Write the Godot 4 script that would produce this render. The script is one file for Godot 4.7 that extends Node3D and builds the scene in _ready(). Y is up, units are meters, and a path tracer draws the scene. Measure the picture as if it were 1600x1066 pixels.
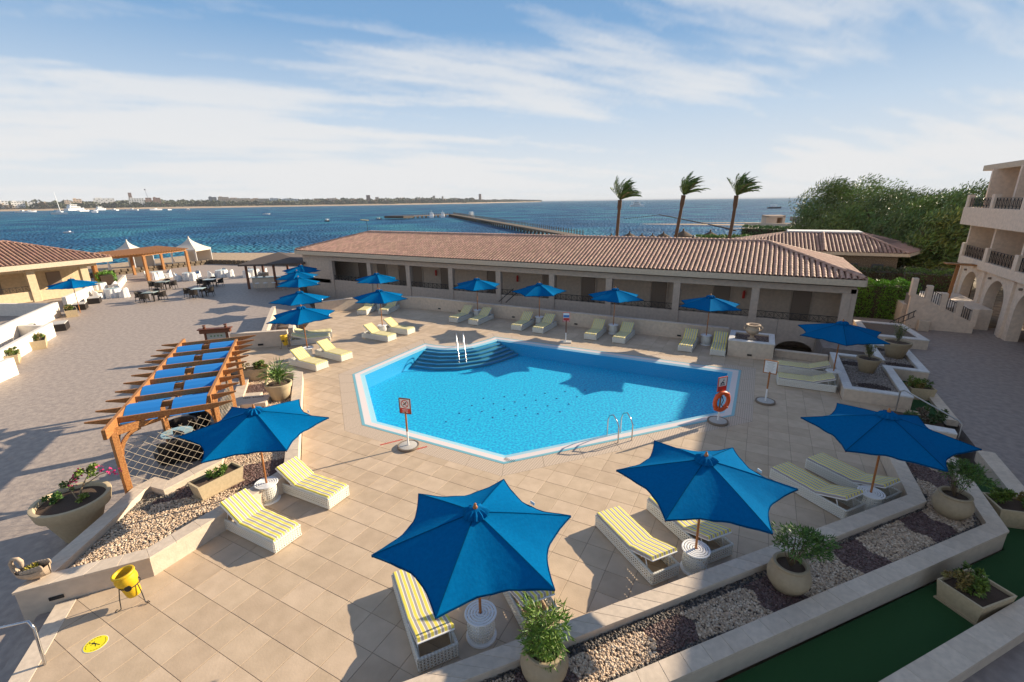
extends Node3D

# ---------------------------------------------------------------- mesh builder
class MB:
	var v := PackedVector3Array()
	var n := PackedVector3Array()
	var u := PackedVector2Array()
	var c := PackedColorArray()
	var col := Color(1, 1, 1)
	var use_c := false

	func tri(a: Vector3, b: Vector3, d: Vector3, na: Vector3, nb: Vector3, nd: Vector3, ua := Vector2.ZERO, ub := Vector2.ZERO, ud := Vector2.ZERO) -> void:
		if (b - a).cross(d - a).dot(na + nb + nd) > 0.0:
			v.append(a); v.append(d); v.append(b)
			n.append(na); n.append(nd); n.append(nb)
			u.append(ua); u.append(ud); u.append(ub)
		else:
			v.append(a); v.append(b); v.append(d)
			n.append(na); n.append(nb); n.append(nd)
			u.append(ua); u.append(ub); u.append(ud)
		if use_c:
			c.append(col); c.append(col); c.append(col)

	func ftri(a: Vector3, b: Vector3, d: Vector3, outward: Vector3) -> void:
		var nn := (b - a).cross(d - a)
		if nn.length_squared() < 1e-14:
			return
		nn = nn.normalized()
		if nn.dot(outward) < 0.0:
			nn = -nn
		tri(a, b, d, nn, nn, nn, Vector2(a.x, a.z), Vector2(b.x, b.z), Vector2(d.x, d.z))

	# flat quad a b c d in order round its edge; uv in metres
	func quad(a: Vector3, b: Vector3, d: Vector3, e: Vector3, outward: Vector3) -> void:
		var nn := (b - a).cross(e - a)
		if nn.length_squared() < 1e-14:
			nn = (d - b).cross(e - b)
		nn = nn.normalized()
		if nn.dot(outward) < 0.0:
			nn = -nn
		var w := (b - a).length()
		var h := (e - a).length()
		tri(a, b, d, nn, nn, nn, Vector2(0, 0), Vector2(w, 0), Vector2(w, h))
		tri(a, d, e, nn, nn, nn, Vector2(0, 0), Vector2(w, h), Vector2(0, h))

	func squad(a: Vector3, b: Vector3, d: Vector3, e: Vector3, na: Vector3, nb: Vector3, nd: Vector3, ne: Vector3, ua := Vector2.ZERO, ub := Vector2.ZERO, ud := Vector2.ZERO, ue := Vector2.ZERO) -> void:
		tri(a, b, d, na, nb, nd, ua, ub, ud)
		tri(a, d, e, na, nd, ne, ua, ud, ue)

	func box(p: Vector3, s: Vector3, b := Basis.IDENTITY, cham := 0.0) -> void:
		var h := s * 0.5
		if cham <= 0.0:
			for ax in 3:
				for sg in [-1.0, 1.0]:
					var d := Vector3.ZERO; d[ax] = sg * h[ax]
					var e := Vector3.ZERO; e[(ax + 1) % 3] = h[(ax + 1) % 3]
					var f := Vector3.ZERO; f[(ax + 2) % 3] = h[(ax + 2) % 3]
					quad(p + b * (d - e - f), p + b * (d + e - f), p + b * (d + e + f), p + b * (d - e + f), b * d)
			return
		# chamfered: six faces, twelve edge strips, eight corners
		for ax in 3:
			var a1 := (ax + 1) % 3
			var a2 := (ax + 2) % 3
			for sg in [-1.0, 1.0]:
				var d := Vector3.ZERO; d[ax] = sg * h[ax]
				var e := Vector3.ZERO; e[a1] = h[a1] - cham
				var f := Vector3.ZERO; f[a2] = h[a2] - cham
				quad(p + b * (d - e - f), p + b * (d + e - f), p + b * (d + e + f), p + b * (d - e + f), b * d)
				for sg2 in [-1.0, 1.0]:
					# edge between +-ax and +-a1, running along a2
					var p1 := Vector3.ZERO; p1[ax] = sg * h[ax]; p1[a1] = sg2 * (h[a1] - cham)
					var p2 := Vector3.ZERO; p2[ax] = sg * (h[ax] - cham); p2[a1] = sg2 * h[a1]
					quad(p + b * (p1 - f), p + b * (p1 + f), p + b * (p2 + f), p + b * (p2 - f), b * (p1 + p2))
		for sx in [-1.0, 1.0]:
			for sy in [-1.0, 1.0]:
				for sz in [-1.0, 1.0]:
					var q := Vector3(sx, sy, sz)
					ftri(p + b * Vector3(sx * h.x, sy * (h.y - cham), sz * (h.z - cham)), p + b * Vector3(sx * (h.x - cham), sy * h.y, sz * (h.z - cham)), p + b * Vector3(sx * (h.x - cham), sy * (h.y - cham), sz * h.z), b * q)

	# bar between two points with a rectangular section: w sideways, t upwards
	func bar(a: Vector3, b: Vector3, w: float, t: float, cham := 0.0) -> void:
		var x := (b - a).normalized()
		var up := Vector3.UP if absf(x.y) < 0.97 else Vector3.RIGHT
		var z := x.cross(up).normalized()
		var y := z.cross(x)
		box((a + b) * 0.5, Vector3((b - a).length(), t, w), Basis(x, y, z), cham)

	func prism(poly: PackedVector2Array, y0: float, y1: float, cham := 0.0, bottom := false) -> void:
		var idx := Geometry2D.triangulate_polygon(poly)
		var top := poly
		if cham > 0.0:
			top = MB.inset(poly, cham)
		for i in range(0, idx.size(), 3):
			var a := top[idx[i]]; var b := top[idx[i + 1]]; var d := top[idx[i + 2]]
			ftri(Vector3(a.x, y1, a.y), Vector3(b.x, y1, b.y), Vector3(d.x, y1, d.y), Vector3.UP)
			if bottom:
				a = poly[idx[i]]; b = poly[idx[i + 1]]; d = poly[idx[i + 2]]
				ftri(Vector3(a.x, y0, a.y), Vector3(b.x, y0, b.y), Vector3(d.x, y0, d.y), Vector3.DOWN)
		var sgn := 1.0 if MB.area(poly) > 0.0 else -1.0
		for i in poly.size():
			var j := (i + 1) % poly.size()
			var e := poly[j] - poly[i]
			var o := Vector3(e.y, 0, -e.x) * sgn
			quad(Vector3(poly[i].x, y0, poly[i].y), Vector3(poly[j].x, y0, poly[j].y), Vector3(poly[j].x, y1 - cham, poly[j].y), Vector3(poly[i].x, y1 - cham, poly[i].y), o)
			if cham > 0.0:
				quad(Vector3(poly[i].x, y1 - cham, poly[i].y), Vector3(poly[j].x, y1 - cham, poly[j].y), Vector3(top[j].x, y1, top[j].y), Vector3(top[i].x, y1, top[i].y), o + Vector3.UP)

	static func area(p: PackedVector2Array) -> float:
		var s := 0.0
		for i in p.size():
			var q := p[(i + 1) % p.size()]
			s += p[i].x * q.y - q.x * p[i].y
		return s * 0.5

	# moves every edge inwards by d (mitred)
	static func inset(p: PackedVector2Array, d: float) -> PackedVector2Array:
		var out := PackedVector2Array()
		var s := 1.0 if MB.area(p) > 0.0 else -1.0
		var m := p.size()
		for i in m:
			var e0 := (p[i] - p[(i + m - 1) % m]).normalized()
			var e1 := (p[(i + 1) % m] - p[i]).normalized()
			var n0 := Vector2(-e0.y, e0.x) * s
			var n1 := Vector2(-e1.y, e1.x) * s
			var k := 1.0 + n0.dot(n1)
			out.append(p[i] + (n0 + n1) * (d / maxf(k, 0.25)))
		return out

	func tube(path: PackedVector3Array, radii: Array, seg := 8, caps := true) -> void:
		var rings := []
		var side := Vector3.ZERO
		for i in path.size():
			var t: Vector3
			if i == 0: t = path[1] - path[0]
			elif i == path.size() - 1: t = path[i] - path[i - 1]
			else: t = (path[i + 1] - path[i]).normalized() + (path[i] - path[i - 1]).normalized()
			t = t.normalized()
			if side == Vector3.ZERO:
				side = t.cross(Vector3.UP if absf(t.y) < 0.9 else Vector3.RIGHT).normalized()
			side = (side - t * side.dot(t)).normalized()
			var up := t.cross(side)
			var r: float = radii[mini(i, radii.size() - 1)]
			var ring := []
			for k in seg + 1:
				var a := TAU * k / seg
				var nn := side * cos(a) + up * sin(a)
				ring.append([path[i] + nn * r, nn])
			rings.append(ring)
		var len := 0.0
		for i in path.size() - 1:
			var l2 := len + (path[i + 1] - path[i]).length()
			for k in seg:
				var a = rings[i][k]; var b = rings[i][k + 1]; var d = rings[i + 1][k + 1]; var e = rings[i + 1][k]
				squad(a[0], b[0], d[0], e[0], a[1], b[1], d[1], e[1], Vector2(float(k) / seg, len), Vector2(float(k + 1) / seg, len), Vector2(float(k + 1) / seg, l2), Vector2(float(k) / seg, l2))
			len = l2
		if caps:
			for q in [[0, path[0] - path[1]], [path.size() - 1, path[-1] - path[-2]]]:
				var ring = rings[q[0]]
				for k in range(1, seg - 1):
					ftri(ring[0][0], ring[k][0], ring[k + 1][0], q[1])

	# profile: Vector2(radius, height); turned about Y through o
	func lathe(profile: Array, seg := 24, o := Vector3.ZERO, b := Basis.IDENTITY, a0 := 0.0, a1 := TAU) -> void:
		var nr := []
		for i in profile.size():
			var t0: Vector2 = profile[maxi(i - 1, 0)]
			var t1: Vector2 = profile[mini(i + 1, profile.size() - 1)]
			var t := (t1 - t0).normalized()
			nr.append(Vector2(t.y, -t.x))
		var len := 0.0
		for i in profile.size() - 1:
			var p: Vector2 = profile[i]; var q: Vector2 = profile[i + 1]
			var l2 := len + (q - p).length()
			# sharp corners: use the segment's own normal where neighbours turn a lot
			var sn := Vector2((q - p).normalized().y, -(q - p).normalized().x)
			var n0: Vector2 = nr[i] if nr[i].dot(sn) > 0.8 else sn
			var n1: Vector2 = nr[i + 1] if nr[i + 1].dot(sn) > 0.8 else sn
			for k in seg:
				var A := a0 + (a1 - a0) * k / seg
				var B := a0 + (a1 - a0) * (k + 1) / seg
				var ca := Vector3(cos(A), 0, sin(A)); var cb := Vector3(cos(B), 0, sin(B))
				squad(o + b * (ca * p.x + Vector3.UP * p.y), o + b * (cb * p.x + Vector3.UP * p.y), o + b * (cb * q.x + Vector3.UP * q.y), o + b * (ca * q.x + Vector3.UP * q.y),
					b * (ca * n0.x + Vector3.UP * n0.y), b * (cb * n0.x + Vector3.UP * n0.y), b * (cb * n1.x + Vector3.UP * n1.y), b * (ca * n1.x + Vector3.UP * n1.y),
					Vector2(A * 0.3, len), Vector2(B * 0.3, len), Vector2(B * 0.3, l2), Vector2(A * 0.3, l2))
			len = l2

	func ellipsoid(p: Vector3, r: Vector3, rings := 6, seg := 10) -> void:
		for i in rings:
			var t0 := PI * i / rings; var t1 := PI * (i + 1) / rings
			for k in seg:
				var a := TAU * k / seg; var b := TAU * (k + 1) / seg
				var d := [Vector3(sin(t0) * cos(a), cos(t0), sin(t0) * sin(a)), Vector3(sin(t0) * cos(b), cos(t0), sin(t0) * sin(b)), Vector3(sin(t1) * cos(b), cos(t1), sin(t1) * sin(b)), Vector3(sin(t1) * cos(a), cos(t1), sin(t1) * sin(a))]
				squad(p + d[0] * r, p + d[1] * r, p + d[2] * r, p + d[3] * r, (d[0] / r).normalized(), (d[1] / r).normalized(), (d[2] / r).normalized(), (d[3] / r).normalized())

	# a leaf: pointed quad
	func leaf(p: Vector3, dir: Vector3, side: Vector3, l: float, w: float) -> void:
		var nn := dir.cross(side).normalized()
		var m := p + dir * (l * 0.45)
		tri(p, m + side * (w * 0.5), p + dir * l, nn, nn, nn)
		tri(p, p + dir * l, m - side * (w * 0.5), nn, nn, nn)

	func mesh() -> ArrayMesh:
		var arr := []
		arr.resize(Mesh.ARRAY_MAX)
		arr[Mesh.ARRAY_VERTEX] = v
		arr[Mesh.ARRAY_NORMAL] = n
		arr[Mesh.ARRAY_TEX_UV] = u
		if use_c:
			arr[Mesh.ARRAY_COLOR] = c
		var m := ArrayMesh.new()
		m.add_surface_from_arrays(Mesh.PRIMITIVE_TRIANGLES, arr)
		return m

# ---------------------------------------------------------------- helpers
var rng := RandomNumberGenerator.new()
var M := {}
var taken := {}

func V(x: float, y: float, z: float) -> Vector3:
	return Vector3(x, y, z)

func poly(a: Array) -> PackedVector2Array:
	var p := PackedVector2Array()
	for q in a:
		p.append(Vector2(q[0], q[1]))
	return p

func numbered(called: String) -> String:
	if not taken.has(called):
		taken[called] = 0
		return called
	taken[called] += 1
	return "%s_%03d" % [called, taken[called]]

func tag(o: Node, label := "", category := "", group := "", kind := "") -> Node:
	if label: o.set_meta("label", label)
	if category: o.set_meta("category", category)
	if group: o.set_meta("group", group)
	if kind: o.set_meta("kind", kind)
	return o

func thing(called: String, label: String, category: String, at := Vector3.ZERO, turn := 0.0, group := "") -> Node3D:
	var o := Node3D.new()
	o.name = numbered(called)
	add_child(o)
	o.position = at
	o.rotation.y = turn
	tag(o, label, category, group)
	return o

func part(parent: Node, called: String, m, material: Material) -> MeshInstance3D:
	var o := MeshInstance3D.new()
	o.name = called
	o.mesh = m.mesh() if m is MB else m
	o.material_override = material
	parent.add_child(o, true)
	return o

func struct(called: String, m, material: Material) -> MeshInstance3D:
	var o := MeshInstance3D.new()
	o.name = numbered(called)
	o.mesh = m.mesh() if m is MB else m
	o.material_override = material
	add_child(o)
	o.set_meta("kind", "structure")
	return o

func solo(called: String, m, material: Material, label: String, category: String, group := "", at := Vector3.ZERO, turn := 0.0) -> MeshInstance3D:
	var o := struct(called, m, material)
	o.remove_meta("kind")
	o.position = at
	o.rotation.y = turn
	tag(o, label, category, group)
	return o

func copy(src: Node3D, at: Vector3, turn: float, label := "", group := "") -> Node3D:
	var r: Node3D = src.duplicate()
	r.name = numbered(String(src.name).rstrip("0123456789").rstrip("_"))
	add_child(r)
	r.position = at
	r.rotation.y = turn
	if label: r.set_meta("label", label)
	if group: r.set_meta("group", group)
	return r

func many(parent: Node, called: String, mesh: Mesh, xf: Array, material: Material, cols := []) -> MultiMeshInstance3D:
	var mm := MultiMesh.new()
	mm.transform_format = MultiMesh.TRANSFORM_3D
	mm.use_colors = not cols.is_empty()
	mm.mesh = mesh
	mm.instance_count = xf.size()
	for i in xf.size():
		mm.set_instance_transform(i, xf[i])
		if not cols.is_empty():
			mm.set_instance_color(i, cols[i])
	var o := MultiMeshInstance3D.new()
	o.name = called if parent != self else numbered(called)
	o.multimesh = mm
	o.material_override = material
	parent.add_child(o, true)
	o.set_meta("kind", "stuff")
	return o

# ---------------------------------------------------------------- materials
func noise_tex(freq: float, lo: Color, hi: Color, sd := 1, size := 512, oct := 4, kind := FastNoiseLite.TYPE_SIMPLEX_SMOOTH, mid := -1.0) -> NoiseTexture2D:
	var nz := FastNoiseLite.new()
	nz.seed = sd
	nz.noise_type = kind
	nz.frequency = freq
	nz.fractal_octaves = oct
	var t := NoiseTexture2D.new()
	t.width = size
	t.height = size
	t.seamless = true
	t.noise = nz
	var g := Gradient.new()
	g.offsets = PackedFloat32Array([0.0, 1.0]) if mid < 0.0 else PackedFloat32Array([maxf(mid - 0.22, 0.0), minf(mid + 0.22, 1.0)])
	g.colors = PackedColorArray([lo, hi])
	t.color_ramp = g
	return t

func bump_tex(freq: float, sd := 1, size := 512, strength := 4.0, oct := 4) -> NoiseTexture2D:
	var nz := FastNoiseLite.new()
	nz.seed = sd
	nz.frequency = freq
	nz.fractal_octaves = oct
	var t := NoiseTexture2D.new()
	t.width = size
	t.height = size
	t.seamless = true
	t.as_normal_map = true
	t.bump_strength = strength
	t.noise = nz
	return t

# colour given as linear base colour
func mat(r: float, g: float, b: float, rough := 0.8, tex: Texture2D = null, metres := 1.0, world := true, nrm: Texture2D = null, nscale := 0.5) -> StandardMaterial3D:
	var m := StandardMaterial3D.new()
	m.albedo_color = Color(r, g, b).linear_to_srgb()
	m.roughness = rough
	if tex or nrm:
		m.uv1_triplanar = true
		m.uv1_world_triplanar = world
		m.uv1_scale = Vector3.ONE / metres
	if tex:
		m.albedo_texture = tex
	if nrm:
		m.normal_enabled = true
		m.normal_texture = nrm
		m.normal_scale = nscale
	return m

func image_tex(w: int, h: int, f: Callable) -> ImageTexture:
	var im := Image.create(w, h, false, Image.FORMAT_RGBA8)
	for y in h:
		for x in w:
			im.set_pixel(x, y, f.call(x, y))
	return ImageTexture.create_from_image(im)

func grey(a: float) -> Color:
	return Color(a, a, a)

func make_materials() -> void:
	var fine := noise_tex(0.05, grey(0.86), grey(1.0), 3, 512, 5)
	var blotch := noise_tex(0.012, grey(0.90), grey(1.0), 5, 512, 5)
	var plaster := noise_tex(0.02, grey(0.9), grey(1.0), 7, 512, 6)
	var fineb := bump_tex(0.09, 4, 512, 3.0)
	M.fine = fine
	for k in 4:
		M["tile%d" % k] = mat([0.57, 0.54, 0.59, 0.525][k], [0.435, 0.41, 0.45, 0.395][k], [0.305, 0.285, 0.32, 0.275][k], 0.62, noise_tex(0.010, Color(0.915, 0.91, 0.90), grey(1.0), 20 + k, 512, 6), 2.7, true, fineb, 0.08)
	M.grout = mat(0.22, 0.17, 0.13, 0.9)
	M.ribbed = mat(0.57, 0.45, 0.345, 0.7, image_tex(32, 32, func(x, y): return grey(0.78) if (x % 16 < 3 or y % 16 < 3) else grey(1.0)), 0.14)
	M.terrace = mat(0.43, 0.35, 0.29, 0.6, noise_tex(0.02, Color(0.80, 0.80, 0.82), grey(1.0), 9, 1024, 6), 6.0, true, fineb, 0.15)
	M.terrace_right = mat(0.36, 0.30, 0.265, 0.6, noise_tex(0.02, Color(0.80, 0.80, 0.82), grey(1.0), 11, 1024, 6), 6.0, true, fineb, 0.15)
	M.wall = mat(0.66, 0.54, 0.42, 0.85, plaster, 2.5, true, fineb, 0.2)
	M.wall_warm = mat(0.70, 0.55, 0.40, 0.85, plaster, 3.0, true, fineb, 0.2)
	M.wall_white = mat(0.80, 0.74, 0.66, 0.85, plaster, 2.5)
	M.cap = mat(0.66, 0.54, 0.42, 0.55, blotch, 1.1, true, fineb, 0.1)
	M.cap_b = mat(0.70, 0.575, 0.45, 0.55, blotch, 0.9, true, fineb, 0.1)
	M.cap_white = mat(0.74, 0.72, 0.70, 0.5, blotch, 1.3)
	M.cap_white_b = mat(0.69, 0.67, 0.66, 0.5, blotch, 1.1)
	M.dark = mat(0.012, 0.012, 0.014, 0.5)
	M.soil = mat(0.16, 0.10, 0.065, 0.95, noise_tex(0.08, grey(0.5), grey(1.0), 12), 0.6)
	M.pebble = mat(1, 1, 1, 0.6)
	M.pebble.vertex_color_use_as_albedo = true
	M.pebble_bed = mat(0.30, 0.23, 0.18, 0.9, noise_tex(0.1, grey(0.4), grey(1.0), 13), 0.5)
	M.turf = mat(0.03, 0.15, 0.03, 0.95, noise_tex(0.12, grey(0.5), grey(1.0), 14, 512, 3), 0.5, true, bump_tex(0.2, 6, 512, 8.0), 0.8)
	# pool
	M.pool_floor = mat(0.001, 0.52, 0.74, 0.6, noise_tex(0.06, Color(0.2, 0.76, 0.90), grey(1.0), 16, 512, 3, FastNoiseLite.TYPE_SIMPLEX_SMOOTH, 0.5), 4.0)  # mottle mixes mosaic tile tones with caustic light painted into the colour
	M.pool_wall = mat(0.008, 0.37, 0.68, 0.5, fine, 0.8)
	M.pool_step = mat(0.06, 0.27, 0.36, 0.5, fine, 0.8)
	M.pool_step_edge = mat(0.015, 0.20, 0.42, 0.5)  # blue for the painted riser shade, and for the floor inlets
	M.strip_white = mat(0.80, 0.70, 0.68, 0.4, fine, 0.5)
	M.strip_blue = mat(0.36, 0.66, 0.78, 0.35, fine, 0.5)
	M.strip_teal = mat(0.20, 0.48, 0.56, 0.4, fine, 0.5)
	var water := StandardMaterial3D.new()
	water.transparency = BaseMaterial3D.TRANSPARENCY_ALPHA
	water.albedo_color = Color(0.02, 0.35, 0.62, 0.02)
	water.roughness = 0.03
	water.normal_enabled = true
	water.normal_texture = bump_tex(0.012, 21, 512, 6.0, 3)
	water.normal_scale = 1.0
	water.uv1_triplanar = true
	water.uv1_world_triplanar = true
	water.uv1_scale = Vector3.ONE / 2.2
	water.metallic_specular = 0.14
	M.water = water
	# sea: reef patches and turquoise shallows are the colour of the bottom
	var nz := FastNoiseLite.new()
	nz.seed = 5
	nz.frequency = 0.008
	nz.fractal_octaves = 5
	M.sea = mat(1, 1, 1, 0.55, null, 1.0)
	var sea_t := NoiseTexture2D.new()
	sea_t.width = 1024; sea_t.height = 1024; sea_t.seamless = true
	sea_t.noise = nz
	var sg := Gradient.new()
	sg.offsets = PackedFloat32Array([0.0, 0.35, 0.55, 0.72, 1.0])
	sg.colors = PackedColorArray([Color(0.009, 0.075, 0.185).linear_to_srgb(), Color(0.014, 0.105, 0.24).linear_to_srgb(), Color(0.02, 0.14, 0.285).linear_to_srgb(), Color(0.03, 0.20, 0.32).linear_to_srgb(), Color(0.06, 0.28, 0.37).linear_to_srgb()])
	sea_t.color_ramp = sg
	M.sea.albedo_texture = sea_t
	M.sea.uv1_triplanar = true
	M.sea.uv1_world_triplanar = true
	M.sea.uv1_scale = Vector3(1.0 / 420.0, 1.0 / 420.0, 1.0 / 420.0)
	M.sea.normal_enabled = true
	M.sea.normal_texture = bump_tex(0.35, 22, 1024, 14.0, 4)
	M.sea.normal_scale = 1.0
	M.sea.metallic_specular = 0.2
	M.sand = mat(0.52, 0.38, 0.25, 0.95, noise_tex(0.03, grey(0.75), grey(1.0), 17), 9.0)
	M.land = mat(0.30, 0.22, 0.14, 0.95, noise_tex(0.03, grey(0.6), grey(1.0), 18), 12.0)
	# umbrella
	var weave := image_tex(64, 64, func(x, y): return grey(0.93 + 0.07 * float((x / 2 + y / 2) % 2)))
	M.blue = mat(0.002, 0.19, 0.45, 0.85, noise_tex(0.03, Color(0.80, 0.84, 0.88), grey(1.0), 41, 512, 5), 1.1, false, bump_tex(0.02, 42, 512, 6.0, 4), 0.3)
	M.blue.metallic_specular = 0.08
	M.blue.backlight_enabled = true
	M.blue.backlight = Color(0.03, 0.55, 0.85)
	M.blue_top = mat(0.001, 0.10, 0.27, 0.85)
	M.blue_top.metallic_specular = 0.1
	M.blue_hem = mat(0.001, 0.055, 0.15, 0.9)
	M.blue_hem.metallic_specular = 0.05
	M.blue_cloth = mat(0.01, 0.20, 0.58, 0.8)
	M.blue_cloth.backlight_enabled = true
	M.blue_cloth.backlight = Color(0.05, 0.3, 0.5)
	var grain := noise_tex(0.02, Color(0.7, 0.62, 0.55), grey(1.0), 23, 512, 5)
	M.wood = mat(0.50, 0.20, 0.055, 0.55, grain, 0.5, false)
	M.wood_dark = mat(0.20, 0.065, 0.025, 0.55, grain, 0.5, false)
	M.wood_pergola = mat(0.56, 0.27, 0.085, 0.6, noise_tex(0.025, Color(0.62, 0.52, 0.46), grey(1.0), 24, 512, 6), 0.7)
	M.wood_far = mat(0.55, 0.27, 0.09, 0.7, grain, 0.8)
	M.white_paint = mat(0.80, 0.79, 0.77, 0.45)
	M.white_cloth = mat(0.78, 0.77, 0.75, 0.85, noise_tex(0.02, grey(0.9), grey(1.0), 25), 0.8, false)
	var wick := StandardMaterial3D.new()
	wick.albedo_color = Color(0.93, 0.92, 0.90)
	wick.roughness = 0.6
	wick.transparency = BaseMaterial3D.TRANSPARENCY_ALPHA_SCISSOR
	wick.alpha_scissor_threshold = 0.5
	wick.albedo_texture = image_tex(64, 64, func(x, y):
		var cx: int = x % 16; var cy: int = y % 16
		var hole: bool = cx > 4 and cx < 14 and cy > 4 and cy < 13
		var tone := 1.0 if (cx < 5) != (cy < 5) else 0.86
		return Color(tone, tone, tone * 0.98, 0.0 if hole else 1.0))
	wick.uv1_scale = Vector3(4.2, 4.2, 4.2)
	M.wicker = wick
	M.rattan_dark = mat(0.025, 0.017, 0.013, 0.5, image_tex(32, 32, func(x, y): return grey(0.5) if (x % 8 < 2 or y % 8 < 2) else grey(1.0)), 0.15, false)
	var stripes := StandardMaterial3D.new()
	stripes.roughness = 0.85
	stripes.albedo_texture = image_tex(16, 128, func(_x, y):
		var t := float(y) / 128.0
		if t < 0.44: return Color(0.90, 0.83, 0.36)
		if t < 0.52: return Color(0.90, 0.89, 0.84)
		if t < 0.86: return Color(0.64, 0.61, 0.60)
		return Color(0.90, 0.89, 0.84))
	stripes.uv1_scale = Vector3(1, 1.0 / 0.115, 1)
	M.stripes = stripes
	M.pale_cushion = mat(0.72, 0.66, 0.38, 0.85, fine, 0.4, false)
	M.glass_top = mat(0.32, 0.46, 0.48, 0.08)
	M.iron = mat(0.02, 0.02, 0.022, 0.45)
	M.steel = mat(0.55, 0.55, 0.56, 0.18)
	M.steel.metallic = 1.0
	M.galv = mat(0.42, 0.40, 0.38, 0.4)
	M.galv.metallic = 0.7
	M.red = mat(0.55, 0.03, 0.02, 0.5)
	M.orange = mat(0.66, 0.085, 0.012, 0.45)
	M.red_paint = mat(0.50, 0.10, 0.07, 0.7)
	M.sign_white = mat(0.75, 0.74, 0.72, 0.5)
	M.sign_blue = mat(0.05, 0.16, 0.40, 0.5)
	M.concrete = mat(0.52, 0.49, 0.45, 0.85, blotch, 0.5)
	M.rubber = mat(0.20, 0.155, 0.115, 0.8)
	M.yellow = mat(0.74, 0.46, 0.008, 0.5, blotch, 0.4, false)
	M.yellow_sticker = mat(0.82, 0.68, 0.01, 0.5)
	M.clay = mat(0.42, 0.325, 0.205, 0.7, blotch, 0.6, false, fineb, 0.15)
	M.clay_light = mat(0.58, 0.46, 0.29, 0.75, blotch, 0.6, false, fineb, 0.15)
	M.clay_pink = mat(0.50, 0.38, 0.27, 0.7, blotch, 0.6, false, fineb, 0.2)
	M.leaf = mat(1, 1, 1, 0.55)
	M.leaf.vertex_color_use_as_albedo = true
	M.leaf.backlight_enabled = true
	M.leaf.backlight = Color(0.26, 0.34, 0.10)
	M.bark = mat(0.13, 0.085, 0.055, 0.9, noise_tex(0.04, grey(0.55), grey(1.0), 26), 0.8)
	M.palm_bark = mat(0.17, 0.10, 0.06, 0.9, noise_tex(0.05, grey(0.55), grey(1.0), 27), 0.6)
	M.thatch = mat(0.20, 0.13, 0.08, 0.95, noise_tex(0.06, grey(0.5), grey(1.0), 28), 0.8)
	# buildings
	M.facade = mat(0.56, 0.455, 0.37, 0.85, plaster, 3.0, true, fineb, 0.2)
	M.facade_in = mat(0.62, 0.50, 0.395, 0.85, plaster, 3.0)
	M.fascia = mat(0.66, 0.54, 0.40, 0.8, plaster, 2.0)
	M.left_wall = mat(0.66, 0.52, 0.33, 0.85, plaster, 3.0)
	M.right_wall = mat(0.82, 0.66, 0.52, 0.85, plaster, 3.0)
	M.door = mat(0.22, 0.165, 0.125, 0.55)
	M.roof_tile = mat(1, 1, 1, 0.75, noise_tex(0.05, grey(0.8), grey(1.0), 29), 0.5)
	M.roof_tile.vertex_color_use_as_albedo = true
	M.roof_base = mat(0.20, 0.105, 0.07, 0.9)
	M.roof_far = mat(0.36, 0.20, 0.145, 0.85, image_tex(32, 32, func(x, y): return grey(0.62) if (x % 16 < 5) else (grey(0.85) if y % 16 < 3 else grey(1.0))), 0.55)
	M.bar_roof = mat(0.11, 0.085, 0.075, 0.85, fine, 0.6)
	M.stone = mat(0.34, 0.255, 0.17, 0.9, noise_tex(0.06, grey(0.45), grey(1.0), 30, 512, 3, FastNoiseLite.TYPE_CELLULAR), 2.2)
	M.canvas = mat(0.72, 0.64, 0.55, 0.85, fine, 1.0)
	M.hull = mat(0.78, 0.78, 0.78, 0.35)
	M.hull_dark = mat(0.05, 0.06, 0.09, 0.4)
	M.boat_glass = mat(0.02, 0.03, 0.04, 0.1)
	M.pile = mat(0.06, 0.045, 0.035, 0.85)
	M.pier_deck = mat(0.16, 0.12, 0.085, 0.9)
	M.far_white = mat(0.72, 0.70, 0.67, 0.85)
	M.far_cream = mat(0.62, 0.47, 0.34, 0.85)
	M.far_brown = mat(0.30, 0.18, 0.13, 0.85)
	M.far_grey = mat(0.14, 0.15, 0.18, 0.85)
	M.far_window = mat(0.06, 0.065, 0.075, 0.4)
	M.far_wood = mat(0.075, 0.095, 0.045, 0.95, noise_tex(0.05, grey(0.3), grey(1.0), 31), 60.0)
	M.net = mat(0.55, 0.47, 0.36, 0.8)
	M.pink = mat(0.62, 0.02, 0.20, 0.6)
	M.pool_glass = mat(0.5, 0.5, 0.5, 0.3)

# ---------------------------------------------------------------- light, sky, camera
func make_world() -> void:
	var cam := Camera3D.new()
	cam.name = "camera"
	add_child(cam)
	cam.position = V(0, 7.38, 0)
	cam.rotation_degrees = V(-16.705, 27.89, -0.766)
	cam.fov = 72.37
	cam.near = 0.1
	cam.far = 12000.0
	cam.current = true
	var env := Environment.new()
	env.background_mode = Environment.BG_SKY
	var sky := Sky.new()
	var pan := PanoramaSkyMaterial.new()
	pan.panorama = sky_image()
	pan.energy_multiplier = 0.52
	sky.sky_material = pan
	env.sky = sky
	env.tonemap_mode = Environment.TONE_MAPPER_LINEAR
	env.tonemap_exposure = 2.08
	env.sdfgi_enabled = true
	env.ssao_enabled = true
	env.ssil_enabled = true
	env.fog_enabled = true
	env.fog_density = 0.00007
	env.fog_light_color = Color(0.80, 0.83, 0.87)
	var we := WorldEnvironment.new()
	we.name = "environment"
	we.environment = env
	add_child(we)
	var sun := DirectionalLight3D.new()
	sun.name = "sun"
	add_child(sun)
	var el := deg_to_rad(21.5)
	var to := V(cos(el) * 0.574, sin(el), -cos(el) * 0.819)
	sun.look_at_from_position(to * 50.0, Vector3.ZERO)
	sun.light_energy = 1.5
	sun.light_color = Color(1.0, 0.93, 0.82)
	sun.light_angular_distance = 0.5
	sun.shadow_enabled = true

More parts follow.
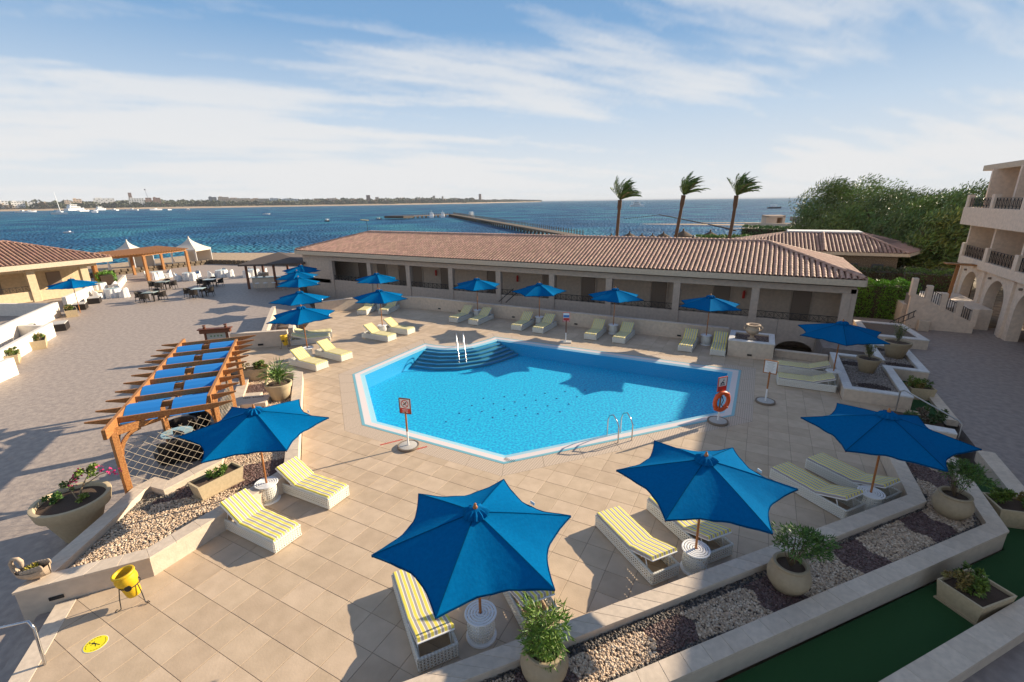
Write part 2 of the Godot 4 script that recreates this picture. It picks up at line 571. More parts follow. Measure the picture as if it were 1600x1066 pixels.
func sky_image() -> ImageTexture:
	var w := 2048
	var h := 1024
	var im := Image.create(w, h, false, Image.FORMAT_RGBF)
	var a := FastNoiseLite.new()
	a.seed = 11; a.frequency = 0.8; a.fractal_octaves = 7; a.fractal_gain = 0.58
	a.domain_warp_enabled = true; a.domain_warp_amplitude = 0.45; a.domain_warp_frequency = 0.8; a.domain_warp_fractal_octaves = 4
	var b := FastNoiseLite.new()
	b.seed = 4; b.frequency = 0.20; b.fractal_octaves = 3
	var f := FastNoiseLite.new()
	f.seed = 31; f.frequency = 1.6; f.fractal_octaves = 6; f.fractal_gain = 0.6
	var stops := [[0.0, Color(0.72, 0.74, 0.76)], [3.0, Color(0.69, 0.735, 0.775)], [9.0, Color(0.50, 0.62, 0.76)], [17.0, Color(0.20, 0.38, 0.63)], [35.0, Color(0.10, 0.22, 0.44)], [62.0, Color(0.06, 0.145, 0.32)], [90.0, Color(0.055, 0.135, 0.30)]]
	var hor: Color = stops[0][1]
	for y in h:
		var el := PI * 0.5 - PI * (y + 0.5) / h
		var s := sin(el)
		for x in w:
			var az := TAU * (x + 0.5) / w
			var c: Color
			if el <= 0.0:
				c = hor.lerp(Color(0.25, 0.27, 0.28), clampf(-s * 4.0, 0.0, 1.0))
			else:
				var e := rad_to_deg(el)
				for k in stops.size() - 1:
					if e >= stops[k][0]:
						c = stops[k][1].lerp(stops[k + 1][1], (e - stops[k][0]) / (stops[k + 1][0] - stops[k][0]))
				# high thin cloud: a flat layer seen in perspective, drawn out along one direction
				var k := 1.0 / (s + 0.10)
				var px := cos(az) * cos(el) * k
				var pz := sin(az) * cos(el) * k
				var q1 := px * 0.80 + pz * 0.60
				var q2 := -px * 0.60 + pz * 0.80
				var n1 := a.get_noise_2d(q1 * 0.42, q2 * 1.25)
				var n2 := b.get_noise_2d(q1 + 7.0, q2 * 1.3)
				var n3 := f.get_noise_2d(q1 * 0.35 + 3.0, q2 * 1.9)
				var d := clampf(n1 * 1.5 + n2 * 1.7 + n3 * 0.75 + 0.34, 0.0, 1.0)
				d = d * (0.55 + 0.45 * d)
				# thin layer: the slanted path near the horizon is the longer one
				c = c.lerp(Color(0.76, 0.765, 0.775), 1.0 - exp(-0.34 * d / (s + 0.03)))
			im.set_pixel(x, y, c)
	return ImageTexture.create_from_image(im)

# ---------------------------------------------------------------- the setting
const POOL := [[-15.6, -14.05], [-11.5, -10.52], [-5.9, -10.52], [-0.1, -16.95], [-0.1, -22.08], [-12.8, -22.08], [-12.85, -21.6], [-13.02, -20.98], [-13.31, -20.16], [-13.72, -19.67], [-14.26, -19.38], [-14.9, -19.3], [-15.6, -19.3]]
const DECK := [[-8.0, 0.4], [-11.25, -2.25], [-10.36, -3.46], [-10.5, -7.2], [-16.8, -12.45], [-19.3, -12.3], [-21.6, -12.0], [-24.35, -14.2], [-22.15, -15.95], [-26.9, -21.7], [-25.1, -24.95], [-21.3, -26.25], [1.15, -26.25], [1.15, -24.95], [3.42, -24.95], [3.42, -20.2], [5.8, -20.2], [5.8, -15.72], [3.85, -15.72], [3.85, -13.0], [-5.9, -1.6]]

func sheet(called: String, pts: Array, y: float, material: Material, thick := 0.3) -> MeshInstance3D:
	var b := MB.new()
	b.prism(poly(pts), y - thick, y)
	return struct(called, b, material)

func make_ground() -> void:
	# sea to the horizon, land with a sloping beach
	var b := MB.new()
	b.quad(V(-9000, -3.0, -9000), V(9000, -3.0, -9000), V(9000, -3.0, 600), V(-9000, -3.0, 600), Vector3.UP)
	struct("sea", b, M.sea)
	var land := poly([[-130, 60], [-112, -20], [-84, -52], [-66, -60], [-52, -92], [-40, -112], [-18, -126], [6, -150], [60, -165], [160, -170], [220, 60]])
	b = MB.new()
	var idx := Geometry2D.triangulate_polygon(land)
	for i in range(0, idx.size(), 3):
		b.ftri(V(land[idx[i]].x, -1.9, land[idx[i]].y), V(land[idx[i + 1]].x, -1.9, land[idx[i + 1]].y), V(land[idx[i + 2]].x, -1.9, land[idx[i + 2]].y), Vector3.UP)
	var outer := MB.inset(land, -16.0)
	for i in land.size():
		var j := (i + 1) % land.size()
		b.quad(V(land[i].x, -1.9, land[i].y), V(land[j].x, -1.9, land[j].y), V(outer[j].x, -3.4, outer[j].y), V(outer[i].x, -3.4, outer[i].y), Vector3.UP)
	struct("beach", b, M.sand)
	# low sand bars off the beach
	for q in [[-20, -214, 34, 5.0], [4, -190, 20, 3.2], [-6, -232, 26, 2.4]]:
		b = MB.new()
		b.ellipsoid(V(q[0], -3.3, q[1]), V(q[2], 0.55, q[3]), 6, 28)
		struct("sand_bar", b, M.sand)
	sheet("left_terrace", [[-8.0, 6], [-68, 6], [-68, -27], [-66.6, -37.7], [-57, -39.6], [-50, -42], [-40, -38], [-39.2, -30], [-27.5, -22.2], [-29.9, -20.95], [-24.6, -16.6], [-22.3, -15.9], [-24.4, -14.1], [-21.4, -11.8], [-19.3, -12.2], [-13.0, -7.0], [-10.6, -5.0], [-10.9, -2.6], [-7.4, 0.2]], -0.3, M.terrace, 1.2)
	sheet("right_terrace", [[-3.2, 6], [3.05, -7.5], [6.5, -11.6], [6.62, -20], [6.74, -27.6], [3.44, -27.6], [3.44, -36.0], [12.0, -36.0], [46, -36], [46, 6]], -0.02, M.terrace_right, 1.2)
	sheet("garden", [[4.9, -36.01], [46, -36.01], [46, -110], [-16, -110], [-16, -62], [4.9, -62]], -0.5, M.land, 0.8)
	sheet("sunken_path", [[-30.5, -25.5], [-26.9, -22.0], [-25.2, -25.3], [-21.2, -26.5], [3.42, -26.5], [3.42, -30.5], [-38, -30.5]], -1.62, M.terrace, 0.2)
	# deck: base slab, tiles, coping
	var pool := poly(POOL)
	var deck := poly(DECK)
	var ring_out := MB.inset(pool, -0.58)
	var parts := Geometry2D.clip_polygons(deck, pool)
	b = MB.new()
	# slab with the hole of the pool: bridge it as quads round the pool and clip against the deck
	var cells := []
	for ix in range(-50, 30):
		for iz in range(-3, 42):
			cells.append([ix, iz])
	var full := []
	var cut := []
	var x0 := -8.04
	var z0 := -3.06
	for cc in cells:
		var ax: float = x0 + 0.6 * cc[0]
		var az: float = z0 - 0.6 * cc[1]
		var r := PackedVector2Array([Vector2(ax + 0.004, az - 0.004), Vector2(ax + 0.596, az - 0.004), Vector2(ax + 0.596, az - 0.596), Vector2(ax + 0.004, az - 0.596)])
		var whole := PackedVector2Array([Vector2(ax, az), Vector2(ax + 0.6, az), Vector2(ax + 0.6, az - 0.6), Vector2(ax, az - 0.6)])
		for piece in Geometry2D.intersect_polygons(whole, deck):
			for q in Geometry2D.clip_polygons(piece, pool):
				if absf(MB.area(q)) > 0.0005 and not Geometry2D.is_polygon_clockwise(q) or absf(MB.area(q)) > 0.0005:
					b.prism(q, -0.25, -0.007)
		var inside := Geometry2D.intersect_polygons(r, deck)
		for piece in inside:
			var got := Geometry2D.clip_polygons(piece, ring_out)
			for q in got:
				var ar := absf(MB.area(q))
				if ar < 0.004: continue
				var d := Vector2(ax + 0.3, az - 0.3).length()
				if ar > 0.349:
					full.append([d, ax, az, hash(cc) % 4])
				else:
					cut.append([d, q, hash(cc) % 4])
	var base := struct("pool_deck", b, M.grout)
	var tm := MB.new()
	tm.prism(PackedVector2Array([Vector2(0.004, -0.004), Vector2(0.596, -0.004), Vector2(0.596, -0.596), Vector2(0.004, -0.596)]), -0.03, 0.0, 0.003)
	var tile_mesh := tm.mesh()
	full.sort_custom(func(p, q): return p[0] < q[0])
	var left := [MB.new(), MB.new(), MB.new(), MB.new()]
	for i in full.size():
		var f = full[i]
		if i < 250:
			var o := part(base, "tile", tile_mesh, M["tile%d" % f[3]])
			o.position = V(f[1], (f[3] - 1.5) * 0.0006, f[2])
		else:
			left[f[3]].prism(PackedVector2Array([Vector2(f[1] + 0.004, f[2] - 0.004), Vector2(f[1] + 0.596, f[2] - 0.004), Vector2(f[1] + 0.596, f[2] - 0.596), Vector2(f[1] + 0.004, f[2] - 0.596)]), -0.03, 0.0, 0.003)
	cut.sort_custom(func(p, q): return p[0] < q[0])
	for i in cut.size():
		if i < 45:
			var m := MB.new()
			m.prism(cut[i][1], -0.03, 0.0)
			part(base, "tile", m, M["tile%d" % cut[i][2]])
		else:
			left[cut[i][2]].prism(cut[i][1], -0.03, 0.0)
	for k in 4:
		part(base, "far_tile", left[k], M["tile%d" % k]).set_meta("kind", "stuff")
	# ribbed band round the pool, laid in slabs
	for i in pool.size():
		var j := (i + 1) % pool.size()
		var cnt := maxi(1, int(round((pool[j] - pool[i]).length() / 1.2)))
		for k in cnt:
			var t0 := float(k) / cnt
			var t1 := float(k + 1) / cnt
			var q := PackedVector2Array([pool[i].lerp(pool[j], t0), pool[i].lerp(pool[j], t1), ring_out[i].lerp(ring_out[j], t1), ring_out[i].lerp(ring_out[j], t0)])
			for piece in Geometry2D.intersect_polygons(MB.inset(q, 0.004), deck):
				var m := MB.new()
				m.prism(piece, -0.03, 0.001, 0.003)
				part(base, "edge_slab", m, M.ribbed)
	# nosing and the two steps down to the left terrace
	var st := thing("deck_steps", "two tiled steps with a cream nosing beside the steel handrail", "steps")
	var e := Vector2(-0.777, -0.629)
	var nn := Vector2(-0.629, 0.777)
	var s0 := Vector2(-8.0, 0.4)
	var s1 := s0 + e * 4.19
	for k in 2:
		b = MB.new()
		var o0 := s0 + nn * (0.34 * k)
		var o1 := s1 + nn * (0.34 * k)
		b.prism(PackedVector2Array([o0, o1, o1 + nn * 0.34, o0 + nn * 0.34]), -0.4, -0.15 * (k + 1) + (0.004 if k == 1 else 0.0), 0.006)
		part(st, "step", b, M.terrace)
	b = MB.new()
	b.prism(PackedVector2Array([s0 - nn * 0.3, s1 - nn * 0.3, s1 + nn * 0.02, s0 + nn * 0.02]), -0.04, 0.006, 0.004)
	part(st, "nosing", b, M.cap_b)

func ring_strip(parent: Node, called: String, outer: PackedVector2Array, inner: PackedVector2Array, y: float, material: Material, y_in := -99.0) -> void:
	var b := MB.new()
	if y_in < -90.0: y_in = y
	for i in outer.size():
		var j := (i + 1) % outer.size()
		b.quad(V(outer[i].x, y, outer[i].y), V(outer[j].x, y, outer[j].y), V(inner[j].x, y_in, inner[j].y), V(inner[i].x, y_in, inner[i].y), Vector3.UP)
	part(parent, called, b, material)

func make_pool() -> void:
	var p0 := poly(POOL)
	var p1 := MB.inset(p0, 0.10)
	var p2 := MB.inset(p0, 0.33)
	var p3 := MB.inset(p0, 0.52)
	var b := MB.new()
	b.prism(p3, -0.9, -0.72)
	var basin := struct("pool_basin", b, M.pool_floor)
	b = MB.new()
	for i in p3.size():
		var j := (i + 1) % p3.size()
		var mid := (p3[i] + p3[j]) * 0.5
		b.quad(V(p3[i].x, -0.72, p3[i].y), V(p3[j].x, -0.72, p3[j].y), V(p3[j].x, -0.05, p3[j].y), V(p3[i].x, -0.05, p3[i].y), V(-7.5 - mid.x, 0, -16.5 - mid.y))
	part(basin, "pool_wall", b, M.pool_wall)
	ring_strip(basin, "outer_mosaic", p0, p1, 0.004, M.strip_teal)
	ring_strip(basin, "white_coping", p1, p2, 0.004, M.strip_white, -0.012)
	ring_strip(basin, "inner_mosaic", p2, p3, -0.012, M.strip_blue, -0.05)
	b = MB.new()
	for k in 7:   # shallow drain slots at the near corner
		b.box(V(-6.0 + k * 0.05, 0.006, -10.75 - 0.02 * absf(k - 3)), V(0.014, 0.004, 0.14))
	part(basin, "drain_slot", b, M.dark)
	# curved steps under water, following the rounded corner
	var arc := [Vector2(-16.4, -19.3), Vector2(-14.9, -19.3), Vector2(-14.26, -19.38), Vector2(-13.72, -19.67), Vector2(-13.31, -20.16), Vector2(-13.02, -20.98), Vector2(-12.85, -21.6), Vector2(-12.8, -23.0)]
	for k in 5:
		var off := 0.52 + 0.26 * (k + 1)
		var edge := PackedVector2Array()
		for i in arc.size():
			var t0: Vector2 = arc[maxi(i - 1, 0)]
			var t1: Vector2 = arc[mini(i + 1, arc.size() - 1)]
			var tt := (t1 - t0).normalized()
			edge.append(arc[i] + Vector2(-tt.y, tt.x) * off)
		var q := edge.duplicate()
		q.append(Vector2(-17.5, -23.5))
		var y := -0.12 - 0.115 * k
		b = MB.new()
		for piece in Geometry2D.intersect_polygons(q, MB.inset(p3, 0.004 + 0.002 * k)):
			b.prism(piece, -0.74, y)
		part(basin, "pool_step", b, M.pool_step)
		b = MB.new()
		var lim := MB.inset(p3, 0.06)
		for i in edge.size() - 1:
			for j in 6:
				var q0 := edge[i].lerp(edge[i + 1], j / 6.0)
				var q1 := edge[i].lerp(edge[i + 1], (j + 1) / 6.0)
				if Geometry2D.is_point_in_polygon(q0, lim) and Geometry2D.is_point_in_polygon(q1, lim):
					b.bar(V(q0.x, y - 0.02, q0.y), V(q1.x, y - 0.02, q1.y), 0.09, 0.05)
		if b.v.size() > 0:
			part(basin, "riser_shade_strip", b, M.pool_step_edge)  # darker blue strip paints in the shade of each riser
	# inlet studs on the floor, in rows
	for i in 4:
		for j in 6:
			b = MB.new()
			b.lathe([Vector2(0.045, 0.0), Vector2(0.04, 0.02), Vector2(0.0, 0.024)], 8)
			var o := part(basin, "floor_inlet", b, M.pool_step_edge)
			o.position = V(-9.9 + j * 0.72 + i * 0.05, -0.72, -13.2 - i * 0.85 - j * 0.55)
	b = MB.new()
	var idx := Geometry2D.triangulate_polygon(p2)
	for i in range(0, idx.size(), 3):
		b.ftri(V(p2[idx[i]].x, -0.022, p2[idx[i]].y), V(p2[idx[i + 1]].x, -0.022, p2[idx[i + 1]].y), V(p2[idx[i + 2]].x, -0.022, p2[idx[i + 2]].y), Vector3.UP)
	struct("pool_water", b, M.water)

# a ring of wall round an outline, capped with single slabs
func ring_wall(parent: Node, outer: PackedVector2Array, w: float, y0: float, y1: float, wall_m: Material, caps: Array, slab := 0.45, skip := []) -> PackedVector2Array:
	var inner := MB.inset(outer, w)
	var bo := MB.inset(outer, 0.02)
	var bi := MB.inset(outer, w - 0.02)
	var b := MB.new()
	var n := 0
	for i in outer.size():
		if i in skip: continue
		var j := (i + 1) % outer.size()
		var q := PackedVector2Array([bo[i], bo[j], bi[j], bi[i]])
		b.prism(q, y0, y1 - 0.05)
		var cnt := maxi(1, int(round((outer[j] - outer[i]).length() / slab)))
		for k in cnt:
			var t0 := float(k) / cnt
			var t1 := float(k + 1) / cnt
			var s := PackedVector2Array([outer[i].lerp(outer[j], t0), outer[i].lerp(outer[j], t1), inner[i].lerp(inner[j], t1), inner[i].lerp(inner[j], t0)])
			var m := MB.new()
			m.prism(MB.inset(s, 0.002), y1 - 0.05, y1 + 0.0008 * (n % 3), 0.004, true)
			part(parent, "cap_slab", m, caps[n % caps.size()])
			n += 1
	part(parent, "wall", b, wall_m)
	return inner

# a straight run of free-standing wall with cap slabs
func wall_run(parent: Node, pts: Array, w: float, y0: float, y1: float, wall_m: Material, caps: Array, slab := 0.6) -> void:
	var left := PackedVector2Array()
	var right := PackedVector2Array()
	var p := poly(pts)
	for i in p.size():
		var d: Vector2
		if i == 0: d = (p[1] - p[0]).normalized()
		elif i == p.size() - 1: d = (p[i] - p[i - 1]).normalized()
		else: d = ((p[i + 1] - p[i]).normalized() + (p[i] - p[i - 1]).normalized()).normalized()
		var nn := Vector2(-d.y, d.x)
		left.append(p[i] + nn * w * 0.5)
		right.append(p[i] - nn * w * 0.5)
	var b := MB.new()
	var n := 0
	for i in p.size() - 1:
		b.prism(MB.inset(PackedVector2Array([left[i], left[i + 1], right[i + 1], right[i]]), 0.0), y0, y1 - 0.05)
		var cnt := maxi(1, int(round((p[i + 1] - p[i]).length() / slab)))
		for k in cnt:
			var t0 := float(k) / cnt
			var t1 := float(k + 1) / cnt
			var d2 := (left[i] - right[i]).normalized() * 0.025
			var m := MB.new()
			m.prism(MB.inset(PackedVector2Array([left[i].lerp(left[i + 1], t0) + d2, left[i].lerp(left[i + 1], t1) + d2, right[i].lerp(right[i + 1], t1) - d2, right[i].lerp(right[i + 1], t0) - d2]), 0.002), y1 - 0.05, y1, 0.004, true)
			part(parent, "cap_slab", m, caps[n % caps.size()])
			n += 1
	part(parent, "wall", b, wall_m)

func pebbles(called: String, area: PackedVector2Array, y: float, count: int, label: String, pick: Callable, size := 0.018) -> void:
	var sm := SphereMesh.new()
	sm.radial_segments = 7
	sm.rings = 3
	sm.radius = 1.0
	sm.height = 2.0
	var lo := area[0]
	var hi := area[0]
	for q in area:
		lo = lo.min(q); hi = hi.max(q)
	var xf := []
	var cols := []
	var guard := 0
	while xf.size() < count and guard < count * 12:
		guard += 1
		var q := Vector2(rng.randf_range(lo.x, hi.x), rng.randf_range(lo.y, hi.y))
		if not Geometry2D.is_point_in_polygon(q, area): continue
		var c: Color = pick.call(q)
		var s := size * rng.randf_range(0.7, 1.35)
		var bs := Basis.from_euler(V(rng.randf_range(-0.5, 0.5), rng.randf() * TAU, rng.randf_range(-0.5, 0.5))) * Basis.from_scale(V(s * rng.randf_range(1.0, 1.5), s * 0.75, s))
		xf.append(Transform3D(bs, V(q.x, y + s * rng.randf_range(0.2, 0.9), q.y)))
		var k := rng.randf_range(0.7, 1.2)
		cols.append(Color(c.r * k, c.g * k, c.b * k))
	var o := many(self, called, sm, xf, M.pebble, cols)
	tag(o, label, "pebbles")

func edge_distance(q: Vector2, area: PackedVector2Array) -> float:
	var d := 99.0
	for i in area.size():
		var s := Geometry2D.get_closest_point_to_segment(q, area[i], area[(i + 1) % area.size()])
		d = minf(d, s.distance_to(q))
	return d

func pebble_colour(q: Vector2, area: PackedVector2Array, dir: Vector2, period: float, share: float, offset: float, edging := true) -> Color:
	var wob := 0.06 * sin(q.x * 9.0 + q.y * 7.0)
	if edging and edge_distance(q, area) < 0.10 + wob:
		return [Color(0.045, 0.04, 0.038), Color(0.08, 0.07, 0.065), Color(0.25, 0.19, 0.14)][rng.randi() % 3]
	var t := fposmod((q.dot(dir) + offset + wob) / period, 1.0)
	if t < share:
		return [Color(0.15, 0.085, 0.07), Color(0.20, 0.13, 0.11), Color(0.12, 0.06, 0.05)][rng.randi() % 3]
	return [Color(0.62, 0.45, 0.30), Color(0.54, 0.38, 0.25), Color(0.70, 0.56, 0.41), Color(0.44, 0.32, 0.22)][rng.randi() % 4]

func make_planters() -> void:
	# left planter along the pergola
	var pl := poly([[-11.62, -1.8], [-10.32, -3.48], [-10.46, -7.15], [-16.78, -12.45], [-19.3, -12.25], [-19.75, -11.75], [-13.1, -6.3], [-13.04, -5.23], [-13.56, -5.16], [-13.5, -4.62], [-12.93, -3.8]])
	var t := thing("left_planter_bed", "long beige planter wall with stone caps beside the wooden pergola", "planter")
	var inn := ring_wall(t, pl, 0.36, -0.35, 0.47, M.wall, [M.cap, M.cap_b, M.cap], 0.55)
	var b := MB.new()
	b.prism(inn, 0.05, 0.29)
	part(t, "soil", b, M.pebble_bed)
	b = MB.new()
	b.box(V(-11.28, 0.12, -2.26), V(0.03, 0.07, 0.22), Basis(Vector3.UP, -0.66))
	part(t, "vent", b, M.dark)
	pebbles("pebbles", inn, 0.29, 26000, "cream and plum pebbles filling the planter beside the pergola", func(q): return [Color(0.13, 0.115, 0.095), Color(0.20, 0.175, 0.145), Color(0.32, 0.26, 0.20)][rng.randi() % 3] if q.x < -12.55 + 0.15 * sin(q.y * 11.0) and q.y > -5.6 else pebble_colour(q, inn, Vector2(-0.777, -0.629), 3.4, 0.33, 1.0, false))
	# front right planter
	var pf := poly([[-5.92, -1.57], [3.87, -13.0], [3.84, -15.7], [5.5, -15.7], [5.47, -12.35], [-4.05, -1.52]])
	t = thing("right_planter_bed", "long beige planter wall with three round clay pots beside green turf", "planter")
	var inf := ring_wall(t, pf, 0.34, -0.02, 0.47, M.wall, [M.cap, M.cap_b, M.cap], 0.42)
	b = MB.new()
	b.prism(inf, 0.0, 0.29)
	part(t, "soil", b, M.pebble_bed)
	pebbles("pebbles", inf, 0.29, 26000, "blocks of cream and dark plum pebbles around the round clay pots", func(q): return pebble_colour(q, inf, Vector2(0.652, -0.758), 2.35, 0.36, 0.4))
	# stepped white-capped planter
	var pz := poly([[3.42, -20.2], [5.5, -20.2], [5.5, -23.6], [6.72, -23.6], [6.72, -27.5], [5.15, -27.5], [5.15, -25.0], [3.42, -25.0]])
	t = thing("stepped_planter_bed", "stepped planter with white marble caps and two conical pots", "planter")
	var inz := ring_wall(t, pz, 0.3, -0.02, 0.5, M.wall, [M.cap_white, M.cap_white_b], 0.6)
	b = MB.new()
	b.prism(inz, 0.0, 0.34)
	part(t, "soil", b, M.pebble_bed)
	pebbles("pebbles", inz, 0.34, 7000, "grey pebbles with dark ovals in the white capped planter", func(q):
		for c in [Vector2(4.5, -21.2), Vector2(4.2, -24.0), Vector2(6.0, -24.6), Vector2(5.8, -27.0)]:
			if ((q - c) * Vector2(1.0, 1.7)).length() < 0.55: return Color(0.06, 0.035, 0.03)
		return [Color(0.36, 0.31, 0.27), Color(0.28, 0.23, 0.2)][rng.randi() % 2])
	# urn planter
	t = thing("urn_planter", "square planter with white cap carrying a stone urn", "planter")
	var inu := ring_wall(t, poly([[-0.85, -24.05], [1.15, -24.05], [1.15, -26.0], [-0.85, -26.0]]), 0.26, -0.02, 0.82, M.wall, [M.cap_white, M.cap_white_b], 0.9)
	b = MB.new()
	b.prism(inu, 0.0, 0.7)
	part(t, "soil", b, M.pebble_bed)
	b = MB.new()
	b.box(V(0.15, 0.16, -24.04), V(0.2, 0.08, 0.03))
	part(t, "vent", b, M.dark)
	pebbles("pebbles", inu, 0.7, 1800, "dark plum pebbles around the stone urn", func(_q): return [Color(0.09, 0.06, 0.055), Color(0.22, 0.17, 0.15)][rng.randi() % 2])
	# far planter by the stairs of the right building
	t = thing("gravel_planter", "low planter with white cap and plain grey gravel beside the arcade corner", "planter")
	var ing := ring_wall(t, poly([[5.3, -29.2], [8.0, -29.2], [7.6, -32.6], [5.3, -32.6]]), 0.34, -0.02, 0.5, M.wall, [M.cap_white, M.cap_white_b], 0.8)
	b = MB.new()
	b.prism(ing, 0.0, 0.44)
	part(t, "gravel", b, M.pebble_bed)
	# pool walls
	t = thing("pool_wall", "low beige wall with thin cap behind the row of loungers", "wall")
	wall_run(t, [[-0.95, -26.25], [-21.3, -26.25], [-25.1, -24.95], [-26.9, -21.7]], 0.24, -1.7, 0.84, M.wall, [M.cap, M.cap_b], 0.9)
	for x in [-3.4, -9.4, -13.7, -17.9, -19.6]:
		b = MB.new()
		b.box(V(x, 0.16, -26.115), V(0.2, 0.08, 0.03))
		part(t, "vent", b, M.dark)
	t = thing("gap_wall", "knee-high beige wall between the urn planter and the white capped planter", "wall")
	wall_run(t, [[1.2, -24.95], [3.38, -24.95]], 0.22, -1.7, 0.34, M.wall, [M.cap], 0.8)
	t = thing("corner_wall", "beige wall between the notice board and the yellow bin", "wall")
	wall_run(t, [[-24.35, -14.1], [-22.2, -15.9]], 0.24, -0.4, 0.85, M.wall, [M.cap, M.cap_b], 0.8)
	b = MB.new()
	b.box(V(-23.2, 0.16, -14.92), V(0.26, 0.09, 0.1), Basis(Vector3.UP, 0.7))
	part(t, "vent", b, M.dark)
	# stairs going down behind the deck
	t = thing("sunken_stairs", "flight of cream stone steps between two low sloping walls", "stairs")
	var d := Vector2(-0.765, -0.643)
	var sd := Vector2(0.643, -0.765)
	var a := Vector2(-24.75, -16.25)
	wall_run(t, [[a.x, a.y], [a.x + d.x * 7.2, a.y + d.y * 7.2]], 0.22, -1.7, 0.42, M.wall, [M.cap], 0.9)
	wall_run(t, [[a.x + sd.x * 1.4, a.y + sd.y * 1.4], [a.x + sd.x * 1.4 + d.x * 5.6, a.y + sd.y * 1.4 + d.y * 5.6]], 0.22, -1.7, 0.42, M.wall, [M.cap], 0.9)
	for k in 8:
		var q := a + d * (1.0 + 0.62 * k)
		b = MB.new()
		b.prism(PackedVector2Array([q + sd * 0.12, q + d * 0.62 + sd * 0.12, q + d * 0.62 + sd * 1.28, q + sd * 1.28]), -1.75, -1.45 + 0.145 * k, 0.006)
		part(t, "step", b, M.wall_warm)
	# turf and kerb walls on the right
	b = MB.new()
	b.prism(poly([[-4.0, -1.5], [5.48, -12.33], [5.52, -15.68], [6.3, -15.7], [6.3, -12.0], [2.4, -7.4], [-3.0, -0.5]]), -0.1, 0.012)
	tag(struct("turf", b, M.turf), "", "", "", "structure")
	b = MB.new()
	b.prism(poly([[5.52, -20.22], [6.3, -20.0], [6.3, -23.55], [5.52, -23.55]]), -0.1, 0.012)
	struct("turf", b, M.turf)
	t = thing("kerb_wall", "low slab capped kerb wall between the turf and the dark terrace", "wall")
	wall_run(t, [[-2.6, -1.0], [2.62, -7.2], [6.42, -11.7], [6.46, -16.9]], 0.36, -0.05, 0.3, M.wall, [M.cap, M.cap_b], 0.55)
	t = thing("turf_kerb", "low kerb beside the turf strip and the stepped planter", "kerb")
	wall_run(t, [[6.42, -19.4], [6.46, -23.5]], 0.3, -0.05, 0.16, M.wall, [M.cap, M.cap_b], 0.7)
	t = thing("end_wall", "short wall with white cap beside the grey handrail", "wall")
	wall_run(t, [[4.9, -17.62], [5.95, -17.55]], 0.3, -0.02, 0.5, M.wall, [M.cap_white], 0.6)
	t = thing("ramp_rail", "grey metal handrail bent down at both ends beside the white capped planter", "handrail")
	b = MB.new()
	b.tube(PackedVector3Array([V(4.95, 0.0, -19.7), V(4.95, 0.82, -19.7), V(5.05, 0.9, -19.62), V(6.15, 0.62, -18.2), V(6.22, 0.55, -18.1), V(6.22, -0.02, -18.1)]), [0.025], 8)
	part(t, "rail", b, M.galv)
	b = MB.new()
	b.tube(PackedVector3Array([V(5.6, 0.0, -18.9), V(5.6, 0.76, -18.9)]), [0.02], 8)
	part(t, "post", b, M.galv)

# ---------------------------------------------------------------- roofs
func tile_mesh(seg := 5) -> ArrayMesh:
	# one barrel tile, 0.40 long (along -Z, rising), 0.26 wide
	var b := MB.new()
	for k in seg:
		var a := PI * k / seg
		var c := PI * (k + 1) / seg
		var na := V(cos(a), sin(a), 0); var nc := V(cos(c), sin(c), 0)
		b.squad(na * V(0.115, 0.085, 0) , nc * V(0.115, 0.085, 0), nc * V(0.095, 0.07, 0) + V(0, 0.0, -0.40), na * V(0.095, 0.07, 0) + V(0, 0.0, -0.40), na, nc, nc, na)
		b.squad(na * V(0.115, 0.085, 0), nc * V(0.115, 0.085, 0), nc * V(0.095, 0.065, 0), na * V(0.095, 0.065, 0), V(0, 0, 1), V(0, 0, 1), V(0, 0, 1), V(0, 0, 1))
	return b.mesh()

# covers a planar polygon (corner points in order, first edge = eave) with barrel tiles
func tile_slope(parent: Node, pts: Array, pitch := 0.265, row := 0.33, tone := Color(0.62, 0.37, 0.27)) -> void:
	var ex: Vector3 = (pts[1] - pts[0]).normalized()
	var nn: Vector3 = (pts[1] - pts[0]).cross(pts[2] - pts[0]).normalized()
	if nn.y < 0.0: nn = -nn
	var up: Vector3 = nn.cross(ex).normalized()
	if up.y < 0.0: up = -up
	var flat := PackedVector2Array()
	var hi := Vector2(-1e9, -1e9)
	var lo := Vector2(1e9, 1e9)
	for p in pts:
		var q := Vector2((p - pts[0]).dot(ex), (p - pts[0]).dot(up))
		flat.append(q); hi = hi.max(q); lo = lo.min(q)
	var b := MB.new()
	var idx := Geometry2D.triangulate_polygon(flat)
	for i in range(0, idx.size(), 3):
		b.ftri(pts[idx[i]] - nn * 0.01, pts[idx[i + 1]] - nn * 0.01, pts[idx[i + 2]] - nn * 0.01, nn)
	part(parent, "roof_deck", b, M.roof_base)
	var xf := []
	var cols := []
	var bs := Basis(up.cross(nn) * -1.0, nn, -up)
	if bs.determinant() < 0.0: bs = Basis(up.cross(nn), nn, -up)
	var r := 0
	var y := lo.y - 0.06
	while y < hi.y - 0.1:
		var x := lo.x + pitch * 0.5
		while x < hi.x:
			if Geometry2D.is_point_in_polygon(Vector2(x, y + 0.12), flat):
				var jit := rng.randf_range(-0.008, 0.008)
				xf.append(Transform3D(bs.rotated(nn, rng.randf_range(-0.015, 0.015)), pts[0] + ex * (x + jit) + up * y + nn * 0.012))
				var k := rng.randf_range(0.8, 1.15)
				cols.append(Color(tone.r * k, tone.g * k * rng.randf_range(0.95, 1.05), tone.b * k))
			x += pitch
		y += row
		r += 1
	many(parent, "roof_tile", tile_mesh(), xf, M.roof_tile, cols)

